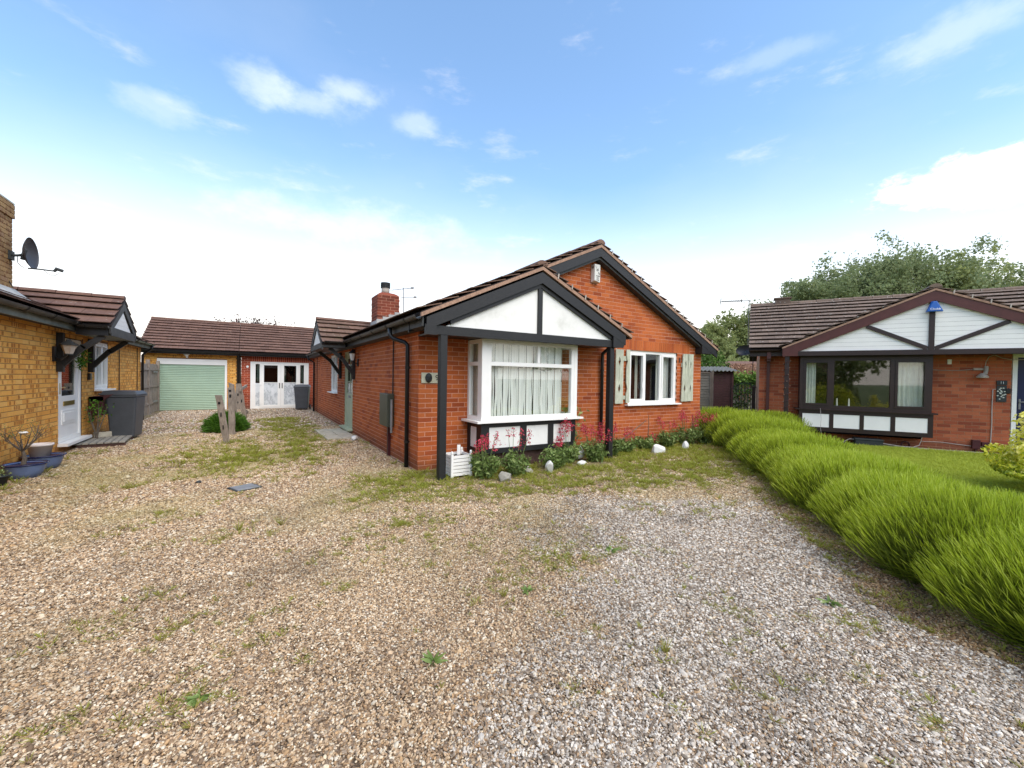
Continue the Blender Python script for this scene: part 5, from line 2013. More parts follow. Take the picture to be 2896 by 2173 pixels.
# bay
rb = bpy.data.objects.new('bay_window', None)
COL.objects.link(rb)
rb.parent = rh
Q0, Q1, QY = -2.70, -.285, -.40
Fq = frame((Q0, QY, 0), (1, 0, 0), (0, -1, 0))
qw = Q1 - Q0
window_frame(rb, 'front_frame', Fq, 0, qw, .845, 2.10, muls=(.64, 1.75), mat=M_dbrown, fw=.085, inset=0, sash=(0, 2), glass=M_glass)
part('end_panel', M_dbrown, rb, (Q0 + .001, Q0 + .06, QY + .071, -.004, .845, 2.10), (Q1 - .06, Q1 - .001, QY + .071, -.004, .845, 2.10))
part('window_sill', M_dbrown, rb, (Q0 - .08, Q1 + .09, QY - .06, -.004, .81, .842))
part('bay_head', M_dbrown, rb, (Q0, Q1, QY, -.004, 2.102, 2.148))
ap = [Q0 + .001, -2.63, -2.095, -2.01, -1.52, -1.44, -.97, -.885, -.345, Q1 - .001]
part('apron_rail', M_dbrown, rb, (Q0 + .001, Q1 + .03, QY - .01, QY + .04, .72, .808), (Q0 + .001, Q1 + .03, QY - .01, QY + .04, .295, .395))
for i in range(0, 10, 2):
    part('apron_stud', M_dbrown, rb, (ap[i], ap[i + 1] + (.03 if i == 8 else 0), QY - .01, QY + .04, .395, .72))
for i in range(1, 9, 2):
    MB().box(ap[i], ap[i + 1], QY - .003, QY + .02, .395, .72).build('apron_panel', M_whitew, rb)
part('apron_side', M_dbrown, rb, (Q0 + .002, Q0 + .05, QY + .042, -.004, .297, .807), (Q1 - .05, Q1 - .002, QY + .042, -.004, .297, .807))
part('apron_floor', M_dbrown, rb, (Q0 + .051, Q1 - .051, QY + .042, .05, .297, .32), (Q0 + .051, Q1 - .051, QY + .042, .05, .775, .806))
room(rh, Fr, -2.60, -.32, .2, 2.2, 2.6, .1)
curtain(rb, Fq, .10, .34, .16, .86, 2.05, M_curt, 4, .03)
curtain(rb, Fq, 1.84, 2.32, .20, .86, 2.05, M_curt, 6, .03)
cnd = []
for x in (-1.93, -1.70):
    MB().lathe([(.02, 0), (.012, .26)], (x, QY + .16, .845), 8).build('candle', M_upvc, rb)
# door
rdf = window_frame(rh, 'door_frame', Fr, 1.06, 2.04, .05, 2.15, mat=M_upvc, fw=.07, inset=-.01)
for ch in list(rdf.children):
    bpy.data.objects.remove(ch)
fbox(Fr, 'front_door', M_navy, rh, (1.132, 1.968, .02, .06, .12, 2.08))
fbox(Fr, 'door_handle', M_steel, rh, (1.165, 1.195, .004, .019, .98, 1.20), (1.165, 1.30, -.02, -.008, 1.13, 1.15))
part('doorstep', M_conc, rh, (.9, 2.2, -.45, -.01, 0, .1))
# garland post
gp = empty('garland_post', (0, 0, 0), 0, 'brown porch post wound with a string of fairy lights', 'post')
gp.parent = None
Mrh = Matrix.Translation(RA) @ Matrix.Rotation(RZ, 4, 'Z')
gp.matrix_world = Mrh @ Matrix.Translation((-2.985, NF + .09, 0))
MB().box(-.045, .045, -.045, .045, 0, 2.13).build('post', M_dbrown, gp)
sp = []
for i in range(140):
    th = i * .55
    sp.append((.068 * math.cos(th), .068 * math.sin(th), .1 + i * .014))
MB().tube(sp, .006, 4).build('light_string', M_maroon, gp)
mbp = MB()
for i in range(0, 140, 4):
    x, y, z = sp[i]
    mbp.tube([(x, y, z), (x * 1.35, y * 1.35, z + .01)], .008, 5)
mbp.build('light_bulbs', M_verge, gp, kind='stuff')


def on_rh(name, x, y, z, label, cat, group=None):
    o_ = empty(name, (0, 0, 0), 0, label, cat, group)
    o_.location = Mrh @ Vector((x, y, z))
    o_.rotation_euler = (0, 0, RZ)
    return o_


ch = on_rh('alarm_box', PG - .02, NF, 3.05, 'triangular blue alarm box with white lettering at the top of the boarded gable', 'alarm box')
mb = MB()
mb.add([(-.14, 0, 0), (.14, 0, 0), (.05, 0, .235), (-.05, 0, .235), (-.13, -.085, .005), (.13, -.085, .005), (.028, -.05, .23), (-.028, -.05, .23)], [(0, 1, 2, 3), (7, 6, 5, 4), (4, 5, 1, 0), (5, 6, 2, 1), (6, 7, 3, 2), (7, 4, 0, 3)])
mb.build('casing', M_bluebox, ch, bevel=.01)
text('lettering', 'Chubb', .062, M_textw, ch, (0, -.088, .055), (math.pi / 2 - .15, 0, 0), .002)
pq = on_rh('house_plaque', .905, -.003, 1.13, 'tall slate plaque with number 11 and pale floral motif beside the navy door', 'house sign')
MB().box(-.075, .075, -.018, 0, 0, .35).build('panel', M_slate, pq, bevel=.004)
MB().box(-.078, .078, -.022, 0, .36, .46).build('number_block', M_slate, pq, bevel=.004)
text('number', '11', .07, M_textw, pq, (0, -.026, .41), (math.pi / 2, 0, 0), .002)
mb = MB()
for i in range(16):
    an = i * 2.4
    rr_ = .012 * math.sqrt(i)
    cx_, cz_ = -.005 + rr_ * math.cos(an) * 1.0 + (.015 if i % 3 else -.02), .19 + rr_ * math.sin(an) * 2.8
    mb.prism([(cx_ + .016 * math.cos(q * 1.047 + i), cz_ + .012 * math.sin(q * 1.047 + i)) for q in range(6)], 1, -.021 - .0003 * i, -.018)
mb.build('floral_motif', M_curt, pq)
bell = on_rh('doorbell', 1.0, -.003, 1.31, 'black camera doorbell between slate plaque and navy door', 'doorbell')
MB().box(-.035, .035, -.03, 0, 0, .11).lathe([(.014, 0), (.014, .01)], (0, 0, 0), 10).build('casing', M_blackplain, bell, bevel=.005)
lt = on_rh('security_light', .62, -.003, 1.70, 'rusty white spotlight with sensor on the red brick wall', 'lamp')
MB().box(-.16, .03, -.05, 0, .11, .15).tube([(.03, -.06, .19), (.02, -.08, .10), (.0, -.10, .02)], .034, 10).lathe([(.09, -.03), (.095, .0), (.05, .05), (.03, .07)], (-.04, -.10, -.03), 18).build('lamp_body', M_clip, lt, smooth=False)
wb_ = on_rh('sensor_box', .085, -.003, 1.94, 'small white sensor box under the porch soffit', 'sensor')
MB().box(-.035, .035, -.03, 0, 0, .11).build('casing', M_upvc, wb_, bevel=.005)
cbl = on_rh('wall_cable', 0, 0, 0, 'thin pale cables looping across the red brick wall to the lamp and ground', 'cable')
MB().tube([(-.28, -.015, 1.83), (-.05, -.015, 1.805), (.25, -.015, 1.80), (.48, -.015, 1.83)], .006, 5).tube([(.64, -.03, 1.88), (.66, -.02, 2.0), (.70, -.02, 2.10), (.78, -.02, 2.14), (.90, -.02, 2.07), (1.05, -.02, 2.03), (1.3, -.03, 2.04)], .007, 5).tube([(.82, -.012, 1.40), (.775, -.012, 1.39), (.77, -.012, 1.0), (.775, -.012, .6), (.765, -.012, .2), (.76, -.012, .14)], .009, 5).tube([(-.34, -.06, .30), (-.36, -.10, .2), (-.42, -.2, .09), (-.55, -.3, .05), (-.8, -.35, .06), (-1.08, -.33, .09)], .009, 5).tube([(-.35, -.012, .17), (0, -.012, .18), (.3, -.012, .15), (.55, -.012, .13), (.76, -.012, .14)], .007, 5).tube([(-1.58, -.33, .14), (-1.68, -.33, .15), (-1.78, -.34, .08), (-1.85, -.34, .03)], .010, 5).tube([(-2.28, QY - .07, .86), (-2.26, QY - .075, .6), (-2.27, QY - .08, .40), (-2.25, QY - .08, .24)], .005, 4).build('cable', M_cable, cbl)
mtr = on_rh('gas_meter_boxes', .47, -.003, .09, 'two small brown meter boxes low on the red brick wall', 'meter box')
MB().box(0, .13, -.07, 0, 0, .19).build('casing', M_maroon, mtr, bevel=.006)
MB().box(.15, .33, -.06, 0, .07, .15).build('casing', M_maroon, mtr, bevel=.006)
MB().tube([(.2, -.03, .07), (.2, -.03, -.1)], .015, 6).tube([(.07, -.03, 0), (.07, -.03, -.1)], .02, 6).build('pipe', M_maroon, mtr)
bxg = on_rh('dark_storage_box', -1.35, -.33, 0, 'low dark grey box on the ground under the brown bay', 'box')
MB().box(-.25, .25, -.16, .16, 0, .15).build('body', M_slate, bxg, bevel=.01)
MB().box(-.26, .26, -.17, .17, .152, .185).build('lid', M_slate, bxg, bevel=.008)
hose = on_rh('hose_coil', -.64, -.10, .08, 'small dark hose reel beside the low grey box', 'hose')
MB().tube([(.07 * math.cos(q * .5), -.01 - .002 * q, .07 * math.sin(q * .5)) for q in range(30)], .012, 6).build('coil', M_maroon, hose)
sdr = on_rh('satellite_dish', -3.72, .9, 2.30, 'dark satellite dish on the end wall of the right hand bungalow', 'satellite dish')
dish(sdr, (-.22, -.5, .06), (-.35, -.90, .18), .22, .15, M_dishm)
MB().tube([(.12, -.3, -.05), (-.1, -.4, -.03), (-.2, -.42, .02)], .02, 6).build('bracket', M_steel, sdr)
am = on_rh('tv_aerial', -3.86, 3.05, 2.4, 'television aerial on a thin mast above the left end of the lichened roof', 'aerial')
MB().tube([(0, 0, 0), (.0, 0, 1.83)], .013, 6).build('mast', M_steel, am)
bd = r2 @ Vector((1, 0, 0))
inv = Mrh.to_3x3().inverted()
bx_dir = inv @ (Vector((-r2.x, -r2.y, 0)).normalized() * .96 + Vector((0, 0, -.05)))
sd_ = bx_dir.cross(Vector((0, 0, 1))).normalized()
top_ = Vector((0, 0, 1.80))


def AP(t_, s_=0, u_=0):
    return top_ + bx_dir * t_ + sd_ * s_ + Vector((0, 0, u_))


mbp = MB()
mbp.tube([AP(-.06), AP(.98)], .010, 5).tube([AP(.22, 0, .03), AP(.98, 0, .06)], .004, 4).tube([AP(.22, 0, -.03), AP(.98, 0, -.07)], .004, 4)
mbp.build('boom', M_slate, am)
mbp = MB()
for i in range(12):
    f = .30 + i * .06
    mbp.tube([AP(f, -.11, .0), AP(f, .11, .0)], .007, 4)
for k, f in enumerate((.10, .14, .18)):
    mbp.tube([AP(f, 0, -.02), AP(f + .14, 0, -.36)], .006, 4)
mbp.tube([AP(.04, 0, .02), AP(.26, 0, .30)], .006, 4).tube([AP(.98, 0, .12), AP(1.0, 0, 0), AP(.98, 0, -.12)], .010, 5).tube([AP(.28, 0, .05), AP(.26, 0, 0), AP(.28, 0, -.05)], .014, 5)
mbp.build('elements', M_slate, am)

# ================================================================== planting and loose things
# lavender hedge: one bush after another from the house corner to the camera
HB = [(9.9, 5.95, .72, .76), (10.5, 5.15, .80, .72), (9.40, 5.05, .68, .73), (8.80, 4.30, .80, .70), (7.98, 3.65, .68, .58), (7.32, 3.05, .74, .61), (6.56, 2.42, .64, .55), (5.95, 1.90, .72, .60),
      (5.26, 1.26, .66, .56), (4.66, .66, .76, .60), (4.12, .02, .74, .58), (3.74, -.62, .72, .60), (3.5, -1.3, .66, .60)]
lav_lab = ['lavender bush at the far end of the hedge nearest the shed', 'broad lavender bush at the far end in front of the garland post',
           'lavender bush beside the red valerian at the house corner', 'third lavender bush from the house corner in the hedge',
           'fourth lavender bush from the house corner, facing the white gravel', 'lavender bush in the hedge before the white boarded bay apron',
           'lavender bush midway along the hedge with brown gap at its foot', 'lavender bush just past the middle of the hedge',
           'lavender bush opposite the yellow shrub', 'large lavender bush in the near half of the hedge',
           'tall lavender bush near the bottom of the hedge', 'lavender bush at the near end of the hedge by the frame edge', 'nearest lavender bush, mostly outside the frame']


def lavender(i, cx, cy, R, H):
    d = math.hypot(cx, cy)
    nb = int(9800 * min(1.3, max(.45, 4.2 / d)))
    o_ = empty('lavender_bush', (cx, cy, 0), 0, lav_lab[i], 'lavender', 'lavender bushes in the hedge')
    # flower stalks fanning out over a dome
    a = RNG.random(nb) * 6.2832
    q = np.sqrt(RNG.random(nb)) * (1.0)
    ripple = 1 + .10 * np.sin(a * 5 + i) + .06 * np.sin(a * 11 + i * 2)
    r_ = q * R * 1.02 * ripple
    top = H * np.sqrt(np.clip(1.08 - (q * .98) ** 3.4, .05, 2)) * (.84 + .24 * RNG.random(nb)) * (1 + .10 * (fbm(r_ * np.cos(a) + i * 3, r_ * np.sin(a), 4.5, 4) - .5))
    lean = q ** 1.6
    T_ = np.stack([np.cos(a) * (r_ + .14 * lean), np.sin(a) * (r_ + .14 * lean), top + .02], 1)
    ln = .18 + .10 * RNG.random(nb)
    dirn = np.stack([np.cos(a) * lean * .60 - .10 + RNG.normal(0, .17, nb), np.sin(a) * lean * .60 + .04 + RNG.normal(0, .17, nb), np.ones(nb) * (1.0 - .25 * lean)], 1)
    dirn /= np.linalg.norm(dirn, axis=1)[:, None]
    B_ = T_ - dirn * ln[:, None]
    B_[:, 2] = np.maximum(B_[:, 2], .015)
    dead = RNG.random(nb) < (.02 + .10 * q ** 3)
    wd = np.full(nb, .0050) * np.clip((d / 4.5) ** .5, .85, 1.5)
    tint = .22 * (fbm(T_[:, 0] + cx, T_[:, 1] + cy, 2.4, 31) - .5)
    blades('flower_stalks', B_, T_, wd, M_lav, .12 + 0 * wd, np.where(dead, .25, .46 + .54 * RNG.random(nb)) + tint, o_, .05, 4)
    # leafy body underneath
    nb2 = int(nb * .8)
    a = RNG.random(nb2) * 6.2832
    el = np.arcsin(RNG.random(nb2))
    rr_ = .93 - .25 * RNG.random(nb2)
    P_ = np.stack([np.cos(a) * np.cos(el) * R * rr_, np.sin(a) * np.cos(el) * R * rr_, np.sin(el) * H * .80 * rr_ + .02], 1)
    nd = P_ / np.array([R * R, R * R, H * H]) + RNG.normal(0, .35, (nb2, 3))
    nd /= np.linalg.norm(nd, axis=1)[:, None]
    nd[:, 2] = np.abs(nd[:, 2]) + .2
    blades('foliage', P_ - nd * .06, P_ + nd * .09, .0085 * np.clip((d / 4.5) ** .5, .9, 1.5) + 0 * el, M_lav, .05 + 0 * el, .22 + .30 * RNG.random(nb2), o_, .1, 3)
    # woody heart
    mb_ = MB()
    for k in range(14):
        an = random.random() * 6.28
        rr2 = R * random.uniform(.3, .75)
        mb_.tube([(0, 0, .0), (math.cos(an) * rr2 * .5, math.sin(an) * rr2 * .5, H * .25), (math.cos(an) * rr2, math.sin(an) * rr2, H * .6)], [.014, .010, .004], 5)
    mb_.build('woody_stems', M_bark, o_)
    core = MB().lathe([(R * .62, 0), (R * .70, H * .25), (R * .60, H * .5), (R * .25, H * .66), (.02, H * .68)], (0, 0, 0), 14).build('inner_growth', M_lavd, o_)  # solid dark core standing in for the shade deep inside the bush
    return o_


M_lavd = simple('shaded_lavender_growth', (.030, .040, .016), .95, .5, 25)  # darkened copy of the lavender green, inner shade put into the colour
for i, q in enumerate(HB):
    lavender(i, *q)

# low brown litter along the foot of the hedge
# round evergreen bush by the leaning post
def bush(name, loc, R, H, n, size, mat, label, cat, group=None, blade=True, flat=1.0):
    o_ = empty(name, loc, RNG.random() * 6, label, cat, group)
    a = RNG.random(n) * 6.2832
    el = np.arcsin(RNG.random(n) ** .9)
    rr_ = 1 - .5 * RNG.random(n) ** 2
    bump_ = 1 + .10 * np.sin(a * 4 + 1) + .08 * np.sin(a * 9 + el * 6)
    P_ = np.stack([np.cos(a) * np.cos(el) * R * rr_ * bump_, np.sin(a) * np.cos(el) * R * rr_ * bump_ * flat, (np.sin(el) * .92 * rr_ + .08) * H * bump_], 1)
    shade = np.clip(.1 + .75 * rr_ ** 3 * (.5 + .5 * np.sin(el)) + RNG.normal(0, .12, n), 0, 1) * 0 + np.clip(RNG.normal(.5, .22, n), 0, 1)
    if blade:
        nd = P_ / np.array([R, R, H]) + RNG.normal(0, .35, (n, 3))
        nd /= np.linalg.norm(nd, axis=1)[:, None]
        blades('foliage', P_ - nd * size, P_ + nd * size * .5, size * .16 + 0 * el, mat, shade * .3, shade, o_, .1, 3)
    else:
        leafcloud('foliage', P_, size, mat, shade, o_)
    mb_ = MB()
    for k in range(10):
        an = random.random() * 6.28
        rr2 = R * random.uniform(.3, .8)
        mb_.tube([(0, 0, 0), (math.cos(an) * rr2 * .4, math.sin(an) * rr2 * .4, H * .3), (math.cos(an) * rr2, math.sin(an) * rr2, H * .7)], [.02 * R, .014 * R, .005], 5)
    mb_.build('stems', M_bark, o_)
    return o_


bush('evergreen_bush', (-.55, 12.75, 0), .47, .47, 9000, .09, M_conif, 'round dark green bush growing round the leaning posts on the drive', 'bush')

# weathered posts
def old_post(name, base, top, w, th, label, holes=(), group='weathered posts in the drive', sharp=False):
    bx3, tp = Vector(base), Vector(top)
    o_ = empty(name, base, 0, label, 'post', group)
    d = tp - bx3
    L_ = d.length
    mb_ = MB()
    nseg = 8
    fr_ = []
    side = Vector((.85, -.52, 0))
    fw_ = Vector((.52, .85, 0))
    for k in range(nseg + 1):
        f = k / nseg
        c = d * f
        j = random.uniform(-.006, .006)
        ww = w * (1 + .08 * math.sin(k * 2.1 + base[0] * 9)) / 2
        tt = th / 2
        fr_.append([c + side * (-ww + j) - fw_ * tt, c + side * (ww + j) - fw_ * tt, c + side * (ww + j) + fw_ * tt, c + side * (-ww + j) + fw_ * tt])
    if sharp:
        fr_[-1][1] = fr_[-1][1] - Vector((0, 0, .05))
        fr_[-1][2] = fr_[-1][2] - Vector((0, 0, .05))
    vs = [v for q in fr_ for v in q]
    fs = [(3, 2, 1, 0), (nseg * 4, nseg * 4 + 1, nseg * 4 + 2, nseg * 4 + 3)]
    for k in range(nseg):
        for e in range(4):
            e2 = (e + 1) % 4
            fs.append((k * 4 + e, k * 4 + e2, k * 4 + 4 + e2, k * 4 + 4 + e))
    mb_.add(vs, fs)
    mb_.build('timber', M_oldwood, o_)
    for f, wd_, hh in holes:
        c = d * f - fw_ * (th / 2 + .001)
        MB().obox(c - Vector((0, 0, hh / 2)), c + Vector((0, 0, hh / 2)), wd_, .004, -fw_).build('mortise', M_text, o_)
    return o_


old_post('leaning_post', (-.44, 10.49, 0), (-.585, 10.46, 1.03), .12, .05, 'nearest weathered grey post leaning left with knot holes', [(.84, .05, .05), (.62, .025, .12), (.36, .025, .12)])
old_post('leaning_post', (-.40, 12.0, 0), (-.44, 12.1, 1.14), .13, .05, 'second weathered post directly behind the nearest leaning one', [(.82, .05, .08), (.93, .06, .05)])
old_post('leaning_post', (-.38, 14.0, 0), (-.50, 14.1, 1.22), .13, .05, 'third weathered post, behind the bush and leaning left', [], sharp=True)
old_post('leaning_post', (-.20, 16.3, 0), (-.36, 16.35, 1.15), .13, .05, 'fourth weathered post with broken rail stub near the garages', [(.5, .04, .1)])
old_post('slotted_post', (-.47, 20.35, 0), (-.47, 20.35, 1.06), .19, .08, 'slotted concrete coloured post standing between the two garages', [(.85, .04, .08), (.58, .05, .10), (.28, .04, .08)])
rl_ = empty('broken_rail', (-.33, 16.2, .0), 0, 'broken grey rail sloping down between the far weathered posts', 'rail')
MB().obox((.0, 0, .95), (.14, 3.6, 1.0), .05, .09).obox((.02, .1, .32), (.2, 2.4, .02), .05, .09).build('timber', M_oldwood, rl_)

# wheelie bins
def wheelie(loc, rz, label, w=.60, dp=.72, h=1.07):
    b_ = empty('wheelie_bin', loc, rz, label, 'bin', 'wheelie bins by the houses')
    mb_ = MB()
    t0, t1 = .80, 1.0
    vs = []
    for z, s_ in ((.05, t0), (h - .13, t1)):
        vs += [(-w / 2 * s_, -dp / 2 * s_, z), (w / 2 * s_, -dp / 2 * s_, z), (w / 2 * s_, dp / 2 * s_ * .97, z), (-w / 2 * s_, dp / 2 * s_ * .97, z)]
    mb_.add(vs, BF)
    mb_.build('body', M_binm, b_, bevel=.035)
    MB().box(-w / 2 - .02, w / 2 + .02, -dp / 2 - .02, dp / 2 + .01, h - .135, h - .095).build('rim', M_binm, b_, bevel=.012)
    ld = MB()
    ld.add([(-w / 2 - .03, -dp / 2 - .035, h - .09), (w / 2 + .03, -dp / 2 - .035, h - .09), (w / 2 + .03, dp / 2 + .08, h - .09), (-w / 2 - .03, dp / 2 + .08, h - .09),
            (-w / 2 + .03, -dp / 2 + .03, h - .01), (w / 2 - .03, -dp / 2 + .03, h - .01), (w / 2 - .03, dp / 2 + .04, h), (-w / 2 + .03, dp / 2 + .04, h)], BF)
    l_ = ld.build('lid', M_binm, b_, bevel=.018)
    MB().tube([(-w / 2 + .05, dp / 2 + .02, h - .10), (-w / 2 + .05, dp / 2 + .11, h - .07), (w / 2 - .05, dp / 2 + .11, h - .07), (w / 2 - .05, dp / 2 + .02, h - .10)], .014, 8).build('handle', M_binm, b_)
    for sx in (-1, 1):
        wl_ = MB().lathe([(.03, -.03), (.10, -.025), (.105, 0), (.10, .025), (.03, .03)], (0, 0, 0), 20).build('wheel', M_rubber, b_, smooth=False)
        wl_.rotation_euler = (0, math.pi / 2, 0)
        wl_.location = (sx * (w / 2 - .015), dp / 2 + .02, .105)
        hb = MB().lathe([(.045, -.034), (.045, .034)], (0, 0, 0), 12).build('hub', M_steel, wl_)
    MB().tube([(-w / 2, dp / 2 + .02, .105), (w / 2, dp / 2 + .02, .105)], .012, 8).build('axle', M_steel, b_)
    return b_


wheelie((-2.36, 12.28, 0), math.radians(84), 'large dark grey wheelie bin against the yellow brick wall', .60, .52)
wheelie((1.80, 19.5, 0), math.radians(-12), 'dark grey wheelie bin before the white garage doors', .56, .62, 1.06)
hr = empty('hose_reel', (-2.78, 12.15, .55), 0, 'maroon plastic hose reel half hidden behind the large wheelie bin', 'hose reel')
MB().box(-.1, .12, -.18, .12, .0, .40).add([(-.1, -.18, .4), (.28, -.18, .45), (.28, .1, .45), (-.1, .1, .4), (-.1, -.18, .3), (.1, -.18, .3), (.1, .1, .3), (-.1, .1, .3)], [(0, 1, 2, 3), (7, 6, 5, 4), (0, 4, 5, 1), (1, 5, 6, 2), (2, 6, 7, 3), (3, 7, 4, 0)]).build('casing', M_maroon, hr)

# slatted step and block by the white door
stp = empty('slatted_step', (-2.52, 11.55, 0), math.radians(4), 'low grey slatted duckboard step in front of the white door', 'step')
for i in range(7):
    MB().box(-.36 + i * .103, -.36 + i * .103 + .085, -.55, .55, .075, .10).build('slat', M_oldwood2, stp)
part('step_frame', M_plinth, stp, (-.34, .35, -.52, -.46, .0, .074), (-.34, .35, .46, .52, .0, .074))
blk = empty('paving_block', (-2.68, 12.0, .0), .4, 'small grey concrete block standing by the door step', 'block')
MB().box(-.14, .14, -.05, .05, 0, .20).build('block', M_conc, blk, bevel=.01)

# blue bowls with the dwarf tree, a white pot
def bowl(loc, R, H, label, sx=1.0):
    o_ = empty('glazed_bowl', loc, .3, label, 'plant pot', 'blue glazed bowls by the yellow wall')
    MB().lathe([(R * .62, 0), (R * .80, H * .35), (R * .93, H * .8), (R * .96, H * .97), (R * .86, H * .97), (R * .84, H * .8)], (0, 0, 0), 32, sx).build('bowl', M_blue, o_, smooth=True)
    MB().lathe([(R * .96, H * .90), (R * 1.06, H * .95), (R * 1.06, H), (R * .90, H * 1.01), (R * .90, H * .93)], (0, 0, 0), 32, sx).build('rim', M_dblue, o_, smooth=True)
    MB().lathe([(R * .86, H * .85), (R * .86, H * .88)], (0, 0, 0), 24, sx).build('soil', M_soil, o_)
    return o_


bowl((-2.64, 8.36, 0), .215, .20, 'front blue glazed bowl planted with a bare dwarf tree')
bowl((-2.65, 9.00, 0), .225, .21, 'rear blue glazed bowl holding the small white pot')
wp = empty('white_pot', (-2.68, 8.97, .185), 0, 'small white pot standing inside the rear blue bowl', 'plant pot')
MB().lathe([(.10, 0), (.135, .17), (.145, .17), (.145, .20), (.12, .20), (.115, .15)], (0, 0, 0), 24).build('pot', M_pale, wp, smooth=True)
dt = empty('dwarf_tree', (-2.66, 8.36, .17), 0, 'bare branched dwarf tree with wispy grey green shoots in the front bowl', 'bonsai')
mb = MB()
mb.tube([(0, 0, 0), (.02, .0, .12), (-.01, .02, .26)], [.035, .03, .022], 8)
tips = []
rb_ = random.Random(3)
for k in range(9):
    a = k * .72 + rb_.random()
    p1 = Vector((math.cos(a) * .10, math.sin(a) * .14, .34 + rb_.random() * .06))
    p2 = p1 + Vector((math.cos(a) * .10, math.sin(a) * .14, .08 + rb_.random() * .16))
    mb.tube([(-.01, .02, .24), p1, p2], [.014, .010, .004], 6)
    tips.append(p2)
    for j in range(4):
        p3 = p2 + Vector((rb_.gauss(0, .07), rb_.gauss(0, .08), rb_.uniform(.0, .14)))
        mb.tube([p1.lerp(p2, .5 + j * .12), p3], [.006, .002], 4)
        tips.append(p3)
mb.build('branches', M_bark, dt)
dt.scale = (.8, .8, .8)
C_ = np.array([list(q) for q in tips])
C_ = np.repeat(C_, 5, 0) + RNG.normal(0, .03, (len(tips) * 5, 3))
leafcloud('sparse_leaves', C_, .022, M_leaf, .2 + .5 * RNG.random(len(C_)), dt)
MB().lathe([(.035, 0), (.06, .01), (.04, .03)], (.02, -.05, .56), 10).build('white_blossom', M_upvc, dt)
pt = empty('dark_trough', (-2.72, 7.86, 0), 0, 'small dark plant pot with pale sprigs at the left frame edge', 'plant pot')
MB().lathe([(.11, 0), (.15, .20), (.16, .20), (.16, .23), (.14, .23), (.13, .18)], (0, 0, 0), 20).build('pot', M_slate, pt, smooth=True)
C_ = RNG.normal(0, .07, (150, 3)) + np.array([0, .05, .28])
leafcloud('sprigs', C_, .035, M_leaf, .6 + .4 * RNG.random(150), pt)
pt.scale = (.62, .62, .62)
sap = empty('potted_sapling', (-2.72, 11.78, 0), 0, 'thin bare sapling in shadow beside the wheelie bin', 'plant')
mb = MB()
for k in range(5):
    a = k * 1.3
    mb.tube([(0, 0, 0), (.03 * math.cos(a), .03 * math.sin(a), .25), (.12 * math.cos(a), .14 * math.sin(a), .55), (.16 * math.cos(a), .2 * math.sin(a), .8)], [.014, .011, .007, .003], 6)
mb.build('stems', M_bark, sap)
C_ = np.stack([RNG.normal(0, .10, 160), RNG.normal(0, .14, 160), RNG.uniform(.45, .9, 160)], 1)
leafcloud('leaves', C_, .05, M_conif, RNG.random(160), sap)

# planter, stones, valerian
pl = empty('slatted_planter', (2.60, 5.64, 0), .02, 'white slatted square planter beside the black porch post', 'planter')
pl.scale = (.80, .80, .96)
for sx in (-1, 1):
    for sy in (-1, 1):
        MB().box(sx * .19 - .022, sx * .19 + .022, sy * .19 - .022, sy * .19 + .022, 0, .37).lathe([(.012, .37), (.024, .385), (.02, .41), (.005, .42)], (sx * .19, sy * .19, 0), 8).build('corner_post', M_upvc, pl)
for k in range(6):
    z = .04 + k * .053
    for sx in (-1, 1):
        MB().box(-.168, .168, sx * .19 - .008, sx * .19 + .008, z, z + .044).build('slat', M_upvc, pl)
        MB().box(sx * .19 - .008, sx * .19 + .008, -.168, .168, z, z + .044).build('slat', M_upvc, pl)
part('soil', M_soil, pl, (-.18, .18, -.18, .18, .26, .31))
MB().box(.05, .12, .10, .105, .30, .47).box(.065, .075, .098, .0995, .40, .43).build('plant_label', M_upvc, pl)


def rock_mesh(mat, seed):
    import bmesh
    rs = random.Random(seed * 7 + 1)
    bm = bmesh.new()
    bmesh.ops.create_icosphere(bm, subdivisions=4, radius=1)
    pl_ = [(Vector((rs.gauss(0, 1), rs.gauss(0, 1), rs.gauss(0, 1))).normalized(), rs.uniform(.55, .85)) for _ in range(14)]
    for v in bm.verts:
        for d, k in pl_:
            q = v.co.dot(d)
            if q > k:
                v.co -= d * (q - k) * .93
        v.co *= 1 + rs.uniform(-.012, .012)
    me = bpy.data.meshes.new('stone')
    bm.to_mesh(me)
    bm.free()
    me.materials.append(mat)
    me.polygons.foreach_set('use_smooth', [True] * len(me.polygons))
    return me


def stone(loc, s_, rot, mat, label, seed, group='stones edging the flower bed'):
    me = rock_mesh(mat, seed)
    o_ = bpy.data.objects.new('edging_stone', me)
    COL.objects.link(o_)
    o_.location = loc
    o_.scale = s_
    o_.rotation_euler = rot
    return tag(o_, label, 'stone', group)


stone((3.07, 5.02, .06), (.13, .09, .105), (.1, .1, .5), M_stone_g, 'grey stone at the foot of the nearest valerian clump', 1)
stone((3.93, 5.10, .10), (.085, .07, .16), (.2, -.5, .3), M_stone_w, 'tall white painted stone leaning before the bay', 2)
stone((4.80, 5.32, .04), (.12, .07, .065), (.1, .1, .2), M_stone_w, 'low white stone just left of the right porch post', 3)
stone((5.00, 5.62, .16), (.14, .08, .14), (.0, .1, .2), M_stone_w, 'white stone half hidden in valerian behind the porch post', 4)
stone((7.03, 5.50, .07), (.20, .10, .12), (.05, .1, -.2), M_stone_w, 'pointed white stone below the main window', 5)
stone((7.92, 5.50, .06), (.10, .07, .12), (.0, .2, .1), M_stone_w, 'small upright pale stone below the right shutter', 6)
stone((3.62, 5.25, .05), (.09, .07, .07), (.0, .2, .1), M_stone_g, 'small grey stone hidden under leaves below the bay', 9)
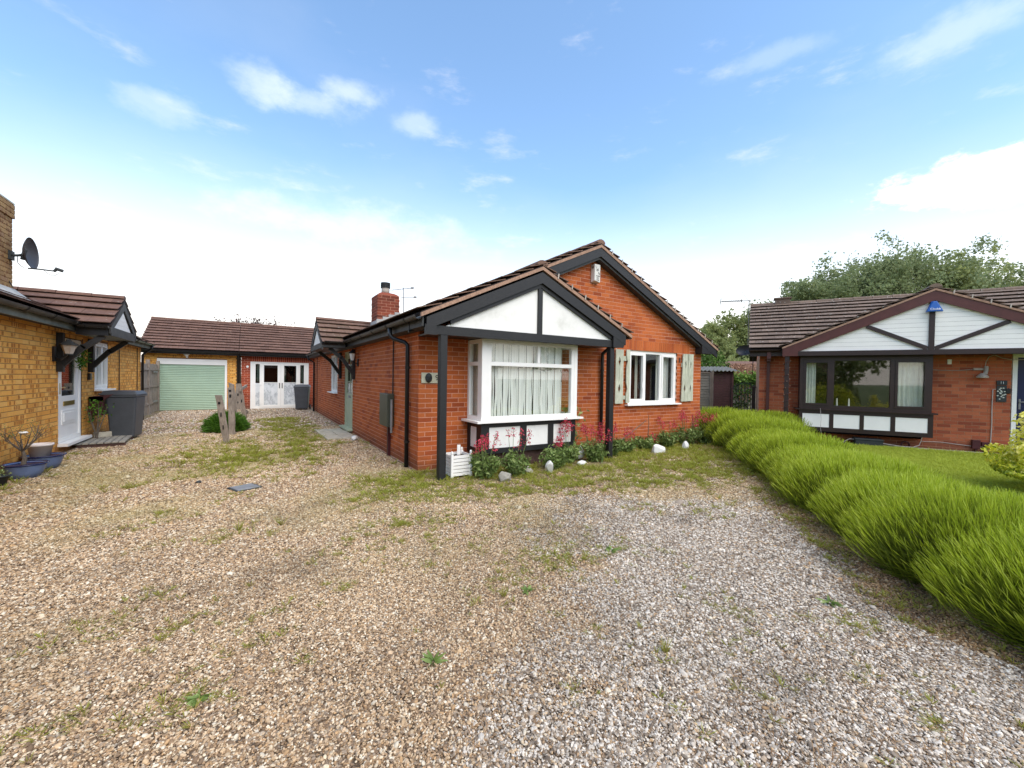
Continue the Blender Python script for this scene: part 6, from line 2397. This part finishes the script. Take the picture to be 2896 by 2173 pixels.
stone((1.97, 9.80, .05), (.10, .08, .07), (.1, .1, .5), M_stone_w, 'white stone on the gravel beside the paving slabs', 7, 'loose stones on the drive')
stone((-.6, 6.9, .015), (.04, .03, .025), (0, 0, 0), M_slate, 'small black stone on the gravel in front of the blue bowls', 8, 'loose stones on the drive')

slab = []
for i, (x0, x1, y0, y1, lab) in enumerate(((1.42, 1.72, 10.2, 11.95, 'left'), (1.73, 2.02, 10.15, 11.9, 'right'))):
    pass
pv = empty('paving_slabs', (1.72, 11.0, 0), .03, 'worn grey paving slabs laid in the gravel below the sage door', 'paving')
for i in range(3):
    for j in range(2):
        jz = random.uniform(-.004, .004)
        MB().box(-.31 + j * .33, .01 + j * .33, -.92 + i * .62, -.315 + i * .62, -.03, .045 + jz).build('slab', M_conc, pv, bevel=.006)
mh = empty('drain_cover', (-.07, 6.32, 0), .4, 'small square grey drain cover set in the gravel', 'drain cover')
MB().box(-.13, .13, -.13, .13, -.02, .022).build('cover', M_steel, mh, bevel=.004)
MB().box(-.15, .15, -.15, .15, -.02, .016).build('frame', M_slate, mh)


def valerian(loc, R, H, nst, fl_h, label, dens=1.0, lean=0):
    o_ = empty('red_valerian', loc, random.random() * 6, label, 'flowering plant', 'red valerian along the front of the house')
    n = int(620 * dens)
    st = MB()
    C_, tipc = [], []
    for k in range(int(26 * dens)):
        a = random.random() * 6.28
        r_ = R * math.sqrt(random.random())
        h_ = H * random.uniform(.55, 1.0)
        p0 = Vector((math.cos(a) * r_ * .3, math.sin(a) * r_ * .3, 0))
        p1 = Vector((math.cos(a) * r_ * .8, math.sin(a) * r_ * .8, h_ * .6))
        p2 = Vector((math.cos(a) * r_, math.sin(a) * r_, h_))
        st.tube([p0, p1, p2], [.006, .005, .003], 4)
        m_ = max(10, int(n / 26))
        for j in range(m_):
            f = .15 + .85 * (j / m_)
            q = p0.lerp(p1, f * 2) if f < .5 else p1.lerp(p2, f * 2 - 1)
            C_.append([q.x + random.gauss(0, .035), q.y + random.gauss(0, .035), max(.01, q.z + random.gauss(0, .02))])
    C_ = np.array(C_)
    leafcloud('leaves', C_, .075, M_leaf, np.clip(RNG.normal(.42, .25, len(C_)), 0, 1), o_, .42, .8)
    fc_ = []
    for k in range(max(3, int(nst * .68))):
        a = random.random() * 6.28
        r_ = R * .9 * math.sqrt(random.random())
        h_ = fl_h * random.uniform(.72, 1.0)
        p0 = Vector((math.cos(a) * r_ * .4, math.sin(a) * r_ * .4, H * .3))
        p2 = Vector((math.cos(a) * r_ * 1.1 + random.gauss(0, .03) + lean * .1, math.sin(a) * r_ * 1.1, h_))
        st.tube([p0, (p0 + p2) / 2 + Vector((.01, 0, 0)), p2], [.005, .004, .003], 4)
        for lv in range(random.choice((2, 3, 3, 4))):
            cc_ = p2 - Vector((0, 0, .055 * lv))
            rr_ = .016 + .008 * lv
            for j in range(14 + 5 * lv):
                fc_.append([cc_.x + random.gauss(0, rr_), cc_.y + random.gauss(0, rr_), cc_.z + random.gauss(0, .016)])
    st.build('stems', M_leafstem, o_)
    fc_ = np.array(fc_)
    leafcloud('flowers', fc_, .022, M_flow, RNG.random(len(fc_)), o_, .8)['kind'] = 'stuff'
    return o_


M_leafstem = simple('green_stem', (.12, .16, .05), .7)
VL = [((2.86, 5.30, 0), .25, .40, 16, .66, 'red valerian clump beside the white planter'),
      ((3.36, 5.22, 0), .24, .38, 9, .74, 'red valerian clump under the left bay panels'),
      ((4.20, 5.34, 0), .26, .36, 8, .66, 'red valerian clump right of the tall white stone'),
      ((4.72, 5.62, 0), .26, .40, 17, .80, 'tall red valerian between the bay and the downpipe'),
      ((5.18, 5.42, 0), .24, .38, 15, .68, 'red valerian at the foot of the right porch post'),
      ((5.85, 5.72, 0), .27, .34, 17, .66, 'red valerian right of the porch post with bright flowers'),
      ((6.45, 5.85, 0), .26, .28, 8, .48, 'low sparse valerian under the left shutter'),
      ((7.10, 5.90, 0), .26, .28, 4, .40, 'leafy valerian behind the pointed white stone'),
      ((7.75, 5.88, 0), .27, .36, 9, .62, 'valerian clump below the right shutter'),
      ((8.45, 5.85, 0), .30, .42, 17, .82, 'valerian clump near the right corner of the house'),
      ((8.95, 5.75, 0), .30, .40, 14, .80, 'rightmost valerian clump beside the lavender')]
for v in VL:
    valerian(*v)
shb = empty('young_shrub', (5.02, 6.0, 0), 0, 'young leafy shrub climbing beside the black downpipe', 'shrub')
MB().tube([(0, 0, 0), (.02, -.02, .5), (0, -.04, .85)], [.012, .009, .004], 6).build('stem', M_bark, shb)
C_ = np.stack([RNG.normal(0, .11, 240), -.08 + RNG.normal(0, .08, 240), RNG.uniform(.35, .95, 240)], 1)
leafcloud('leaves', C_, .085, M_leaf, RNG.uniform(.3, 1, 240), shb, .5, .6)
brn = empty('dry_branch', (6.5, 5.9, 0), 0, 'dry brown branch leaning against the wall under the window', 'branch')
MB().tube([(-.35, -.1, .22), (.1, .0, .36), (.75, .12, .60)], [.010, .012, .007], 6).tube([(.8, .1, .2), (.82, .1, .55), (.8, .1, .72)], [.01, .008, .004], 5).tube([(2.35, .08, .2), (2.36, .08, .5), (2.34, .08, .66)], [.012, .010, .006], 5).build('twig', M_bark, brn)

# single weeds on the gravel
M_weedg = M_leaf
wl_ = [((3.28, 1.17), .07, 'leafy rosette weed on the white gravel nearest the hedge'), ((1.44, 2.35), .055, 'spiky grass tuft on the gravel boundary'),
       ((.80, 1.99), .06, 'broad leaved weed low in the middle of the drive'), ((2.62, 2.52), .07, 'green weed right of the long grassy patch'),
       ((1.62, 2.33), .06, 'flat weed just right of the spiky tuft'), ((-.2, 2.3), .05, 'small weed on the brown gravel at the left'),
       ((.25, 4.58), .09, 'bright grass tuft on the left gravel'), ((-.1, 4.62), .08, 'dull grass tuft next to the bright one'), ((1.9, 1.42), .06, 'bushy weed near the bottom centre of the drive')]
for k, ((x, y), R, lab) in enumerate(wl_):
    o_ = empty('gravel_weed', (x, y, .008), k, lab, 'weed', 'weeds growing in the gravel')
    n = 34 if k in (1, 6, 7, 8) else 15
    a = RNG.random(n) * 6.28
    grassy = k in (1, 6, 7, 8)
    L_ = R * (.6 + .7 * RNG.random(n))
    B_ = np.stack([.008 * np.cos(a), .008 * np.sin(a), np.zeros(n)], 1)
    T_ = np.stack([np.cos(a) * L_ * (.6 if grassy else 1), np.sin(a) * L_ * (.6 if grassy else 1), (L_ * (.9 if grassy else .25))], 1)
    blades('leaves', B_, T_, .004 if grassy else .020, M_grass if grassy else M_weedg, .3, .55 + .4 * RNG.random(n), o_, .2 if grassy else -.15, 3)

# yellow-green shrub at the right edge
ys = empty('variegated_shrub', (9.18, .72, 0), 0, 'yellow variegated shrub on the lawn at the right frame edge', 'shrub')
n = 8500
a = RNG.random(n) * 6.28
el = np.arcsin(np.clip(RNG.uniform(-.1, 1, n), 0, 1))
rr_ = (1 - .4 * RNG.random(n) ** 1.5) * (1 + .12 * np.sin(a * 5) + .1 * np.sin(el * 9 + a * 3))
C_ = np.stack([np.cos(a) * np.cos(el) * .78 * rr_, np.sin(a) * np.cos(el) * .62 * rr_, .30 + np.sin(el) * .52 * rr_ - .25 * (1 - rr_)], 1)
C_[:, 2] = np.maximum(C_[:, 2], .03)
spk = RNG.random(n) < .05
C_[spk] = np.stack([-.12 + RNG.normal(0, .05, spk.sum()), .28 + RNG.normal(0, .05, spk.sum()), RNG.uniform(.6, 1.12, spk.sum())], 1)
hgt = np.clip(.25 + .75 * (C_[:, 2] - .2) / .6, 0, 1)
leafcloud('foliage', C_, .06, M_yel, np.clip(hgt * .75 + RNG.normal(.08, .2, n), 0, 1), ys, .5, .5)
mb = MB()
for k in range(16):
    a = k * .9
    mb.tube([(0, 0, 0), (.2 * math.cos(a), .18 * math.sin(a), .25), (.5 * math.cos(a), .42 * math.sin(a), .6)], [.015, .011, .004], 5)
mb.build('stems', M_bark, ys)

# ================================================================== beyond: fence, shed, back gardens, trees
def cam_pt(x, y, depth):
    d = r2 * ((x - 1448) / F_PX) - u2 * ((y - 1086.5) / F_PX) + fwd
    return CAMP + d * depth


def ground_pt(x, depth):
    q = cam_pt(x, 1086, depth)
    return Vector((q.x, q.y, 0))


a_, b_ = ground_pt(1972, 16.0), ground_pt(2008, 16.0)
fp = empty('fence_panel', tuple(a_), math.atan2(b_.y - a_.y, b_.x - a_.x), 'grey weathered overlap fence panel beside the red brick corner', 'fence')
FL = (b_ - a_).length
for k in range(16):
    z = .12 + k * .105
    MB().add([(-.9, -.012, z), (FL, -.012 - .01 * random.random(), z + random.uniform(-.01, .01)), (FL, .0, z + .12), (-.9, .0, z + .12), (-.9, .012, z), (FL, .012, z), (FL, .014, z + .12), (-.9, .014, z + .12)],
             [(0, 1, 2, 3), (7, 6, 5, 4), (0, 4, 5, 1), (1, 5, 6, 2), (2, 6, 7, 3), (3, 7, 4, 0)]).build('slat', M_oldwood2, fp)
part('fence_frame', M_oldwood, fp, (FL - .03, FL + .03, -.05, -.02, .05, 1.83), (-.9, FL + .03, -.05, -.02, 1.78, 1.83))
part('fence_post', M_oldwood, fp, (FL + .04, FL + .12, -.04, .05, 0, 1.87))
a_, b_ = ground_pt(1990, 18.2), ground_pt(2071, 17.9)
sh = empty('garden_shed', tuple(a_), math.atan2(b_.y - a_.y, b_.x - a_.x), 'dark red boarded shed with corrugated grey roof behind the fence', 'shed')
SLn = (b_ - a_).length
for k in range(17):
    z = .06 + k * .11
    MB().add([(-.3, -.014, z), (SLn, -.014, z), (SLn, -.001, z + .108), (-.3, -.001, z + .108), (-.3, .01, z), (SLn, .01, z), (SLn, .01, z + .108), (-.3, .01, z + .108)],
             [(0, 1, 2, 3), (7, 6, 5, 4), (0, 4, 5, 1), (1, 5, 6, 2), (2, 6, 7, 3), (3, 7, 4, 0)]).build('board', M_shed, sh)
part('shed_side', M_shed, sh, (SLn, SLn + .03, .0, 1.8, 0, 1.95))
part('corner_post', M_shed, sh, (SLn - .04, SLn + .04, -.05, -.02, 0, 1.95))
nx = 60
vs, fs = [], []
for k in range(nx + 1):
    x = -.5 + (SLn + .75) * k / nx
    w_ = .028 * math.sin(k * 1.25)
    vs += [(x, -.22, 1.93 + w_), (x, 2.0, 2.17 + w_), (x, -.22, 1.92 + w_), (x, 2.0, 2.16 + w_)]
for k in range(nx):
    q = k * 4
    fs += [(q, q + 4, q + 5, q + 1), (q + 3, q + 7, q + 6, q + 2), (q, q + 2, q + 6, q + 4)]
MB().add(vs, fs).build('corrugated_roof', M_cement, sh)
# metal railing and brown post
a_, b_ = ground_pt(2066, 15.2), ground_pt(2150, 14.2)
rg = empty('metal_railing', tuple(a_), math.atan2(b_.y - a_.y, b_.x - a_.x), 'thin black metal railing closing the gap between shed and right bungalow', 'railing')
RL = (b_ - a_).length
for k in range(11):
    x = RL * k / 10
    MB().tube([(x, 0, 0), (x, 0, 1.25 + .25 * math.sin(math.pi * k / 10))], .009, 5).build('bar', M_blackplain, rg)
MB().tube([(RL * k / 10, 0, 1.18 + .25 * math.sin(math.pi * k / 10)) for k in range(11)], .010, 5).tube([(0, 0, .3), (RL, 0, .3)], .010, 5).build('rail', M_blackplain, rg)
q_ = ground_pt(2132, 13.2)
bp = empty('brown_post', tuple(q_), .5, 'brown stained timber gate post left of the right bungalow', 'post')
MB().box(-.05, .05, -.05, .05, 0, 1.30).build('post', M_dbrown, bp)
MB().box(-.06, .06, -.06, .06, 1.301, 1.33).build('cap', M_dbrown, bp)
q_ = ground_pt(2128, 13.9)
tr = empty('black_trellis', tuple(q_), .5, 'black lattice trellis hanging under the eaves corner', 'trellis')
for k in range(5):
    z = 1.75 + k * .11
    MB().obox((-.04, 0, z), (.09, 0, z + .10), .012, .02).obox((.09, 0, z), (-.04, 0, z + .10), .012, .02).build('lattice', M_blackplain, tr)
MB().tube([(-.05, 0, 1.7), (-.05, 0, 2.3)], .012, 5).tube([(.10, 0, 1.7), (.10, 0, 2.3)], .012, 5).build('upright', M_blackplain, tr)
# back boundary fence with ivy
a_, b_ = ground_pt(1940, 22.0), ground_pt(2200, 20.5)
bf = empty('close_board_fence', tuple(a_), math.atan2(b_.y - a_.y, b_.x - a_.x), 'pale close boarded fence half covered by ivy behind the railing', 'fence')
BL = (b_ - a_).length
for k in range(int(BL / .15)):
    MB().box(k * .15, k * .15 + .135, -.012, .006 + .004 * (k % 2), .05, 1.55 + random.uniform(-.015, .015)).build('board', M_oldwood2, bf)
part('rail', M_oldwood2, bf, (0, BL, -.05, -.015, 1.35, 1.43), (0, BL, -.05, -.015, .35, .43))
iv = empty('ivy', tuple(a_), math.atan2(b_.y - a_.y, b_.x - a_.x), 'bright green ivy draped along the top of the back fence', 'ivy')
n = 5200
u_ = RNG.random(n) * BL
zz = 1.62 + RNG.normal(0, .13, n)
hang = RNG.random(n) < .45
zz = np.where(hang & (np.sin(u_ * 3.1) + .4 * np.sin(u_ * 9) > .05), RNG.uniform(.1, 1.6, n), zz)
C_ = np.stack([u_, -.10 + RNG.normal(0, .10, n), zz], 1)
leafcloud('leaves', C_, .12, M_ivy, np.clip((zz - .6) / 1.2 + RNG.normal(0, .2, n), 0, 1), iv, .7)
MB().tube([(x, -.03, .0) if i_ % 2 else (x, -.04, 1.5) for i_, x in enumerate(np.linspace(.2, BL - .2, 12))], .012, 5).build('stems', M_bark, iv)
q_ = ground_pt(2085, 25.5)
dh = empty('dead_creeper', tuple(q_), .5, 'mound of dry pinkish brown creeper behind the shed roof', 'creeper')
n = 5200
C_ = np.stack([RNG.normal(0, 1.0, n), RNG.normal(0, .6, n), 1.6 + .95 * RNG.random(n) ** 1.0], 1)
C_ = C_[C_[:, 2] < 2.75 - .25 * np.abs(C_[:, 0]) + .1 * np.sin(C_[:, 0] * 6)]
leafcloud('dry_foliage', C_, .16, M_dead, RNG.random(len(C_)), dh, .3)
MB().tube([(0, 0, 0), (0, 0, 1.6), (.4, .1, 2.2)], .06, 6).tube([(-.6, 0, 0), (-.7, 0, 1.6)], .05, 6).build('stems', M_bark, dh)
q_ = ground_pt(2128, 29)
oh = empty('distant_house', tuple(q_), .56, 'distant red brick outbuilding with low tiled roof behind dry creeper', 'house')
part('wall', M_brick_r, oh, (-1.6, 3, 0, 3, 0, 2.2))
MB().prism([(-1.9, 2.15), (3.3, 2.15), (.7, 2.95)], 1, -.25, 3.2).build('roof', M_tile, oh)


def trunk_tree(name, loc, H, spread, crown_z, nleaf, size, mat, label, group=None, seed=1, nlimb=9, kind_='tree', gaps=1.0):
    """tapered trunk, forking limbs, and leaf clumps gathered round the limb ends"""
    rs = random.Random(seed)
    rg_ = np.random.default_rng(seed)
    o_ = empty(name, tuple(loc), 0, label, kind_, group)
    mb_ = MB()
    mb_.tube([(0, 0, 0), (.02 * H, 0, H * .25), (0, .02 * H, H * .55), (.01 * H, 0, H * .85)], [.028 * H, .022 * H, .013 * H, .004 * H], 9)
    tips_ = []
    for k in range(nlimb):
        f = crown_z + (1 - crown_z) * (k / nlimb) * .85
        a = k * 2.4 + rs.random()
        L_ = spread * (1.05 - .55 * (f - crown_z) / (1 - crown_z)) * rs.uniform(.75, 1.15)
        p0 = Vector((0, 0, H * f * .8))
        p1 = p0 + Vector((math.cos(a) * L_ * .5, math.sin(a) * L_ * .5, H * .10))
        p2 = p0 + Vector((math.cos(a) * L_, math.sin(a) * L_, H * rs.uniform(.13, .24)))
        mb_.tube([p0, p1, p2], [.010 * H, .006 * H, .002 * H], 6)
        for j in range(5):
            b2 = a + rs.uniform(-1, 1)
            s0 = p1.lerp(p2, rs.uniform(-.2, 1))
            s1 = s0 + Vector((math.cos(b2) * L_ * rs.uniform(.2, .45), math.sin(b2) * L_ * rs.uniform(.2, .45), H * rs.uniform(.02, .12)))
            mb_.tube([s0, s1], [.004 * H, .001 * H], 4)
            tips_.append((s1, rs.uniform(.09, .15) * H))
            tips_.append((s0.lerp(s1, .5), rs.uniform(.06, .11) * H))
    for j in range(7):
        tips_.append((Vector((rs.gauss(0, .12) * spread, rs.gauss(0, .12) * spread, H * rs.uniform(.80, .93))), rs.uniform(.07, .12) * H))
    mb_.build('trunk', M_bark, o_)
    w = np.array([t_[1] ** 2 for t_ in tips_])
    cnt = (nleaf * w / w.sum()).astype(int)
    P_ = []
    for (c, r_), m_ in zip(tips_, cnt):
        v = rg_.normal(size=(m_, 3))
        v /= np.linalg.norm(v, axis=1)[:, None]
        rr = r_ * (.35 + .65 * rg_.random((m_, 1)) ** .6)
        v[:, 2] *= .72
        # smaller sprays inside each clump, so its edge is ragged
        sp_ = rg_.normal(size=(max(4, m_ // 45), 3)) * r_ * .62
        sp_[:, 2] *= .7
        pick = sp_[rg_.integers(0, len(sp_), m_)] + rg_.normal(size=(m_, 3)) * r_ * .16
        use = rg_.random(m_) < .25
        P_.append(np.where(use[:, None], v * rr, pick) + np.array(c))
    P_ = np.concatenate(P_)
    cl = np.clip(.5 + .55 * (vnoise(P_[:, 0] + P_[:, 2], P_[:, 1] - P_[:, 2], 1.1, seed) - .5) + rg_.normal(0, .13, len(P_)), 0, 1)
    leafcloud('crown', P_, size, mat, cl, o_, .62, .3)
    return o_


# the tall trees behind the right hand bungalow
TR = [((2262, 40), 11.8, 4.3, M_tree, 'airy grey green tree at the left of the row behind the boarded gable', 21000),
      ((2400, 41), 13.8, 4.3, M_tree, 'second grey green tree, rising behind the ridge left of the gable', 21000),
      ((2545, 40), 15.0, 4.6, M_tree, 'tallest grey green tree directly behind the blue alarm box', 27000),
      ((2690, 38), 13.0, 4.3, M_tree2, 'warmer green tree right of the tallest one', 22000),
      ((2800, 37), 11.2, 4.0, M_tree2, 'lower bushy tree behind the right roof', 16000),
      ((2930, 33), 11.4, 3.6, M_tree, 'tree top cut off by the right frame edge', 14000)]
for k, ((x, dpt), H_, sp_, mt_, lab, nl_) in enumerate(TR):
    trunk_tree('broadleaf_tree', ground_pt(x, dpt), H_, sp_, .30, nl_, .26, mt_, lab, 'tall trees behind the right hand bungalow', 40 + k, 11)
# trees seen between the two houses
TG = [((1975, 46), 7.2, 2.4, M_tree, 'small grey green tree just right of the main roof edge', 7000),
      ((2055, 42), 8.6, 3.0, M_tree2, 'full green tree between the two houses', 16000),
      ((2125, 44), 8.0, 2.6, M_tree, 'tree touching the left end of the lichened roof', 9000),
      ((2010, 38), 5.8, 2.6, M_tree2, 'lower green tree filling the gap above the shed', 12000)]
for k, ((x, dpt), H_, sp_, mt_, lab, nl_) in enumerate(TG):
    trunk_tree('broadleaf_tree', ground_pt(x, dpt), H_, sp_, .18, nl_, .24, mt_, lab, 'trees between the two bungalows', 60 + k, 11)
q_ = ground_pt(2010, 23)
bush('climbing_shrub', tuple(q_), 1.15, 2.95, 5200, .17, M_ivy, 'light green climbing shrub rising behind the shed roof', 'shrub', blade=False)
hg_ = bush('hedge_clump', tuple(ground_pt(2085, 33)), 3.4, 3.1, 9000, .30, M_tree2, 'broad low green hedge beneath the trees between the houses', 'hedge', blade=False)

# what stands behind the camera and shows in the window panes
def back_house(loc, rz, label, bm, W=9, Dp=7):
    o_ = empty('brick_bungalow', loc, rz, label, 'house', 'bungalows across the close')
    part('wall', bm, o_, (-W / 2, W / 2, 0, Dp, 0, 2.3))
    MB().prism([(-.4, 2.25), (Dp + .4, 2.25), (Dp / 2, 4.1)], 0, -W / 2 - .3, W / 2 + .3).build('roof', M_tile, o_)
    for x in (-2.6, 1.8):
        w_ = part('window', M_upvc, o_, (x, x + 1.6, -.03, -.004, .95, 2.1))
        part('pane', M_slate, w_, (x + .08, x + .76, -.035, -.031, 1.03, 2.02), (x + .84, x + 1.52, -.035, -.031, 1.03, 2.02))
    part('door', M_navy, o_, (-.4, .5, -.03, -.004, .05, 2.05))
    return o_


back_house((12.0, -15.0, 0), math.pi - .35, 'bungalow across the close mirrored in the bay window', M_brick_r)
back_house((-13.0, -6.0, 0), math.pi / 2 + .75, 'bungalow across the close mirrored in the brown bay window', M_brick_y, 11)
back_house((-1.5, -19.0, 0), math.pi, 'bungalow across the close directly behind the viewer', M_brick_r)
trunk_tree('broadleaf_tree', Vector((-6.5, -9.5, 0)), 6.5, 2.6, .2, 6000, .24, M_tree2, 'garden tree across the close mirrored in the brown bay', 'trees across the close', 81)
trunk_tree('broadleaf_tree', Vector((6.5, -13.5, 0)), 6.0, 2.4, .2, 5000, .24, M_tree, 'garden tree across the close mirrored in the white bay', 'trees across the close', 82)
trunk_tree('broadleaf_tree', Vector((18.5, -10, 0)), 7.0, 2.8, .2, 5000, .26, M_tree, 'tree across the close mirrored in the main window', 'trees across the close', 83)
bush('round_shrub', (-1.6, -5.2, 0), 1.3, 1.35, 3500, .12, M_yel, 'yellow green shrub across the close mirrored in the brown bay', 'shrub', 'shrubs across the close', False)
bush('round_shrub', (-4.6, -7.2, 0), 1.7, 2.2, 4000, .16, M_tree2, 'tall green shrub across the close mirrored in the brown bay', 'shrub', 'shrubs across the close', False)
